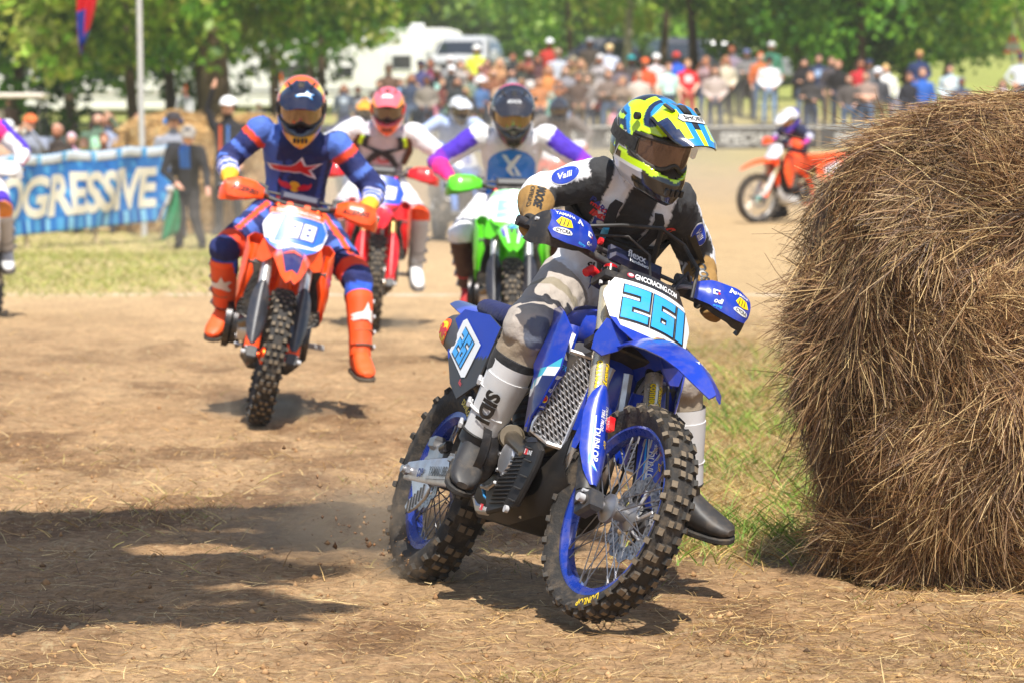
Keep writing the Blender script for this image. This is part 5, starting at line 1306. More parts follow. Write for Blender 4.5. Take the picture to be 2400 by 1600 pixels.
def hand(mb, bones, side, wrist, grip, axis, up, fwd, k=1.0):
    """closed hand: palm behind the grip, four unequal fingers curled over it, thumb below; axis runs along the grip to the little finger"""
    axis = nrm(axis); fwd = nrm(fwd); up = nrm(np.cross(fwd, axis)); up = up if np.dot(up, V3(0, 0, 1)) > 0 else -up
    palm = grip - fwd * .030 + up * .006
    limb(mb, [wrist, wrist + (palm - wrist) * .6], [.030 * k, .033 * k])
    mb.ball(palm, (1, 1, 1) if False else (.046 * k, .020 * k, .036 * k), (1, 1, 1), 12, ax=[axis, fwd, up])
    bones.append(('hand_' + side, wrist, palm, .032, .04))
    for i, (o_, l) in enumerate(((-.034, .95), (-.011, 1.05), (.012, 1.0), (.034, .82))):
        pts = []
        for a in (140, 95, 45, 0, -45, -85):
            rr = .027 * (1 if a > 0 else .98)
            a2 = 140 - (140 - a) * l
            pts.append(grip + axis * o_ + fwd * rr * math.cos(rad(a2)) + up * rr * math.sin(rad(a2)))
        limb(mb, pts, [.0115 * k, .0112 * k, .0108 * k, .0100 * k, .0095 * k, .0085 * k], 8)
        bones.append(('finger_' + side, pts[0], pts[3], .011, .010))
    th = [palm - axis * .035 - up * .005, grip - axis * .040 - fwd * .018 - up * .022, grip - axis * .026 + fwd * .004 - up * .028]
    limb(mb, th, [.013 * k, .012 * k, .010 * k], 8)

def rider_body(root, J, colf, voxel, wrinkle, extra=None):
    mb = MB(); bones = []
    hc = (J['hip_r'] + J['hip_l']) / 2; sc = (J['sh_r'] + J['sh_l']) / 2
    rt0 = nrm(J['hip_r'] - J['hip_l']); rt1 = nrm(J['sh_r'] - J['sh_l']); up = nrm(sc - hc)
    f0 = nrm(np.cross(up, rt0)); f1 = nrm(np.cross(up, rt1))
    L = np.linalg.norm(sc - hc); bend = J.get('bend', .06)
    B = lambda q: hc + (sc - hc) * q - (f0 + f1) / 2 * bend * math.sin(math.pi * np.clip(q, 0, 1))
    mixr = lambda q: nrm(rt0 + (rt1 - rt0) * q); mixf = lambda q: nrm(f0 + (f1 - f0) * q)
    g = J.get('girth', 1.0)
    spec = [(-.16, .150, .110), (0, .178, .135), (.2, .168, .125), (.4, .165, .120), (.62, .185, .130), (.82, .200, .128), (.96, .190, .110), (1.06, .120, .085), (1.13, .06, .055)]
    rings = [(q, B(q), mixr(q), mixf(q), w * g, d * g) for q, w, d in spec]
    T = Torso(rings)
    mb.loft([[T.pt(q, 2 * math.pi * j / 28) for j in range(28)] for q, _, _ in spec], (1, 1, 1))
    bones.append(('torso', B(0), B(1.0), .15, .15))
    neck = J['neck']; limb(mb, [sc + up * .02, neck, J['head']], [.065, .058, .06]); bones.append(('neck', sc + up * .05, J['head'], .06, .06))
    lg = J.get('leg', 1.06)
    for s in ('r', 'l'):
        S, E, W = J['sh_' + s], J['el_' + s], J['wr_' + s]
        mid = (S + E) / 2; fm = E + (W - E) * .35
        limb(mb, [S, mid, E, fm, W], [.078 * g, .070 * g, .062, .060, .037])
        bones += [('uarm_' + s, S, E, .07, .055), ('farm_' + s, E, W, .055, .04)]
        hand(mb, bones, s, W, J['gr_' + s], J['gax_' + s], V3(0, 0, 1), J['gfw_' + s])
        H, K, A = J['hip_' + s], J['kn_' + s], J['an_' + s]
        limb(mb, [H, H + (K - H) * .5, K, K + (A - K) * .3, A], [.098 * g * lg, .088 * g * lg, .076 * lg, .062 * lg, .040])
        bones += [('thigh_' + s, H, K, .095, .075), ('shin_' + s, K, A, .072, .05)]
    body = body_object('body', mb, bones, colf, voxel, 'cloth', root, wrinkle)
    return body, T, bones

def boot(root, K, A, toe, outw, cshaft, cfoot, csole, cbuckle, top=.36, mat='satin', logo=None, fat=1.12):
    """tall off-road boot: shaft round the shin, foot with a thick sole and four buckles"""
    sh = nrm(K - A); f = nrm(toe - A); side = nrm(np.cross(sh, f)); 
    if np.dot(side, outw) < 0: side = -side
    upf = nrm(np.cross(side, f)); upf = upf if np.dot(upf, sh) > 0 else -upf
    fw = nrm(f - sh * np.dot(f, sh))
    L = np.linalg.norm(K - A)
    m = MB(); rings = []; cols = []
    n = 20
    hs = [.0, .06, .12, .18, .24, .30, top]
    for h in hs:
        w = fat * np.interp(h, [0, .06, .12, .25, .36], [.050, .050, .052, .060, .066]); d = fat * np.interp(h, [0, .06, .12, .25, .36], [.058, .056, .056, .066, .072])
        c = A + sh * h - fw * (.006 if h < .1 else -.004)
        rings.append([c + side * w * math.cos(2 * math.pi * j / n) + fw * d * math.sin(2 * math.pi * j / n) + sh * (.02 * math.sin(2 * math.pi * j / n) if h == top else 0) for j in range(n)])
    m.loft(rings, [cfoot, cshaft, cshaft, cshaft, cshaft, cshaft])
    # foot sections from heel to toe
    H = A - upf * .0; rings = []
    for q, w, zt, zb in ((-.085, .030, -.01, -.075), (-.07, .042, .03, -.085), (-.02, .047, .045, -.086), (.05, .047, .030, -.084), (.11, .051, -.005, -.082), (.16, .049, -.025, -.080), (.195, .038, -.038, -.076), (.212, .018, -.05, -.070)):
        rings.append([H + f * q + side * w * math.copysign(abs(math.cos(t)) ** .7, math.cos(t)) + upf * ((zt + zb) / 2 + (zt - zb) / 2 * math.copysign(abs(math.sin(t)) ** .8, math.sin(t))) for t in np.linspace(0, 2 * math.pi, n, endpoint=False)])
    m.loft(rings, cfoot)
    b = m.build('boot', mat, root)
    m = MB(); P = [(-.09, -.030), (-.075, -.043), (-.02, -.049), (.05, -.049), (.11, -.054), (.165, -.052), (.20, -.038), (.217, -.012), (.217, .012), (.20, .038), (.165, .052), (.11, .054), (.05, .049), (-.02, .049), (-.075, .043), (-.09, .030)]
    m.prism(P, H - upf * .087, f, side, .020, csole, .004)
    for k in range(8): m.box(H - upf * .097 + f * (-.06 + .034 * k), (.018, .085, .008), csole, f, side, .002)
    m.build('sole', 'rubber', b)
    m = MB(); hp_ = np.linspace(.05, top - .015, 9)
    G = np.array([[A + sh * h - fw * .002 + (side * math.sin(a) * (np.interp(h, [0, .12, .36], [.052, .054, .068])) + fw * math.cos(a) * (np.interp(h, [0, .12, .36], [.058, .062, .076]))) * fat for a in np.linspace(rad(-62), rad(62), 9)] for h in hp_])
    m.sheet(G, .008, tuple(c_ * .86 for c_ in cshaft)); m.build('shin_plate', mat, b)
    m = MB()
    for h in (.045, .12, .20, .28):
        c = A + sh * h; w = (.056 if h > .1 else .052) * fat; 
        if h > top - .02: continue
        pts = [c + (side * math.cos(a) + fw * math.sin(a)) * (w + .006) for a in np.linspace(rad(-20), rad(120), 7)]
        m.tube(pts, .0055, cbuckle if h > .05 else csole, 6, hint=sh)
        m.box(c + side * (w + .010), (.012, .05, .022), STEEL if cbuckle != STEEL else DGREY, side, fw, .004)
    m.build('buckle', 'satin', b)
    if logo:
        m = MB(); bv = bvh_of(b)
        O = A + sh * logo[1] + fw * .2; ey = sh; ex = nrm(np.cross(ey, fw)); 
        th = 0 if hasattr(logo[2], 'shape') else rad(logo[2]); nd = nrm(fw * math.cos(th) + side * math.sin(th)) if not hasattr(logo[2], 'shape') else nrm(logo[2] - sh * np.dot(logo[2], sh)); ex = nrm(np.cross(sh, nd)); O = A + sh * logo[1] + nd * .15
        if isinstance(logo[0], str): text_on(m, logo[0], O, -sh if len(logo) > 5 else ex, ex if len(logo) > 5 else sh, logo[3], logo[4], bv, bold=.05, off=.014, sub=.015)
        else: poly_on(m, [(x * logo[3], y * logo[3]) for x, y in logo[0]], O, ex, sh, logo[4], bv, .012, .02)
        if m.F: m.build('lettering', 'decal', b)
    return b

def helmet(root, O, fdir, updir, s):
    """full-face off-road helmet with peak, goggles and strap; x forward, y left, z up"""
    x = nrm(fdir); y = nrm(np.cross(updir, x)); z = np.cross(x, y)
    M = np.eye(4); M[:3, 0] = x; M[:3, 1] = y; M[:3, 2] = z; M[:3, 3] = O
    k = s.get('size', 1.0); M[:3, :3] *= k
    fi = s.get('fine', 1); nz, na = 44 * fi, 96 * fi
    zs = np.concatenate([np.linspace(-.178, .09, 30 * fi), .09 + (.135 - .09) * np.sin(np.linspace(.1, math.pi / 2, 14 * fi))])
    def sect(zz, a):
        if zz >= 0: q = math.sqrt(max(0, 1 - (zz / .136) ** 2)); lf, lb, w, px = .150 * q, .152 * q, .124 * q, 1.0
        else:
            Z = [-.18, -.165, -.14, -.10, -.06, -.03, 0]
            lf = np.interp(zz, Z, [.185, .205, .212, .200, .172, .156, .150]); lb = np.interp(zz, Z, [-.04, .05, .095, .128, .145, .150, .152]); w = np.interp(zz, Z, [.050, .078, .100, .117, .124, .125, .124])
        ca, sa = math.cos(a), math.sin(a)
        e = np.interp(zz, [-.18, -.06, 0], [1.25, 1.0, 1.0]) if ca > 0 else 1.0
        X = (lf if ca > 0 else lb) * math.copysign(abs(ca) ** (1 / 1.0), ca); Y = w * math.copysign(abs(sa) ** e, sa)
        return X, Y
    G = np.zeros((nz, na, 3))
    for i in range(nz):
        for j in range(na):
            a = 2 * math.pi * j / na - math.pi
            X, Y = sect(zs[i], a); G[i, j] = (X, Y, zs[i] * 1.0 + (.0 if zs[i] > -.1 else (.02 * (1 - math.cos(a)) / 2)))
    def inport(p): 
        if p[0] < .045: return False
        yy = abs(p[1]); top = .040 - .010 * (yy / .11) ** 2; bot = -.082 + .030 * (yy / .11) ** 2
        return bot < p[2] < top and yy < .108
    F = []; cc = []
    for i in range(nz - 1):
        for j in range(na):
            j2 = (j + 1) % na; q = [(i, j), (i, j2), (i + 1, j2), (i + 1, j)]
            c = np.mean([G[t] for t in q], 0)
            if inport(c): continue
            F.append([t[0] * na + t[1] for t in q]); cc.append(s['col'](c, math.degrees(math.atan2(c[1], c[0]))))
    F.append([(nz - 1) * na + j for j in range(na)]); cc.append(s['col'](V3(0, 0, .136), 0))
    m = MB(); m.add(G.reshape(-1, 3), F, cc)
    shell = m.build('helmet', 'helmet_paint', root, M, smooth=50)
    vertex_colours(shell, [s['col'](c, math.degrees(math.atan2(c[1], c[0]))) for c in G.reshape(-1, 3)])
    sol = shell.modifiers.new('thick', 'SOLIDIFY'); sol.thickness = .012 * k; sol.offset = -1
    # peak
    m = MB(); nu, nv = 12 * fi + 1, 16 * fi + 1; P = np.zeros((nu, nv, 3))
    pk = s.get('peak_len', 1.0); dr = s.get('peak_drop', 0)
    for i in range(nu):
        t = i / (nu - 1)
        xx = .05 + (.235 * pk) * t; w = np.interp(t, [0, .15, .5, .85, 1], [.075, .098, .108, .095, .072]); zz = np.interp(t, [0, .2, .5, 1], [.134, .140, .128, .078 - dr])
        for j in range(nv):
            u = -1 + 2 * j / (nv - 1)
            dz = .05 * abs(u) ** 2.2 * np.interp(t, [0, .4, 1], [1.2, 1.05, .45]); rid = .010 * math.exp(-((abs(u) - .38) / .12) ** 2) * (1 - t)
            P[i, j] = (xx - .035 * abs(u) ** 3 * t, w * u, zz - dz + rid)
    m.sheet(P, .006, s['peak'], colf=(lambda i, j: s['peakcol'](i / (nu - 1), -1 + 2 * (j + .5) / (nv - 1))) if s.get('peakcol') else None)
    peak = m.build('peak', 'helmet_paint', shell, M)
    m = MB()   # vents, screws on peak and chin
    m.box((.115, 0, .140), (.05, .03, .014), BLACK, (1, 0, -.15), (0, 1, 0), .005)
    for sg in (-1, 1):
        m.tube([(.045, sg * .118, .075), (.045, sg * .133, .075)], .013, BLACK, 12)
        m.box((.11, sg * .060, .138), (.045, .012, .012), BLACK, (1, -sg * .3, -.12), (0, 1, 0), .004)
    for q in (-.03, -.01, .01, .03): m.box((.207 - 2.2 * q * q, q, -.125), (.012, .012, .026), BLACK, ch=.003)
    m.build('vent', 'satin', shell, M)
    # goggles
    m = MB(); na2 = 25; fr_t = []; fr_b = []
    for i in range(na2):
        a = rad(-72 + 144 * i / (na2 - 1)); R = .150
        nose = math.exp(-(math.degrees(a) / 13) ** 2)
        fr_t.append(V3(R * math.cos(a) * 1.06, R * .78 * math.sin(a), .030 - .012 * (abs(a) / 1.25) ** 2)); fr_b.append(V3(R * math.cos(a) * 1.06, R * .78 * math.sin(a), -.070 + .026 * nose + .028 * (abs(a) / 1.25) ** 3))
    loop = fr_t + fr_b[::-1]
    m.tube(loop + [loop[0]], .0095, s.get('goggle', BLACK), 8)
    gg = m.build('goggles', 'satin', shell, M)
    m = MB(); Gl = np.array([[b + (t - b) * v for v in np.linspace(0, 1, 6)] for t, b in zip(fr_t, fr_b)]); Gl[:, 1:-1, 0] += .004
    m.sheet(Gl, .002, s.get('lens', (.10, .07, .05))); m.build('lens', 'lens', shell, M, smooth=80)
    m = MB(); st = []
    for i in range(15):
        a = rad(62 + 236 * i / 14); X, Y = sect(-.012, a - 0); st.append([(X * 1.025, Y * 1.025, -.035 + h) for h in (0, .02, .04)])
    Gs = np.array(st); m.sheet(Gs, .004, s.get('strap', BLACK)); m.build('goggle_strap', 'cloth', shell, M)
    m = MB(); m.ball((.0, 0, -.02), (.125, .10, .11), (.015, .012, .01), 16); m.build('liner', 'cloth', shell, M)
    if s.get('tearoff'):
        m = MB(); yy = -1 if s['tearoff'] < 0 else 1
        Gt = np.array([[V3(.06 - .02 * t, yy * (.118 + .055 * t), -.045 + .07 * v + .006 * math.sin(6 * t)) for v in (0, .5, 1)] for t in np.linspace(0, 1, 6)])
        m.sheet(Gt, .0015, (.75, .75, .74)); m.build('tear_off', 'tearoff', shell, M)
    m = MB()
    if s.get('art'): s['art'](m, bvh_of(shell), bvh_of(peak), M)
    if m.F: m.build('lettering', 'decal', shell)
    return shell
to = mk('tearoff', 0.1, var=0.02)
to.node_tree.nodes['Principled BSDF'].inputs['Transmission Weight'].default_value = 0.85

def grip_joints(J, steer):
    ST = np.array(rot_about(UH, steer, SO)); RS = ST[:3, :3]
    for s, sd in (('r', -1), ('l', 1)):
        J['gr_' + s] = xfp(ST, sp(-.040, sd * .355, .905)[None])[0]
        J['gax_' + s] = RS @ V3(0, sd, 0); J['gfw_' + s] = RS @ (NH * .9 + UH * .25)
        if 'wr_' + s not in J:
            e = J['el_' + s]; g = J['gr_' + s]; J['wr_' + s] = g + nrm(e - g) * .085 - RS @ NH * .02 + RS @ UH * .015
    return J
# ------------------------------------------------------------------ the motorcycles and their riders
def pose(px, d, yaw, roll, pitch=0.0):
    """front tyre meets the ground where photo column px is at depth d"""
    q = unproj(px, 255, d); ct = V3(q[0], q[1], 0); dr = V3(math.cos(yaw), math.sin(yaw), 0)
    o = ct - dr * .74; o[2] = float(gz(o[0], o[1])) - .005
    return Matrix.Translation(Vector(o)) @ Matrix.Rotation(yaw, 4, 'Z') @ Matrix.Rotation(pitch, 4, 'Y') @ Matrix.Rotation(roll, 4, 'X')

HM = Matrix.Translation((-.0546, 12.6327, .0077)) @ Matrix.Rotation(-1.1986, 4, 'Z') @ Matrix.Rotation(-.0277, 4, 'Y') @ Matrix.Rotation(-.3358, 4, 'X')
HST = .1265
def hero_shroud(x, z):
    q = z - .55 * x
    return lin('#101c58') if q < .46 else (WHITE if q < .485 and x > .1 else (lin('#3fb0c8') if q < .50 and x > .1 else BLUE))
def blue_fender(i, j, nu, nv): return BLUE
hero = make_bike(dict(hero=True, M=HM, steer=HST, main=BLUE, label='blue and black motorcycle numbered 261 leaning hard beside the hay bale', group='racing motorcycles', rim=lin('#0838a0'), fork=GOLD, plate=WHITE, plate_top=(.015, .015, .016), plate_low=BLUE, num='261', numcol=CYAN, hguard_back=BLACK, panel=(.03, .03, .033), radguard=(.56, .56, .57), pad=NAVY, seat=lin('#101a50'), spoke=(.26, .26, .27), rfender=lin('#2a3fc4'), cap=RED, shroudcol=hero_shroud, spring=DGREY))

# hero rider: joints read off the photograph at the depths the motorcycle gives, then turned into the motorcycle's frame
HI = np.array(HM.inverted())
def hp(px, py, d): return xfp(HI, unproj(px, py, d)[None])[0]
J = dict(hip_r=hp(1338, 655, 12.93), hip_l=hp(1432, 690, 13.02), kn_r=hp(1243, 775, 12.52), kn_l=hp(1592, 895, 12.72), an_r=hp(1116, 1040, 12.64), an_l=hp(1596, 1165, 12.80),
         sh_r=hp(1408, 415, 12.60), sh_l=hp(1580, 470, 12.68), el_r=hp(1262, 455, 12.66), el_l=hp(1632, 600, 12.92), neck=hp(1508, 392, 12.52), head=hp(1530, 340, 12.46), bend=.05, girth=.90, leg=1.16)
grip_joints(J, HST)
UPL = HI[:3, :3] @ V3(0, 0, 1)
BR = lin('#958570'); PG = lin('#aaa096'); OLV = lin('#8d8370'); SLATE = lin('#5c6270'); JW = (.74, .74, .76); JB = (.028, .029, .032)
KPAD = hp(1264, 782, 12.43)
def hero_col(nm, t, p, r):
    if nm.startswith(('hand', 'finger')): return TAN if nm.startswith('hand') else (.03, .028, .026)
    if nm.startswith('farm'):
        if t > .38: return TAN
        return JW if r[2] > -.2 or t > .3 else JB
    if nm.startswith('uarm'):
        a = np.dot(r, UPL)
        if t > .88: return JW
        return JW if (a > .08 and t > .06) else JB
    if nm == 'torso':
        h_ = (J['hip_r'] + J['hip_l']) / 2; side = abs(np.dot(p - h_ - ((J['sh_r'] + J['sh_l']) / 2 - h_) * t, nrm(J['sh_r'] - J['sh_l'])))
        if t < .56: return JW if t > .03 else PG
        return JB if (side > .115 or side < .052) else JW
    if nm == 'neck': return JB
    if nm.startswith('thigh'):
        if .50 < t < .62: return OLV
        return SLATE if np.linalg.norm((p - KPAD) * [1, 1.0, .9]) < .054 else PG
    if nm.startswith('shin'):
        if np.linalg.norm((p - KPAD) * [1, 1.0, .9]) < .054: return SLATE
        if t < .04: return PG
        if t > .27: return (.02, .02, .022)
        return BR
    return PG
def rider(M, J, colf, voxel, wr, label, group='racing riders'):
    root = empty('person', M, label, 'person', group)
    body, T, bones = rider_body(root, J, colf, voxel, wr)
    return root, body, T
HL = 'rider in black and white with a bright yellow and blue helmet leaning into the turn'
hr, hbody, hT = rider(HM, J, hero_col, .0085, .009, HL)
HB = bvh_of(hbody)
boot(hr, J['kn_r'], J['an_r'], hp(1098, 1112, 12.40), V3(0, -1, 0), (.70, .70, .70), (.025, .025, .027), (.02, .02, .02), (.66, .66, .66), top=.27, fat=1.22, logo=('SIDI', .155, HI[:3, :3] @ V3(-.25, -1, 0), .052, BLACK, 1))
boot(hr, J['kn_l'], J['an_l'], hp(1712, 1205, 12.68), V3(0, 1, 0), (.70, .70, .70), (.03, .03, .032), (.02, .02, .02), (.66, .66, .66), top=.27, fat=1.22)
# knee guards under the trousers
for s in ('r', 'l'):
    K, A = J['kn_' + s], J['an_' + s]; m = MB()
    q0 = K + (A - K) * .22; q1 = K + (A - K) * .40
    m.tube([q0, (q0 + q1) / 2, q1], [.080, .080, .076], (.018, .018, .02), 18); m.build('knee_guard', 'cloth', hr)
# harness of the drink pack: band round the chest and two shoulder straps
m = MB()
G = np.array([[hT.pt(q, a, .016) for q in np.linspace(.50, .68, 5)] for a in np.linspace(rad(-20), rad(200), 29)]); m.sheet(G, .012, (.02, .02, .022))
for sg in (-1, 1):
    G = np.array([[hT.pt(q, rad(90 + sg * (9 + 11 * w + 25 * max(0, q - .7))), .018) for w in (0, .33, .66, 1)] for q in np.linspace(.62, 1.02, 9)]); m.sheet(G, .010, (.022, .022, .024))
G = np.array([[hT.pt(q, rad(90 + a), .026) for q in (.54, .60, .66)] for a in np.linspace(-24, 24, 5)]); m.sheet(G, .010, (.03, .03, .03))
hs = m.build('harness', 'cloth', hr)
m = MB(); b0 = hT.pt(.74, rad(72), .035); m.tube([hT.pt(.80, rad(72), .035), b0, hT.pt(.68, rad(72), .04)], [.010, .012, .009], lin('#3aa0c8'), 10)
m.tube([hT.pt(.68, rad(72), .04), hT.pt(.55, rad(74), .045), hT.pt(.36, rad(80), .06), hT.pt(.24, rad(100), .075), hT.pt(.34, rad(118), .075), hT.pt(.6, rad(118), .05), hT.pt(.95, rad(112), .03)], .009, (.03, .03, .03), 10); m.build('drink_hose', 'satin', hr)
# prints on the jersey
m = MB()
def chest(txt, q, a, h, c, **k):
    a = 180 - a; p = hT.pt(q, rad(a)); n_ = nrm(p - hT.at(q)[0]); up = nrm(hT.pt(q + .1, rad(a)) - p); ex = np.cross(up, n_)
    text_on(m, txt, p + n_ * .05, ex, up, h, c, HB, off=.002, sub=.02, **k)
chest('SHOEI', .42, 95, .022, BLACK, bold=.02); chest('SUNEX', .345, 94, .028, BLACK, bold=.03)
chest('SIDI', .36, 74, .032, BLACK, bold=.04, shear=.2); chest('PRO', .27, 80, .020, RED, bold=.03); chest('TM', .25, 100, .030, lin('#233a90'), bold=.05)
chest('PARTS', .93, 122, .022, lin('#24348c'), bold=.03); chest('maxxis', .86, 122, .020, RED, bold=.03); chest('IMS', .78, 122, .030, RED, bold=.05, shear=.2); chest('DID', .86, 58, .034, RED, bold=.05)
p = hT.pt(.71, rad(64)); n_ = nrm(p - hT.at(.71)[0]); up = nrm(hT.pt(.8, rad(64)) - p); poly_on(m, [(-.025, -.02), (.025, -.02), (.025, .02), (-.025, .02)], p + n_ * .05, np.cross(up, n_), up, lin('#1f3a9a'), HB, .002, .02)
poly_on(m, ell(0, 0, .015, .015), p + n_ * .05, np.cross(up, n_), up, WHITE, HB, .003, .02)
for s, k in (('r', -1), ('l', 1)):
    S, E = J['sh_' + s], J['el_' + s]; d = nrm(E - S)
    cam_l = xfp(HI, np.array([[0, 0, CAM_H + 3.5]]))[0]; c = S + (E - S) * .45; n_ = nrm(cam_l - c); n_ = nrm(n_ - d * np.dot(n_, d)); ex = d * (-1 if k < 0 else 1); up = np.cross(n_, ex)
    poly_on(m, ell(0, 0, .052, .032), c + n_ * .09 + up * .02, ex, up, WHITE, HB, .002, .02); poly_on(m, ell(0, 0, .048, .029), c + n_ * .09 + up * .02, ex, up, lin('#2144b4'), HB, .003, .02); text_on(m, 'Valli', c + n_ * .09 + up * .02, ex, up, .022, WHITE, HB, off=.004, sub=.02, shear=.2)
    E2, W2 = J['el_' + s], J['wr_' + s]; d = nrm(W2 - E2); c = E2 + (W2 - E2) * .72
    cam_l = xfp(HI, np.array([[0, 0, CAM_H]]))[0]; n_ = nrm(cam_l - c); n_ = nrm(n_ - d * np.dot(n_, d)); ex = d; up = np.cross(n_, ex)
    text_on(m, 'MOOSE', c + n_ * .08 + up * .006, ex, up, .030, (.02, .02, .02), HB, bold=.05, shear=.2, off=.002, sub=.015, maxw=.11); text_on(m, 'OFFROAD', c + n_ * .08 - up * .022, ex, up, .014, (.03, .025, .02), HB, bold=.02, off=.002, sub=.015, maxw=.10)
m.build('jersey_print', 'decal', hr)
# helmet
NB, SB, DB_ = lin('#c6ee12'), lin('#1f86cf'), lin('#16284c')
def hero_hcol(c, az):
    x, y, z = c; a = abs(az)
    if z < -.115 and x > .08: return BLACK
    if z < -.06: 
        if x > .12: return NB if z > -.095 + .012 * abs(math.sin(az * .12)) and z < -.068 + .010 * abs(math.sin(az * .12)) else BLACK
        return (.62, .63, .65) if (x > -.02 and z < -.085) or z < -.12 else (BLACK if x < .02 else NB)
    if z < .02 and x > .05: return BLACK
    # slanting bands over the side and crown
    s = z * 1.35 + x * .75 + .03 * math.sin(x * 38 + y * 10)
    if z > .10 and abs(y) < .028: return SB if x > .0 else DB_
    if x < -.03 and z < .055: 
        return BLACK if s < .0 else (NB if s < .02 else BLACK)
    k = (s * 19 + abs(y) * 12) % 3.0
    if k < 1.05: return NB
    if k < 1.6: return DB_
    if k < 2.15: return SB
    return NB if abs(y) > .07 else BLACK
def hero_peak(t, u):
    a = abs(u)
    if a > .93: return BLACK
    if a < .10 + .10 * (1 - t): return BLACK if t < .7 else NB
    if a < .42 - .05 * t: return SB
    if a < .62 + .1 * (1 - t) and t < .85: return NB
    if t > .45 and a > .55 + .25 * (1 - t): return DB_
    return NB if t < .35 else (DB_ if a > .7 else SB)
def hero_art(m, bs, bp, M):
    f = lambda p: xfp(M, np.array(p, float)[None])[0]; d = lambda v: M[:3, :3] @ np.array(v, float)
    ex, ey = d((0, 1, 0)), d((-.9, 0, .42)); O = f((.203, 0, .20))
    hexa = lambda w, h: [(-w, 0), (-w * .8, h), (w * .8, h), (w, 0), (w * .8, -h), (-w * .8, -h)]
    poly_on(m, hexa(.054, .019), O, ex, ey, BLACK, bp, .002, .02); poly_on(m, hexa(.0515, .0168), O, ex, ey, (.8, .8, .8), bp, .003, .02)
    text_on(m, 'SHOEI', O, ex, ey, .021, BLACK, bp, bold=.03, off=.004, sub=.015, maxw=.072)
    for sd in (-1, 1):
        ex2, ey2 = d((.8 * -sd * -1, 0, -.55)) if sd < 0 else d((-.8, 0, .55)), None
        ex2 = d((.75, 0, -.6)) if sd < 0 else d((-.75, 0, .6)); ey2 = d((.6, 0, .75)) 
        if sd > 0: ey2 = d((.6, 0, .75))
        poly_on(m, [(x * .15, y * .12) for x, y in STAR_LOGO], f((-.03, sd * .26, -.01)), ex2, ey2, (.5, .5, .5), bs, .002, .02); poly_on(m, [(x * .13, y * .10) for x, y in STAR_LOGO], f((-.03, sd * .26, -.01)), ex2, ey2, (.015, .015, .015), bs, .003, .02)
def dirw(az, el):      # direction in the place: az from straight at the lens towards the right of the photo, el upward
    return V3(math.sin(az) * math.cos(el), -math.cos(az) * math.cos(el), math.sin(el))
RHI = HI[:3, :3]
fd = RHI @ dirw(rad(33), rad(-22)); ud = RHI @ nrm(V3(.16, 0, 1) + dirw(rad(33), 0) * .4)
helmet(hr, hp(1530, 318, 12.44), fd, ud, dict(col=hero_hcol, peak=DB_, peakcol=hero_peak, art=hero_art, lens=(.13, .085, .075), tearoff=1, goggle=BLACK, size=.93, fine=2))

# ---------------------------------------------------------------- riders who come straight at the camera
def std_joints(st, hz=0, **k):
    J = dict(hip_r=V3(-.24, -.10, 1.02 + hz), hip_l=V3(-.24, .10, 1.02 + hz), kn_r=V3(.17, -.27, .80), kn_l=V3(.17, .27, .80), an_r=V3(-.05, -.22, .50), an_l=V3(-.05, .22, .50),
             sh_r=V3(-.02, -.205, 1.42 + hz), sh_l=V3(-.02, .205, 1.42 + hz), el_r=V3(.0, -.44, 1.27 + hz * .5), el_l=V3(.0, .44, 1.27 + hz * .5), neck=V3(.03, 0, 1.47 + hz), head=V3(.07, 0, 1.56 + hz), bend=.06)
    J.update(k); return grip_joints(J, st)
def stripes(cols, edges):
    return lambda t: cols[int(np.searchsorted(edges, t))]
# orange bike no. 98 / blue rider
OM = pose(600, 19.75, rad(-87), rad(-11)); OS = rad(3)
O2 = lin('#ff5410')
make_bike(dict(M=OM, steer=OS, main=O2, label='orange motorcycle numbered 98 coming head on left of the blue one', group='racing motorcycles', rim=(.04, .04, .045), fork=(.66, .66, .64), plate=lin('#e8e8f0'), plate_top=O2, plate_low=lin('#3c74d8'), num='98', numcol=WHITE, numout=lin('#0e2478'), numy=.03, numh=.092, plate_art=[([(-.10, .59), (.10, .59), (.15, .64), (.16, .70), (.135, .745), (-.07, .745)], lin('#2f6bd8')), ([(-.15, .75), (.13, .75), (.13, .742), (-.15, .742)], lin('#1c2c70'))], top_text='GNCCRACING.COM', guard=lin('#31343c'), guard2=O2, hguard=O2, hguard_back=O2, gtext='ACERBIS', fender=lin('#2d2f66'), fendercol=lambda i, j, nu, nv: O2 if (j in (0, 1, nv - 2, nv - 3) or i < 2 or i >= nu - 2 or (abs(j - (nv - 1) / 2 + .5) in (2, 4) and i < 5)) else lin('#2a2c62'), fender_art=[(ell(0, -.03, .05, .022), O2)], fender_text=('98', .0) if False else None, spoke=(.2, .2, .2), hub=O2, swing=(.5, .5, .5), frame=O2, radguard=(.05, .05, .05), clamp=O2, panel=O2, flap=O2, cap=O2))
NV = lin('#17245e'); LB = lin('#4a6cc0'); CB = lin('#2f62e0')
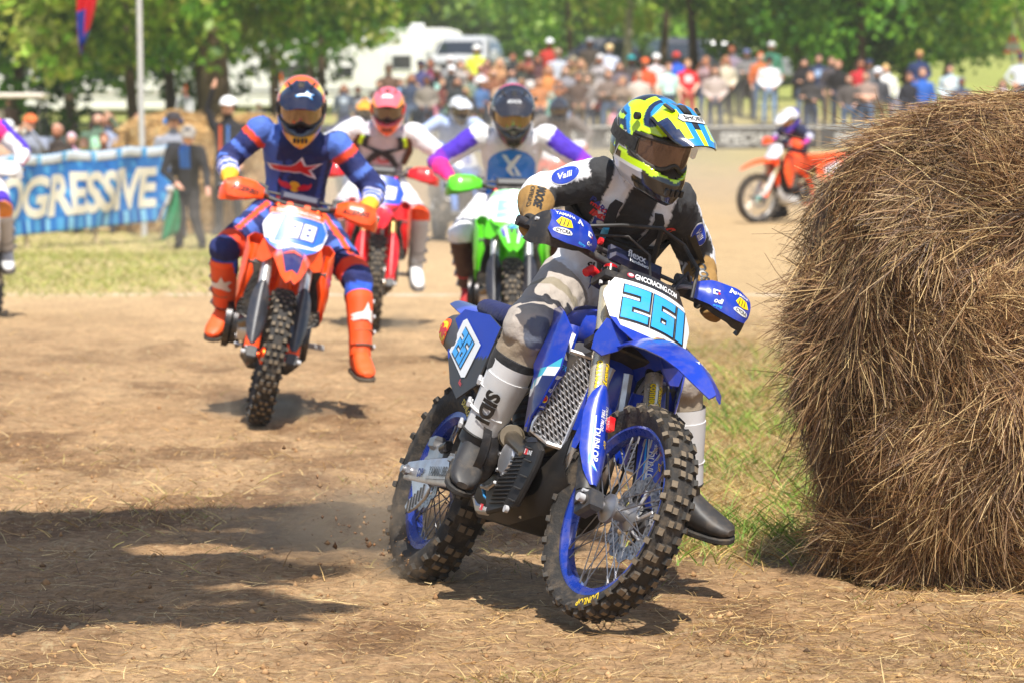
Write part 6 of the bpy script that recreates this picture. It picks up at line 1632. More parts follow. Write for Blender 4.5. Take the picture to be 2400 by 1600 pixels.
def blue_col(nm, t, p, r):
    if nm.startswith('hand'): return lin('#e8b830') if t < .35 else lin('#2850b0')
    if nm.startswith('finger'): return lin('#b83030')
    if nm.startswith('farm'):
        if t > .72: return lin('#e9b52c')
        if t > .35: return (lin('#c9c6dc') if (math.sin(t * 40) > 0) else lin('#3358c0')) if r[0] > -.3 else lin('#d02838')
        return NV if t > .2 else LB
    if nm.startswith('uarm'):
        if .16 < t < .30: return lin('#e8441e')
        if t < .16: return LB if r[0] > .2 else NV
        if .55 < t < .68: return LB
        return NV
    if nm == 'torso':
        if t < .05: return NV
        a = abs(p[1])
        if a > .125: return LB if (t < .75 or a > .16) else NV
        return NV if abs(a - .09) > .012 or t > .8 else lin('#2f4a98')
    if nm.startswith('thigh'):
        if t > .82: return lin('#f04a20') if t < .95 else NV
        return O2 if abs(r[1]) < .16 and r[2] > 0 and .1 < t < .8 else (LB if (t * 7) % 2 < .9 else NV)
    if nm.startswith('shin'):
        if r[0] > .35 and t < .5: return CB
        return (.03, .03, .035) if abs(r[1]) > .6 and r[1] * p[1] < 0 else NV
    return NV
OJ = std_joints(OS, .02, hip_r=V3(-.24, -.12, 1.04), hip_l=V3(-.24, .08, 1.04), sh_r=V3(-.02, -.265, 1.44), sh_l=V3(-.02, .14, 1.44), neck=V3(.03, -.07, 1.49), head=V3(.07, -.085, 1.58), kn_l=V3(.22, .37, .78), an_l=V3(.34, .45, .41), kn_r=V3(.15, -.33, .80), an_r=V3(-.03, -.27, .49), el_r=V3(-.02, -.40, 1.25), el_l=V3(-.02, .37, 1.24), girth=.95)
orr, obody, oT = rider(OM, OJ, blue_col, .012, .010, 'rider in blue kit and orange boots on the orange 98 motorcycle')
BO = lin('#ff5a1c')
boot(orr, OJ['kn_r'], OJ['an_r'], OJ['an_r'] + V3(.20, -.06, -.08), V3(0, -1, 0), BO, BO, (.05, .04, .035), (.35, .10, .03), top=.31, logo=(STAR_LOGO, .20, 5, .15, (.8, .75, .7)))
boot(orr, OJ['kn_l'], OJ['an_l'], OJ['an_l'] + V3(.24, .05, -.02), V3(0, 1, 0), BO, BO, (.10, .08, .06), (.35, .10, .03), top=.31, logo=(STAR_LOGO, .20, 5, .17, (.85, .8, .75)))
m = MB(); OB = bvh_of(obody)
def onchest(mm, T_, B_, P, q, a, c, off=.002, sub=.02):
    p = T_.pt(q, rad(a)); n_ = nrm(p - T_.at(q)[0]); up = nrm(T_.pt(q + .08, rad(a)) - p); poly_on(mm, P, p + n_ * .06, np.cross(up, n_), up, c, B_, off, sub)
def onchest_t(mm, T_, B_, txt, q, a, h, c, **k):
    p = T_.pt(q, rad(a)); n_ = nrm(p - T_.at(q)[0]); up = nrm(T_.pt(q + .08, rad(a)) - p); text_on(mm, txt, p + n_ * .06, np.cross(up, n_), up, h, c, B_, off=.003, sub=.02, **k)
onchest(m, oT, OB, [(x * .30, y * .21) for x, y in STAR_LOGO], .66, 88, (.75, .75, .8)); onchest(m, oT, OB, [(x * .25, y * .155) for x, y in STAR_LOGO], .66, 88, lin('#d42a20'), .004)
onchest(m, oT, OB, ell(0, 0, .030, .030), .42, 90, lin('#f2b416'))
for sg in (-1, 1): onchest(m, oT, OB, [(sg * .01, -.012), (sg * .02, .004), (sg * .045, .020), (sg * .075, .016), (sg * .085, .028), (sg * .088, .004), (sg * .075, -.014), (sg * .05, -.02), (sg * .03, -.02)], .42, 90, lin('#d81f30'), .004)
onchest_t(m, oT, OB, 'Red Bull', .31, 90, .042, lin('#e04a5a'), bold=.04)
m.build('jersey_print', 'decal', orr)
def blue_hcol(c, az):
    x, y, z = c
    if z > .055 and x < .06: return lin('#f2d24a') if z < .095 and x > -.06 else lin('#f06a24')
    if abs(y) > .10 and z > -.06 and x < .06: return lin('#f0531e')
    if z < -.105 and x > .10: return lin('#e8a81c')
    return lin('#0e1734')
def blue_art(m, bs, bp, M):
    f = lambda p: xfp(M, np.array(p, float)[None])[0]; d = lambda v: M[:3, :3] @ np.array(v, float)
    poly_on(m, [(x * .10, y * .085) for x, y in STAR_LOGO], f((.24, .018, .22)), d((0, 1, 0)), d((-.9, 0, .42)), lin('#3aa0e8'), bp, .002, .02); poly_on(m, [(x * .085, y * .06) for x, y in STAR_LOGO], f((.24, .018, .22)), d((0, 1, 0)), d((-.9, 0, .42)), (.85, .85, .88), bp, .003, .02)
wd = lambda M, v: np.array(M.inverted())[:3, :3] @ v
helmet(orr, OJ['head'] + V3(.02, .0, .035), wd(OM, dirw(rad(2), rad(-22))), wd(OM, nrm(V3(.03, 0, 1) + dirw(rad(2), 0) * .4)), dict(col=blue_hcol, peak=lin('#0c1430'), art=blue_art, lens=(.30, .20, .12), goggle=lin('#11131c'), size=1.02))

# red bike 713 / white rider
RM = pose(868, 28.0, rad(-86), rad(-5)); RS_ = rad(-1)
RD = lin('#e0101c')
make_bike(dict(M=RM, steer=RS_, main=RD, label='red motorcycle numbered 713 behind the orange one', group='racing motorcycles', rim=(.03, .03, .03), fork=lin('#b89a5a'), plate=lin('#2450cc'), plate_low=RD, num='713', numcol=(.85, .85, .85), numout=lin('#1a3aa0'), hguard=RD, hguard_back=RD, fender=RD, fender_art=[(ell(0, 0, .045, .03), (.75, .7, .7)), (ell(-.085, .02, .016, .03), lin('#f2a52a'))], guard=RD, radguard=(.03, .03, .03), panel=RD, pad=DGREY, seat=RD, frame=(.5, .5, .5), hub=lin('#b08a3c')))
def white_col(nm, t, p, r):
    W = (.74, .74, .77)
    if nm.startswith(('hand', 'finger')): return RD if nm.startswith('hand') else lin('#c03028')
    if nm.startswith('farm'): return O2 if (abs(r[1]) > .55 and .1 < t < .9) else W
    if nm.startswith('uarm'): return W
    if nm == 'torso': return lin('#8d8490') if .1 < t < .46 else lin('#c9c4cc')
    if nm.startswith('thigh'): return O2 if t > .93 else W
    if nm.startswith('shin'): return O2 if t < .10 else (W if t < .35 else lin('#8a93ad'))
    return (.05, .03, .02)
RJ = std_joints(RS_, .0, kn_l=V3(.14, .30, .82), an_l=V3(.02, .31, .46))
rr_, rbody, rT = rider(RM, RJ, white_col, .014, .010, 'rider in white with a pink and orange helmet on the red 713 motorcycle')
boot(rr_, RJ['kn_r'], RJ['an_r'], RJ['an_r'] + V3(.2, -.03, -.08), V3(0, -1, 0), (.6, .6, .62), (.7, .7, .7), (.2, .2, .2), (.25, .25, .26))
boot(rr_, RJ['kn_l'], RJ['an_l'], RJ['an_l'] + V3(.2, .03, -.10), V3(0, 1, 0), (.55, .55, .57), (.75, .75, .75), (.25, .25, .25), (.2, .2, .21))
m = MB()
for sg in (-1, 1):
    G = np.array([[rT.pt(q, rad(90 + sg * (26 + 16 * w - 34 * (1 - abs(q - .72) / .3) * (q < .72))), .02) for w in (0, .5, 1)] for q in np.linspace(.42, 1.0, 9)]); m.sheet(G, .010, (.02, .02, .022))
    G = np.array([[rT.pt(q, rad(90 + sg * (38 + 12 * w)), .024) for w in (0, .5, 1)] for q in np.linspace(.82, .98, 4)]); m.sheet(G, .008, NEON)
    m.tube([rT.pt(.98, rad(90 + sg * 60), .02), rT.pt(.7, rad(90 + sg * 62), .03), rT.pt(.45, rad(90 + sg * 60), .02)], [.03, .025, .02], lin('#5a3216'), 8)
m.build('harness', 'cloth', rr_)
m = MB(); onchest_t(m, rT, bvh_of(rbody), 'Thor', .52, 90, .05, lin('#c03a40'), bold=.04); m.build('jersey_print', 'decal', rr_)
def pink_hcol(c, az):
    x, y, z = c
    if z < -.10 and x > .06: return lin('#ff5a18')
    if abs(y) > .098 and z > -.02: return lin('#ff9a22')
    if z < .01: return lin('#b4122a')
    return lin('#ff6a78') if z > .05 else lin('#ff7f6a')
def pink_art(m, bs, bp, M):
    f = lambda p: xfp(M, np.array(p, float)[None])[0]; d = lambda v: M[:3, :3] @ np.array(v, float)
    poly_on(m, [(-.045, -.018), (-.03, .008), (0, .022), (.03, .008), (.045, -.018)], f((.23, 0, .22)), d((0, 1, 0)), d((-.9, 0, .42)), (.85, .82, .85), bp, .002, .02)
helmet(rr_, RJ['head'] + V3(.02, .01, .035), wd(RM, dirw(rad(0), rad(-16))), wd(RM, V3(.02, 0, 1)), dict(col=pink_hcol, peak=lin('#ff6a74'), peakcol=lambda t, u: lin('#6a2bb0') if t > .92 else (lin('#ff9a24') if abs(u) > .86 else lin('#ff6d78')), art=pink_art, lens=(.16, .11, .08), goggle=lin('#2a1a1a'), strap=RD))

# green bike / white, purple and pink rider
GM = pose(1196, 24.0, rad(-89), rad(-1)); GS_ = rad(0)
GRB = lin('#5ad41c')
make_bike(dict(M=GM, steer=GS_, main=GRB, label='bright green motorcycle behind the elbow of the front rider', group='racing motorcycles', rim=(.03, .03, .03), fork=(.6, .6, .6), plate=(.8, .82, .8), plate_top=lin('#9fe4b0'), plate_low=GRB, num='93', numcol=lin('#7fd8ee'), numout=lin('#a8e8d8'), hguard=GRB, hguard_back=lin('#3e9a18'), fender=GRB, fendercol=lambda i, j, nu, nv: (DGREY if (3 <= i <= 5 and j in (3, 4, 5, 6) and (i + j) % 2) else (PURPLE if j in (1, 8) and 3 < i < 6 else ((.7, .72, .74) if j in (2, 7) and 3 < i < 7 else GRB))), fender_art=[([(-.03, -.05), (0, -.02), (.03, -.05), (0, -.085)], lin('#3f8fe0'))], guard=lin('#23252e'), guard2=(.5, .5, .55), radguard=(.02, .02, .02), panel=GRB, pad=DGREY, seat=BLACK, frame=GRB, flap=GRB))
def purp_col(nm, t, p, r):
    W = (.76, .76, .79)
    if nm.startswith(('hand', 'finger')): return lin('#e8206a') if nm.startswith('hand') else (.7, .65, .68)
    if nm.startswith('farm'): return (PINK if t > .25 else lin('#a428a0')) if r[2] > -.35 else W
    if nm.startswith('uarm'): return (PURPLE if t < .75 else lin('#7a2ab0')) if (.1 < t and r[2] > -.45) else W
    if nm.startswith('thigh'): return NAVY if .15 < t < .22 else W
    if nm.startswith('shin'): return W if t < .42 else (.04, .03, .03)
    return W
GJ = std_joints(GS_, .0, el_r=V3(-.02, -.47, 1.24), el_l=V3(-.02, .47, 1.24), kn_r=V3(.14, -.31, .80), an_r=V3(-.05, -.25, .46))
gr_, gbody, gT = rider(GM, GJ, purp_col, .013, .010, 'rider in white with purple sleeves and a black helmet on the green motorcycle')
for s, o in (('r', -1), ('l', 1)): boot(gr_, GJ['kn_' + s], GJ['an_' + s], GJ['an_' + s] + V3(.2, o * .03, -.08), V3(0, o, 0), lin('#3a1512'), lin('#b01820'), (.03, .03, .03), lin('#c81c22'))
m = MB(); GB_ = bvh_of(gbody)
onchest(m, gT, GB_, ell(0, 0, .150, .150, 32), .56, 90, lin('#1c78d4'), .003, .025); onchest(m, gT, GB_, [(-.155, -.19), (.155, -.19), (.15, -.04), (-.15, -.04)], .56, 90, lin('#1c78d4'), .0035, .025)
onchest(m, gT, GB_, [(-.065, .09), (-.035, .09), (.0, .025), (-.02, .0)], .60, 90, (.55, .68, .8), .006); onchest(m, gT, GB_, [(.03, .09), (.06, .09), (.0, -.03), (.03, -.075), (0, -.075), (-.035, -.03), (-.03, -.01)], .60, 90, WHITE, .0065); onchest(m, gT, GB_, [(.005, .015), (.022, .0), (.065, -.075), (.035, -.075)], .60, 90, (.75, .8, .85), .007)
onchest_t(m, gT, GB_, 'FACTORY', .38, 90, .040, (.7, .8, .9), bold=.03, shear=.2); onchest_t(m, gT, GB_, 'SCHMIDT', .30, 90, .026, (.65, .75, .85), bold=.02)
m.build('jersey_print', 'decal', gr_)
def blk_hcol(c, az):
    x, y, z = c
    if x < .02 and -.02 < z < .0: return (.35, .33, .34)
    if x < -.02 and z > .10: return lin('#ff3b6b')
    return (.018, .019, .024)
def blk_art(m, bs, bp, M):
    f = lambda p: xfp(M, np.array(p, float)[None])[0]; d = lambda v: M[:3, :3] @ np.array(v, float)
    poly_on(m, [(-.045, -.012), (-.035, .012), (.035, .012), (.045, -.012)], f((.235, 0, .22)), d((0, 1, 0)), d((-.9, 0, .42)), (.45, .46, .48), bp, .002, .02); text_on(m, 'ALPINE', f((.235, 0, .22)), d((0, 1, 0)), d((-.9, 0, .42)), .014, BLACK, bp, off=.004)
    for sd in (-1, 1): poly_on(m, [(-.008, -.02), (.008, -.02), (.010, .02), (-.006, .02)], f((.14, sd * .075, .25)), d((0, 1, 0)), d((-.9, 0, .42)), (.6, .58, .56), bp, .002, .02)
    poly_on(m, [(-.035, -.012), (.035, -.012), (.03, .012), (-.03, .012)], f((.02, 0, .3)), d((0, 1, 0)), d((-1, 0, 0)), lin('#ff3b6b'), bp, .002, .02)
ghm = helmet(gr_, GJ['head'] + V3(.03, .0, .03), wd(GM, dirw(rad(2), rad(-24))), wd(GM, nrm(V3(.02, 0, 1) + dirw(0, 0) * .42)), dict(col=blk_hcol, peak=(.02, .02, .026), art=blk_art, lens=(.28, .20, .09), goggle=(.25, .25, .25), strap=(.1, .1, .1), size=1.1))

# left edge rider
LM = pose(-84, 29.0, rad(-90), rad(2)); LS = rad(0)
make_bike(dict(M=LM, steer=LS, main=lin('#e6e6e8'), label='motorcycle at the left edge with only its white hand guard in view', group='racing motorcycles', rim=(.03, .03, .03), fork=GOLD, plate=(.8, .8, .8), num='17', numcol=RED, hguard=(.78, .78, .78), hguard_back=(.7, .7, .7), guard=(.7, .7, .7), fender=(.7, .7, .7), panel=(.7, .7, .7)))
def left_col(nm, t, p, r):
    W = (.76, .75, .78)
    if nm.startswith(('hand', 'finger')): return (.1, .08, .1)
    if nm.startswith('farm'): return PINK if r[2] < -.1 else (W if t > .2 else PURPLE)
    if nm.startswith('uarm'): return PURPLE if r[1] > .35 else (W if t > .3 else PINK)
    if nm == 'torso': return PINK if t > .85 else W
    if nm.startswith('thigh'): return lin('#f08a30') if t > .92 else (PURPLE if t > .6 else W)
    if nm.startswith('shin'): return PURPLE if (t < .4 and r[1] > .3) else W
    return W
LJ = std_joints(LS, .0, el_l=V3(0, .38, 1.24), kn_l=V3(.17, .23, .80))
lr_, lb_, lT = rider(LM, LJ, left_col, .016, .010, 'rider with white, pink and purple sleeves cut off by the left edge')
for s, o in (('r', -1), ('l', 1)): boot(lr_, LJ['kn_' + s], LJ['an_' + s], LJ['an_' + s] + V3(.2, o * .03, -.08), V3(0, o, 0), (.6, .6, .6), (.6, .6, .6), (.1, .1, .1), (.08, .08, .08))
def left_hcol(c, az):
    x, y, z = c
    if x < -.01 and y > 0: return lin('#f07a24')
    return lin('#dfe6f0') if (y > .05 and x > .03 and -.03 < z < .03) else (.02, .024, .035)
helmet(lr_, LJ['head'] + V3(.02, .03, .03), wd(LM, dirw(rad(-20), rad(-22))), wd(LM, V3(0, 0, 1)), dict(col=left_hcol, peak=(.02, .022, .03), lens=(.1, .07, .05)))

# orange bike side on, far right, with a rider standing on its far side
KM = pose(1774, 54.6, rad(-143), rad(-4)); KS = rad(-4)
kz = float(gz(KM.translation.x, KM.translation.y))
make_bike(dict(M=KM, steer=KS, main=O2, label='orange motorcycle standing side on at right behind the hay bale', group='racing motorcycles', rim=(.35, .33, .3), fork=lin('#e4d6a0'), plate=(.8, .8, .86), num='12', numcol=(.7, .7, .8), hguard=O2, hguard_back=O2, fender=O2, guard=(.7, .66, .62), radguard=(.03, .03, .03), panel=O2, seat=O2, frame=O2, swing=(.6, .6, .62), skid=(.5, .5, .5), muffler=(.6, .6, .6), hub=(.3, .7, .65)))
def ktm_col(nm, t, p, r):
    if nm.startswith('farm'): return lin('#7a3a90') if t > .75 else (.5, .5, .58)
    if nm.startswith(('hand', 'finger')): return lin('#d838a8')
    if nm.startswith(('uarm', 'torso')): return lin('#1f2547')
    return (.03, .03, .035)
KJ = std_joints(KS, 0, hip_r=V3(-.30, -.42, .98), hip_l=V3(-.22, -.24, 1.0), kn_r=V3(-.10, -.46, .52), kn_l=V3(.02, -.30, .60), an_r=V3(-.16, -.50, .12), an_l=V3(.12, -.40, .13), sh_r=V3(.02, -.34, 1.28), sh_l=V3(.06, .04, 1.30), el_r=V3(.0, -.52, 1.18), el_l=V3(.08, .28, 1.22), neck=V3(.06, -.12, 1.36), head=V3(.12, -.08, 1.42))
kr, kb, kT = rider(KM, KJ, ktm_col, .018, .010, 'rider in navy with a white and purple helmet bending over the orange motorcycle at right')
for s, o in (('r', -1), ('l', 1)): boot(kr, KJ['kn_' + s], KJ['an_' + s], KJ['an_' + s] + V3(.22, 0, -.03), V3(0, o, 0), (.03, .03, .035), (.04, .04, .045), (.03, .03, .03), (.05, .05, .05))
helmet(kr, KJ['head'] + V3(.03, 0, .03), V3(.85, .15, -.5), V3(.5, 0, .86), dict(col=lambda c, az: PURPLE if c[2] < -.01 or (c[0] < -.05) else (.78, .77, .8), peak=(.78, .77, .8), lens=(.3, .2, .1)))

# three riders glimpsed farther back
for px, d, yaw, mc_, pl, num, lab, rl, hcol, jer, vi in (
        (840, 49.0, -88, lin('#3f7fd8'), lin('#d8c84a'), '7', 'blue motorcycle with a yellow plate hidden behind the red one', 'rider with a white and orange helmet behind the left shoulder of the rider in white', lambda c, az: lin('#f2a024') if abs(c[1]) < .03 and c[2] > 0 else ((.75, .75, .75) if c[2] > .02 else (.03, .03, .04)), lin('#20294f'), lin('#f2a024')),
        (1085, 46.5, -78, lin('#4f86d8'), (.75, .75, .75), '45', 'blue and white motorcycle between the red and the green ones', 'rider with a white and blue helmet between the red and the green motorcycles', lambda c, az: (.76, .78, .8) if c[2] > -.03 else lin('#8a8478'), lin('#a9bbe0'), (.75, .79, .86)),
        (1292, 52.0, -92, O2, (.78, .76, .74), '8', 'orange and white motorcycle hidden behind the green one', 'rider with a black helmet just showing behind the rider in purple sleeves', lambda c, az: (.03, .03, .035), lin('#6e6660'), (.03, .03, .035))):
    Mx = pose(px, d, rad(yaw), rad(-3))
    make_bike(dict(M=Mx, steer=0, main=mc_, label=lab, group='racing motorcycles', rim=(.04, .04, .04), fork=GOLD, plate=pl, num=num, numcol=lin('#2050c0'), hguard=(.78, .76, .74) if num == '8' else mc_, hguard_back=mc_, fender=mc_, panel=mc_))
    Jx = std_joints(0, 0)
    xr, xb, xT = rider(Mx, Jx, (lambda jer: lambda nm, t, p, r: (.04, .04, .05) if nm.startswith(('hand', 'finger')) else (jer if nm.startswith(('torso', 'uarm', 'farm')) else (.6, .6, .63)))(jer), .022, .008, rl)
    for s, o in (('r', -1), ('l', 1)): boot(xr, Jx['kn_' + s], Jx['an_' + s], Jx['an_' + s] + V3(.2, o * .03, -.08), V3(0, o, 0), (.5, .5, .5), (.4, .4, .4), (.05, .05, .05), (.1, .1, .1))
    helmet(xr, Jx['head'] + V3(.02, 0, .03), wd(Mx, dirw(rad(18) if num == '45' else 0, rad(-16))), wd(Mx, V3(0, 0, 1)), dict(col=hcol, peak=vi, lens=(.1, .08, .06)))
# ------------------------------------------------------------------ spectators: one mesh each, with hair or cap as parts
SK = [lin('#d9a58a'), lin('#c98f72'), lin('#e0b49a'), lin('#b97c5e'), lin('#8a573e')]
def base_pose(kind):
    mb = MB(); bones = []
    def L(nm, P, R): limb(mb, P, R, 8); bones.extend([(nm, P[i], P[i + 1], R[i], R[i + 1]) for i in range(len(P) - 1)])
    sx, hx = .19, .095
    mb.loft([[V3(w * math.cos(t), d * math.sin(t) + .0, z) for t in np.linspace(0, 2 * math.pi, 16, endpoint=False)] for z, w, d in ((.82, .15, .11), (.95, .175, .125), (1.1, .165, .115), (1.28, .19, .125), (1.41, .18, .10), (1.47, .09, .07), (1.50, .055, .055))], (1, 1, 1))
    bones += [('hips', V3(0, 0, .82), V3(0, 0, .97), .15, .16), ('top', V3(0, 0, 1.0), V3(0, 0, 1.45), .155, .155)]
    L('neck', [V3(0, 0, 1.44), V3(0, -.01, 1.56)], [.058, .055]); mb.ball(V3(0, -.015, 1.625), (.078, .098, .122), (1, 1, 1), 14); mb.ball(V3(0, -.115, 1.61), (.014, .02, .02), (1, 1, 1), 6); bones.append(('head', V3(0, -.01, 1.60), V3(0, -.01, 1.68), .10, .10))
    for sd in (-1, 1):
        st = .06 if kind != 5 else .10
        L('leg', [V3(sd * hx, 0, .90), V3(sd * (hx + st * .4), -.02, .48), V3(sd * (hx + st * .6), .02, .10)], [.092, .065, .048]); L('shoe', [V3(sd * (hx + st * .6), .03, .05), V3(sd * (hx + st * .7), -.16, .045)], [.05, .042])
        S = V3(sd * sx, 0, 1.39)
        if kind == 0: E, W = V3(sd * .26, .02, 1.13), V3(sd * .25, -.10, .90)
        elif kind == 1: E, W = V3(sd * .25, -.02, 1.13), V3(-sd * .10, -.20, 1.13 + .04 * sd)      # arms folded
        elif kind == 2: E, W = V3(sd * .26, -.14, 1.26), V3(sd * .07, -.26, 1.55)                   # holding a phone up
        elif kind == 3: E, W = (V3(sd * .25, .02, 1.12), V3(sd * .22, -.16, .95)) if sd < 0 else (V3(.30, -.10, 1.45), V3(.16, -.16, 1.66))
        elif kind == 4: E, W = V3(sd * .27, .03, 1.14), V3(sd * .12, -.17, .98)                     # hands in front
        elif kind == 5: E, W = V3(sd * .34, .05, 1.17), V3(sd * .20, -.02, .98)                     # hands on hips
        elif kind == 6: E, W = (V3(.25, .02, 1.13), V3(.22, -.14, .92)) if sd > 0 else (V3(-.26, -.02, 1.62), V3(-.16, -.06, 1.90))   # one arm raised
        else: E, W = V3(sd * .25, -.02, 1.12), V3(sd * .16, -.22, 1.02)
        L('sleeve', [S, E], [.062, .048]); L('fore', [E, W], [.046, .034]); H2 = W + nrm(W - E) * .09; L('palm', [W, H2], [.036, .030])
        f = nrm(W - E); a, b = frame(f)
        for k in range(4): L('palm', [H2, H2 + f * .05 + a * (.024 * (k - 1.5))], [.011, .009])
        L('palm', [W + f * .03, W + f * .07 + a * .045], [.012, .010])
    P, N, F = remeshed(mb, .026, 4); Fa = np.array([q if len(q) == 4 else q + [q[-1]] for q in F]); C = P[Fa].mean(1); idx, T, R = classify(C, bones)
    return P, Fa, [bones[i][0] for i in idx], C
BP = {k: base_pose(k) for k in range(8)}
def spectator(px, py, top, bottom=None, cap=None, hair='#4a3424', long=False, kind=0, label='', s=None, d=None, skin=None, fore=None, print_=None, group='spectators along the barrier', rz=None, extra=None, hood=False):
    if d is None:
        d = 96.0
        for _ in range(60):
            x = unproj(px, 255, d)[0]; f = float(terrain(x, d)) + 1.74 - (CAM_H + (HOR - py) * d / FPX)
            if f > 0 or d > 116: break
            d += .35
        if f > .0 and d <= 96.1: d = 94.6 + (hash(px) % 10) * .09
    q = unproj(px, py, d); z0 = float(terrain(q[0], q[1])); H = q[2] - z0
    sc = np.clip(H / 1.745, .5, 1.12) * 1.03
    if H / 1.745 > 1.12: z0 = q[2] - 1.745 * 1.05; sc = 1.05
    root = empty('person', Matrix.Translation((q[0], q[1], z0 - .01)) @ Matrix.Rotation(rng.normal(0, .25) if rz is None else rz, 4, 'Z') @ Matrix.Diagonal((sc * 1.07, sc * 1.07, sc, 1)), label, 'person', group)
    P, Fa, nm, C = BP[kind]; sk = np.array(lin(skin) if skin else SK[(px * 7 + py) % 5 if (px + py) % 3 else 0]); tp = np.array(lin(top)); bt = np.array(lin(bottom or ('#3a4458', '#2b2b2e', '#5b6c86', '#75664f')[(px + py) % 4])); fo = sk if fore == 'skin' else (np.array(lin(fore)) if fore else tp)
    sh = np.array(lin('#3a3632')); cm = dict(hips=bt, top=tp, neck=sk, head=sk, leg=bt, shoe=sh, sleeve=tp, fore=fo, palm=sk)
    cols = np.array([cm[n] for n in nm])
    if print_: w = np.array([(n == 'top' and c[1] < -.06 and abs(c[0]) < .10 and 1.18 < c[2] < 1.36) for n, c in zip(nm, C)]); cols[w] = lin(print_)
    if kind == 99: pass
    big_mesh('body', P, Fa, cols, 'cloth_far', root, smooth=True)
    m = MB(); hc = lin(hair); hz = V3(0, -.008, 1.645)
    rings = []
    for e in np.linspace(-.1, 1.5, 7): rings.append([hz + V3(.088 * math.cos(e) * math.cos(t), (.108 if math.sin(t) > 0 else .094) * math.cos(e) * math.sin(t) + .012, .115 * math.sin(e) + (.055 * max(0, -math.sin(t)) * (1 - e / 1.5)) - (.05 * max(0, math.sin(t)) * (1 - e / 1.5))) for t in np.linspace(0, 2 * math.pi, 16, endpoint=False)])
    m.loft(rings, hc)
    if long:
        for sd in (-1, 1): m.tube([hz + V3(sd * .07, .02, .03), hz + V3(sd * .095, .01, -.10), hz + V3(sd * .10, -.03, -.26)], [.035, .042, .025], hc, 8)
        m.tube([hz + V3(0, .08, .02), hz + V3(0, .09, -.2)], [.08, .06], hc, 8)
    m.build('hair', 'hair', root)
    # eyes and mouth
    m = MB()
    for sd in (-1, 1): m.ball(V3(sd * .030, -.104, 1.632), (.012, .008, .008), (.03, .02, .02), 6)
    m.box((0, -.108, 1.567), (.04, .012, .010), lin('#9a5a50'), ch=.003); m.build('face', 'skin', root)
    if cap:
        m = MB(); cc_ = lin(cap); rings = []
        for e in np.linspace(0, 1.5, 6): rings.append([hz + V3(0, .004, .035) + V3(.100 * math.cos(e) * math.cos(t), .118 * math.cos(e) * math.sin(t), .105 * math.sin(e)) for t in np.linspace(0, 2 * math.pi, 16, endpoint=False)])
        m.loft(rings, cc_); 
        G = np.array([[hz + V3(.085 * u * (1 - .25 * v), -.10 - .085 * v + .05 * u * u, .045 - .012 * v - .02 * u * u) for u in np.linspace(-1, 1, 7)] for v in (0, .5, 1)]); m.sheet(G, .008, cc_)
        m.build('cap', 'cloth_far', root)
    if hood:
        m = MB(); m.ball(V3(0, .06, 1.48), (.13, .10, .07), tuple(tp), 10); m.build('hood', 'cloth_far', root)
    if extra: extra(root)
    return root
S = spectator
S(806, 202, '#5c6675', hair='#7a4e30', long=True, kind=0, print_='#b9c4d0', label='long haired woman in a grey jacket over a pale shirt, behind the blue rider')
S(839, 206, '#2b2829', hair='#2c211a', kind=4, fore='skin', print_='#8a8a8c', label='dark haired man in a black T-shirt beside the long haired woman in grey')
S(879, 221, '#2a2c45', hair='#5a4030', kind=3, label='man in navy with a hand near his mouth, left of the pink helmet')
S(911, 157, '#6a5142', hair='#3b2a1f', kind=0, cap='#6a5a4c', label='tall man in a brown jacket against the white camper')
S(888, 192, '#584438', hair='#3b2a1f', kind=1, label='person in dark brown right below the tall man in brown')
S(939, 189, '#8fb4dc', hair='#2e211a', kind=4, label='dark haired person in a light blue denim shirt above the pink helmet')
S(986, 148, '#4a4a78', cap='#23243c', kind=0, label='person in a dark navy cap and violet jacket at the end of the camper')
S(1010, 143, '#7a1f3c', hair='#6a3f26', kind=4, print_='#d8a0ac', label='person in a maroon sweatshirt with a pale print')
S(1024, 163, '#26282a', cap='#a9a49a', kind=4, print_='#a8d8cc', label='man in a grey cap and a black shirt with a mint print')
S(1058, 160, '#3c3e40', cap='#f0eeee', kind=1, label='man in a white cap and charcoal hooded top with folded arms', hood=True)
S(1055, 138, '#9a9a9e', cap='#d8d4d2', kind=0, label='man in a pale cap standing right behind the charcoal hooded top')
S(978, 202, '#857c68', hair='#d0aa78', long=True, kind=0, label='fair haired woman in an olive grey jacket right of the pink helmet')
S(1015, 231, '#e58ea4', hair='#6a4030', kind=3, fore='skin', label='person in a pink T-shirt shading the eyes with a raised arm')
S(1046, 216, '#9cc8b0', hair='#5a4030', kind=3, label='person in mint sleeves right of the pink T-shirt')
S(1092, 207, '#3a332c', hair='#8d8a4c', long=True, kind=0, label='person under a wide olive scarf and dark coat')
S(1117, 112, '#e2f04a', cap='#f4f4f2', kind=0, fore='skin', label='man in a bright yellow safety vest and white cap before the silver pickup')
S(1126, 157, '#e6d6da', hair='#c48c78', kind=4, label='person in a pale pink top with sunglasses below the yellow vest')
S(1124, 189, '#4f70a0', cap='#f2eeee', kind=0, fore='skin', label='person in a white cap and blue denim below the pale pink top')
S(1156, 165, '#8a5a3e', hair='#b08058', long=True, kind=1, label='woman in a rust brown coat right of the yellow vest')
S(1171, 143, '#b98a62', hair='#c49a70', long=True, kind=0, label='long haired person in a tan coat')
S(1200, 165, '#8e949c', hair='#2a2220', long=True, kind=4, label='black haired woman in a light grey jacket above the black helmet')
S(1202, 129, '#2c2c2e', hair='#5a3426', kind=0, label='man with red brown hair and a black jacket beside the pickup')
S(1239, 128, '#c04848', cap='#b4b0ae', kind=0, label='man in a grey cap and a red and white shirt')
S(1244, 156, '#2f2a28', hair='#9a6a4a', kind=4, print_='#e4dcd8', label='person in a black top with a big white print')
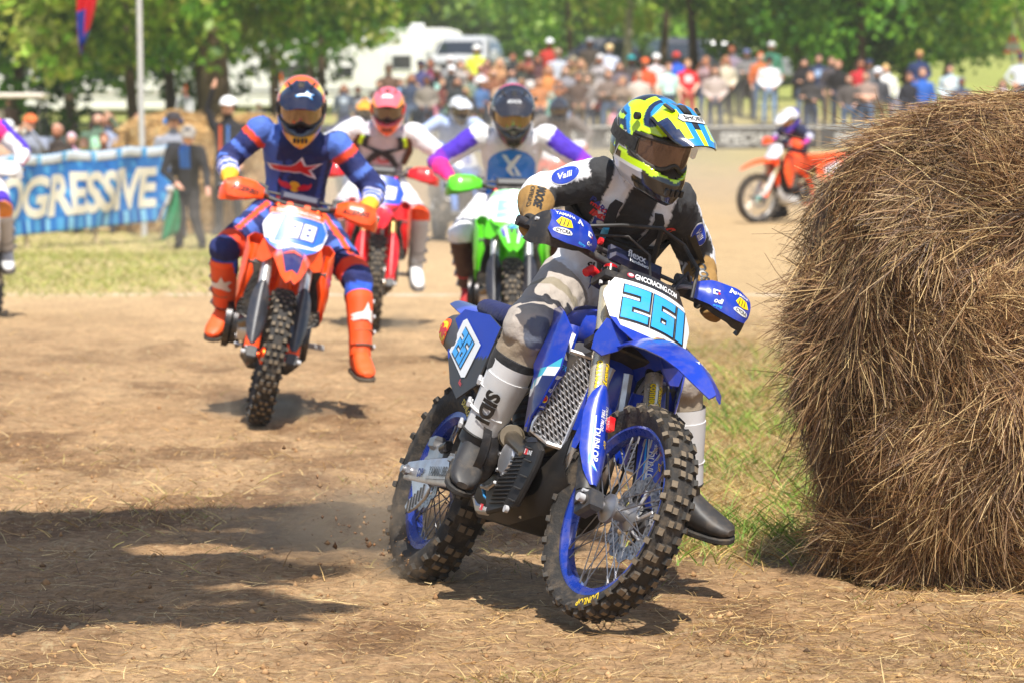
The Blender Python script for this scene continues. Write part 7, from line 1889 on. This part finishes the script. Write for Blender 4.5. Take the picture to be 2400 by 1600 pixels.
S(1288, 97, '#b4352c', cap='#eceef0', skin='#6a4434', kind=0, label='man in a white cap and red shirt standing highest on the bank')
S(1307, 121, '#b9bfca', cap='#a48c74', kind=0, fore='skin', label='man in a tan cap and pale grey T-shirt')
S(1285, 158, '#d08a50', hair='#9a6a44', long=True, kind=4, label='woman in an orange tan top')
S(1343, 139, '#8a7048', cap='#8c8068', kind=2, label='man in a camouflage cap and khaki jacket')
S(1382, 95, '#473e36', cap='#8c8e94', kind=0, label='tall man in a grey cap and dark brown shirt under the trees')
S(1428, 111, '#c2c8da', cap='#e2c690', kind=1, label='man in a straw coloured hat and pale blue shirt')
S(1407, 134, '#b4aeb0', cap='#c8c4c2', kind=2, label='person in a pale cap and light grey shirt below the straw hat')
S(1399, 202, '#e8584c', hair='#d8cfc4', kind=5, fore='skin', label='person in a coral red jacket with spread elbows in the front row')
S(1292, 221, '#8ec4b8', hair='#8ec4b8', long=True, kind=0, label='small child in a teal hooded dress in the front row')
S(1324, 205, '#4a3f3a', hair='#3a2c24', kind=0, bottom='#7c94b8', label='person in dark brown with light jeans left of the coral jacket')
S(1355, 176, '#5c4a40', hair='#4a352a', kind=4, label='person in a dull brown top behind the coral jacket')
S(1479, 136, '#45403e', cap='#1f8f92', kind=4, label='person in a teal cap above the bright helmet')
S(1441, 262, '#f0a0b0', hair='#8a6a50', kind=0, label='child in pink just left of the bright helmet')
S(1512, 143, '#e6582c', cap='#e0652c', kind=0, fore='skin', label='person in an orange cap and orange shirt')
S(1538, 133, '#dccfd0', cap='#f0f0ee', kind=4, fore='skin', label='man in a white cap and whitish T-shirt next to the orange cap')
S(1567, 153, '#c4e4dc', hair='#8a5a44', kind=0, fore='skin', label='person in a pale mint T-shirt')
S(1585, 129, '#2f5fd0', cap='#c03a34', kind=0, label='person in a red cap and royal blue shirt')
S(1611, 145, '#dc2028', hair='#b48458', kind=4, print_='#f0d0d0', fore='skin', bottom='#c8544c', label='person in a bright red T-shirt with a white print')
S(1655, 138, '#a88c90', hair='#a87850', kind=2, fore='skin', bottom='#5a6684', label='person in a plaid shirt holding a phone up with both arms')
S(1701, 136, '#c9bfa8', hair='#9a6a48', long=True, kind=4, bottom='#2c2a2a', label='woman in a beige cardigan and black trousers')
S(1715, 114, '#8c7c8c', hair='#a0563c', kind=0, label='tall red haired man behind the beige cardigan')
S(1750, 122, '#7a7876', cap='#5c6484', kind=1, bottom='#3a3838', label='man in a grey hooded top and trucker cap with folded arms', hood=True)
S(1808, 105, '#3f7a62', cap='#c8c8c6', kind=0, label='man in a dark green shirt and pale grey cap behind the white top')
S(1803, 138, '#e4e4e6', cap='#1c1c20', kind=4, bottom='#7f9cc0', label='person in a white long sleeved top, black cap and blue jeans')
S(1782, 128, '#d07040', hair='#c0683c', kind=0, label='person in orange half hidden between the grey hooded top and the green shirt')
S(1884, 142, '#1f1d1e', hair='#2a1d18', long=True, kind=1, label='dark haired woman in black with folded arms behind the orange motorcycle')
S(1919, 133, '#2a3352', hair='#5a4032', kind=0, print_='#9cb4d8', label='man in a navy shirt with a pale blue print')
S(1948, 139, '#4a4446', hair='#7a5a48', kind=0, label='man half hidden between the navy shirt and the black pullover')
S(1965, 147, '#201e1e', hair='#b07c64', kind=4, label='balding man in a black zipped pullover')
S(2017, 144, '#c02c34', hair='#4a2e22', long=True, kind=0, label='woman in a red top partly hidden behind the tan arms')
S(2037, 146, '#6a6c70', cap='#26324c', kind=0, label='man in a navy cap with a white front')
S(2030, 172, '#9a8478', hair='#6a4634', kind=1, fore='skin', label='person with bare folded arms in the front row left of the white hooded top')
S(2057, 166, '#4a4a4e', cap='#e6e6ea', kind=0, label='man in a white cap right behind the bare folded arms')
S(2076, 156, '#e8e6e2', hair='#dcb870', kind=0, label='blond person in a cream white hooded top at the edge of the bale', hood=True)
S(2155, 124, '#22325c', hair='#dca86c', kind=4, label='blond boy in navy sitting up on a man\'s shoulders', group='spectators along the barrier')
S(2162, 166, '#2f62b8', hair='#a88068', kind=0, label='man in royal blue who carries the boy on his shoulders')
S(2227, 156, '#b8c8d0', hair='#3a2a22', kind=4, print_='#e8e4e0', label='dark bearded man in a pale blue jacket above the hay bale')
S(2254, 186, '#44506a', hair='#44506a', kind=0, label='person in a slate blue hood beside the bearded man')
S(2116, 208, '#9a94a0', hair='#c08c70', kind=0, label='person in pale grey low behind the left edge of the bale')
S(2130, 176, '#25252c', hair='#6a4a38', kind=4, label='person in black left of the man in royal blue')
S(2392, 132, '#ccd2dc', cap='#23304c', kind=5, label='man in a pale shirt and navy cap at the right edge')
S(2350, 191, '#d8c4c8', hair='#4a2c20', long=True, kind=0, label='brown haired woman in pale pink at far right')
S(2380, 198, '#a8acb4', hair='#c89a78', kind=4, label='fair haired child in grey at the right edge')
# filling rows of the crowd between those in front
fill = ((964, 178, '#3f4a60', '#7a5a44'), (1000, 184, '#8a8278', '#3a2a20'), (1036, 190, '#6a3a34', '#a07850'), (1072, 186, '#353a3c', '#53392a'), (1078, 146, '#b0a8a4', '#6a4a34'), (1104, 176, '#6e7f78', '#a07a58'), (1142, 142, '#94635c', '#4a3224'), (1146, 196, '#74583f', '#2e211a'), (1180, 184, '#c8a890', '#7a5236'), (1222, 150, '#3a4038', '#8c6242'), (1222, 190, '#d8b8b0', '#b08c6c'), (1262, 186, '#b87a50', '#5c4030'), (1262, 134, '#5a3a3c', '#402c22'), (1326, 160, '#8c8a90', '#8a6446'), (1308, 190, '#a06a48', '#3c2a20'), (1362, 144, '#7c6c5c', '#a8825c'), (1376, 180, '#88807c', '#5a4232'), (1426, 168, '#7a6a60', '#7c5a40'), (1452, 150, '#6a6068', '#4a3428'), (1460, 186, '#9c8878', '#b08a62'), (1498, 170, '#c8bcb0', '#805c42'), (1676, 160, '#b8a8a0', '#5a3e2e'), (1900, 176, '#3a3634', '#c09070'), (1990, 180, '#57504c', '#6c4a38'))
FN = ('blue grey', 'stone grey', 'dark red', 'near black', 'pale grey', 'sage green', 'dusty red', 'brown', 'sand', 'dark olive', 'faded pink', 'copper', 'plum', 'mid grey', 'sienna', 'taupe', 'warm grey', 'umber', 'mauve grey', 'fawn', 'ivory', 'pinkish grey', 'soot black', 'dark taupe')
HN = {0: 'long haired', 1: 'short haired'}
for k, ((px, py, c, h), nmx) in enumerate(zip(fill, FN)):
    S(px, py, c, hair=h, long=(k % 3 == 0), kind=(0, 4, 1, 7, 2)[k % 5], label='%s spectator in a %s top in the dense middle of the crowd' % (HN[0 if k % 3 == 0 else 1], nmx) if k < 21 else '%s spectator in a %s top in the right half of the crowd' % (HN[0 if k % 3 == 0 else 1], nmx))
# people behind the blue banner and by the straw bales
GLB = 'people behind the blue banner'
S(71, 280, '#8d93a4', cap='#e0703c', kind=2, d=57, label='person in a grey hooded top with both hands up to an orange cap', group=GLB)
S(135, 298, '#4a4038', hair='#c89880', kind=4, d=57.5, label='balding person in dark brown behind the banner', group=GLB)
S(18, 292, '#c8a890', cap='#dcdcdc', kind=0, d=58, label='person in a pale cap at the far left behind the banner', group=GLB)
S(168, 318, '#d8a8c0', hair='#e0c0cc', kind=0, d=58, label='small child with a pale pink hat behind the banner', group=GLB)
S(230, 267, '#58705c', hair='#33241c', long=True, kind=3, d=60, print_='#a8dcb8', label='dark haired woman with mint sleeves behind the banner', group=GLB)
S(254, 272, '#98a8c8', hair='#a07858', long=True, kind=4, d=60, label='long haired woman in a pale blue top behind the banner', group=GLB)
S(196, 330, '#b8d070', hair='#c08c6c', kind=0, d=57, label='child in lime green below the mint sleeves', group=GLB)
S(243, 318, '#6a4c3c', hair='#8a5a40', kind=4, d=57, label='child in dark brown in front of the woman in pale blue', group=GLB)
S(326, 275, '#ee8a98', hair='#a0705c', kind=0, d=60, label='person in a salmon pink hooded top behind the pale pole', group=GLB, hood=True)
S(20, 236, '#6a5048', hair='#4a3428', kind=0, d=92, label='person standing above the cart roof at far left', group=GLB)
S(606, 246, '#b8b0b0', hair='#8a5a50', kind=0, d=90, label='distant person in pale grey left of the blue rider\'s helmet', group=GLB)
S(432, 212, '#e8e8ea', hair='#c8a084', kind=0, d=98, label='distant person in white above the straw bale', group=GLB)
def muffs(root):
    m = MB()
    for sd in (-1, 1): m.ball(V3(sd * .105, .0, 1.64), (.03, .045, .05), lin('#2f86d8') if sd < 0 else lin('#26386c'), 10)
    m.tube([V3(-.105, 0, 1.68), V3(-.07, 0, 1.77), V3(.07, 0, 1.77), V3(.105, 0, 1.68)], .012, (.05, .05, .05), 6); m.build('headphones', 'satin', root)
S(406, 275, '#8f929c', cap='#3a3436', kind=0, d=55, print_='#2a2d36', rz=.15, label='marshal in a dark cap and blue headphones standing behind the flagman', group='marshals by the straw bales', extra=muffs)
def vest(root):
    m = MB()
    for sd, c in ((-1, '#e8602c'), (1, '#4a84d8')): m.box((sd * .05, -.135, 1.24), (.025, .02, .34), lin(c), ch=.006)
    m.build('lanyard', 'banner', root)
S(535, 240, '#1e1d1f', cap='#f4f4f2', kind=6, d=56.2, rz=-.3, bottom='#2b2a2a', label='man in black with a white cap raising one arm beside the straw bale', group='marshals by the straw bales', extra=vest)

# flagman who walks bent forward with a rolled green flag
def flagman():
    q = unproj(436, 300, 50.8); z0 = float(terrain(q[0], q[1])) - .02
    root = empty('person', Matrix.Translation((q[0], q[1], z0)), 'marshal in black walking bent forward with a green flag in his hand', 'person', 'marshals by the straw bales')
    mb = MB(); bones = []; BK = lin('#232224'); sk = lin('#d4a088')
    def Lm(nm, P, R): limb(mb, P, R, 10); bones.extend([(nm, P[i], P[i + 1], R[i], R[i + 1]) for i in range(len(P) - 1)])
    hip, chest, nk = V3(-.02, .10, .82), V3(.0, -.10, 1.22), V3(.03, -.19, 1.34)
    rings = []
    for c, w, d in ((hip - V3(0, 0, .08), .15, .12), (hip, .175, .135), ((hip + chest) / 2, .18, .14), (chest, .21, .14), (nk, .12, .09)): rings.append([c + V3(w * math.cos(t), d * math.sin(t) * .95, d * math.sin(t) * .25) for t in np.linspace(0, 2 * math.pi, 18, endpoint=False)])
    mb.loft(rings, (1, 1, 1)); bones.append(('top', hip, nk, .16, .14))
    hd = V3(.05, -.27, 1.43); Lm('neck', [nk, hd], [.06, .06]); mb.ball(hd + V3(0, -.02, .03), (.085, .105, .12), (1, 1, 1), 14); bones.append(('head', hd, hd + V3(0, -.02, .05), .10, .10))
    Lm('leg', [hip + V3(-.09, 0, 0), V3(-.10, -.06, .46), V3(-.10, .10, .10)], [.10, .075, .055]); Lm('leg', [hip + V3(.09, 0, 0), V3(.10, .0, .44), V3(.20, .02, .10)], [.10, .075, .055])
    Lm('shoe', [V3(-.10, .11, .06), V3(-.12, -.12, .05)], [.055, .045]); Lm('shoe', [V3(.20, .03, .06), V3(.22, -.18, .05)], [.055, .045])
    for sd, E, W in ((-1, V3(-.27, -.18, 1.02), V3(-.10, -.34, .86)), (1, V3(.27, -.16, 1.0), V3(.30, -.34, .80))):
        Sh = chest + V3(sd * .19, -.02, .06); Lm('arm', [Sh, E, W], [.07, .055, .042]); f = nrm(W - E); a, b = frame(f); H2 = W + f * .08; Lm('palm', [W, H2], [.042, .036])
        for k in range(4): Lm('palm', [H2, H2 + f * .045 + a * .024 * (k - 1.5), H2 + f * .07 + a * .022 * (k - 1.5) + b * .03], [.012, .011, .009])
        Lm('palm', [W + f * .03, W + f * .07 + a * .05], [.014, .011])
    body_object('body', mb, bones, lambda nm, t, p, r: dict(top=BK, arm=BK, leg=lin('#2e2b2b'), shoe=lin('#1c1b1b')).get(nm, sk) if not (nm == 'top' and r[1] < -.5 and abs(p[0]) < .07) else (lin('#2b6fd0') if t > .55 else lin('#3a3c48')), .017, 'cloth_far', root, .006)
    m = MB(); c = hd + V3(0, -.02, .06); rings = []
    for e in np.linspace(-.15, 1.5, 7): rings.append([c + V3(.105 * math.cos(e) * math.cos(t), .125 * math.cos(e) * math.sin(t), .11 * math.sin(e)) for t in np.linspace(0, 2 * math.pi, 18, endpoint=False)])
    m.loft(rings, lin('#9c958c')); G = np.array([[c + V3(.09 * u * (1 - .2 * v), -.11 - .09 * v + .05 * u * u, -.01 - .03 * v - .02 * u * u) for u in np.linspace(-1, 1, 7)] for v in (0, .5, 1)]); m.sheet(G, .01, lin('#8c857c')); m.ball(c + V3(0, -.10, .05), (.045, .02, .04), (.1, .1, .11), 10); m.build('cap', 'cloth_far', root)
    m = MB(); m.tube([V3(-.16, -.40, .78), V3(-.22, -.38, .60)], .03, (.5, .5, .5), 10); m.box((-.17, -.40, .80), (.10, .10, .07), (.55, .55, .55), ch=.015)
    r2 = empty('radio', Matrix.Translation((q[0], q[1], z0)), 'grey hand radio at the hip of the marshal in black', 'radio'); m.build('casing', 'satin', r2)
    r3 = empty('flag', Matrix.Translation((q[0] - .22, q[1] - .34, z0)), 'green flag hanging beside the marshal in black', 'flag')
    m = MB(); m.tube([V3(.12, .02, .95), V3(-.14, .0, .30)], .012, lin('#b89a6a'), 8); m.build('stick', 'wood', r3)
    m = MB(); G = np.array([[V3(.04 - .12 * t + u * (.10 + .26 * t * (1 - t * .55)), .05 * math.sin(u * 6 + t * 3), .78 - .66 * t + .12 * u * t) for u in np.linspace(0, 1, 9)] for t in np.linspace(0, 1, 10)]); m.sheet(G, .004, lin('#1e8a5a')); m.build('flag_cloth', 'banner', r3, smooth=180)
flagman()
# orange course stakes that lean in the background at left
for k, (px, d) in enumerate(((445, 99), (668, 104))):
    q = unproj(px, 255, d); z = float(terrain(q[0], q[1])); r = empty('course_stake', Matrix.Translation((q[0], q[1], z)), ('thin orange stake leaning above the straw bale' , 'thin orange stake near the helmet of the blue rider')[k], 'stake')
    m = MB(); m.tube([(0, 0, 0), (-.10, 0, 1.35)], .018, ORANGE, 8); m.build('stake', 'satin', r)
# ------------------------------------------------------------------ dusty air
m = MB(); m.box((0, 437, 14.5), (850, 970, 31), WHITE, ch=0)
hz_ = m.build('haze', 'cloth_far', None, smooth=0); tag(hz_, kind='stuff')
hm = bpy.data.materials.new('haze'); hm.use_nodes = True; nt = hm.node_tree; nt.nodes.remove(nt.nodes['Principled BSDF'])
pv = nt.nodes.new('ShaderNodeVolumePrincipled'); pv.inputs['Color'].default_value = (.93, .88, .80, 1); pv.inputs['Density'].default_value = .00045; pv.inputs['Anisotropy'].default_value = .0
nt.links.new(pv.outputs[0], nt.nodes['Material Output'].inputs['Volume']); hz_.data.materials[0] = hm

def puff(c, r, dens, col, label_seed, sc=2.2):
    m = MB(); m.ball(c, r, WHITE, 16); o = m.build('dust_cloud', 'cloth_far', None); tag(o, kind='stuff')
    hm = bpy.data.materials.new('dust'); hm.use_nodes = True; nt = hm.node_tree; L = nt.links; nt.nodes.remove(nt.nodes['Principled BSDF'])
    pv = nt.nodes.new('ShaderNodeVolumePrincipled'); pv.inputs['Color'].default_value = (*col, 1)
    tc = nt.nodes.new('ShaderNodeTexCoord'); mp = nt.nodes.new('ShaderNodeMapping'); mp.vector_type = 'TEXTURE'; mp.inputs['Location'].default_value = c; mp.inputs['Scale'].default_value = r; L.new(tc.outputs['Object'], mp.inputs[0])
    ln = nt.nodes.new('ShaderNodeVectorMath'); ln.operation = 'LENGTH'; L.new(mp.outputs[0], ln.inputs[0])
    f = nt.nodes.new('ShaderNodeMapRange'); f.interpolation_type = 'SMOOTHSTEP'
    for k, v in zip((1, 2, 3, 4), (1.0, .1, 0, 1)): f.inputs[k].default_value = v
    L.new(ln.outputs['Value'], f.inputs[0])
    nz_ = nt.nodes.new('ShaderNodeTexNoise'); nz_.inputs['Scale'].default_value = sc; nz_.inputs['Detail'].default_value = 3; L.new(mp.outputs[0], nz_.inputs['Vector'])
    g = nt.nodes.new('ShaderNodeMapRange')
    for k, v in zip((1, 2, 3, 4), (.38, .66, 0, dens)): g.inputs[k].default_value = v
    L.new(nz_.outputs[0], g.inputs[0]); mu = nt.nodes.new('ShaderNodeMath'); mu.operation = 'MULTIPLY'; L.new(f.outputs[0], mu.inputs[0]); L.new(g.outputs[0], mu.inputs[1]); L.new(mu.outputs[0], pv.inputs['Density']); L.new(pv.outputs[0], nt.nodes['Material Output'].inputs['Volume']); o.data.materials[0] = hm
DC = (.86, .76, .62)
for px, py, d, r, dn, col in ((845, 1225, 13.75, (.60, .45, .22), 6.5, (.62, .48, .34)), (965, 1330, 13.4, (.22, .25, .10), 9.0, (.55, .42, .29)), (1590, 330, 66, (4.6, 9, 1.3), .07, DC), (1900, 420, 58, (3.2, 5, .8), .16, DC), (1060, 400, 45, (3.8, 6, .9), .34, DC), (900, 790, 28.3, (.55, .7, .26), 5.0, (.6, .47, .33)), (620, 985, 20.6, (.5, .8, .2), 5.0, (.7, .57, .42)), (720, 520, 33, (2.5, 4, .5), .20, DC)):
    puff(tuple(float(v) for v in unproj(px, py, d)), r, dn, col, px)

# soil thrown up by the rear tyre of the leading motorcycle
n = 420; t = rng.uniform(0, 1, n) ** 1.5; q0 = unproj(985, 1318, 13.35); q1 = unproj(800, 1175, 13.9)
P = q0 + (q1 - q0) * t[:, None] + rng.normal(0, 1, (n, 3)) * (.02 + .16 * t)[:, None] * [1, .8, .55]; P[:, 2] = np.maximum(P[:, 2], .01)
r = (.0016 + .0075 * rng.uniform(0, 1, n) ** 4)[:, None, None]
O = np.array([[1, 0, 0], [-1, 0, 0], [0, 1, 0], [0, -1, 0], [0, 0, 1], [0, 0, -1.]]); T = np.array([[0, 2, 4], [2, 1, 4], [1, 3, 4], [3, 0, 4], [2, 0, 5], [1, 2, 5], [3, 1, 5], [0, 3, 5]])
Vd = (P[:, None] + O[None] * r * rng.uniform(.6, 1.4, (n, 1, 3)) + rng.normal(0, .25, (n, 6, 3)) * r).reshape(-1, 3)
tag(big_mesh('thrown_dirt', Vd, (np.arange(n)[:, None, None] * 6 + T[None]).reshape(-1, 3), np.repeat(rcol(n, [lin('#8a6543'), lin('#6d4d30'), lin('#a57f55')]), 8, 0), 'cloth_far'), kind='stuff')
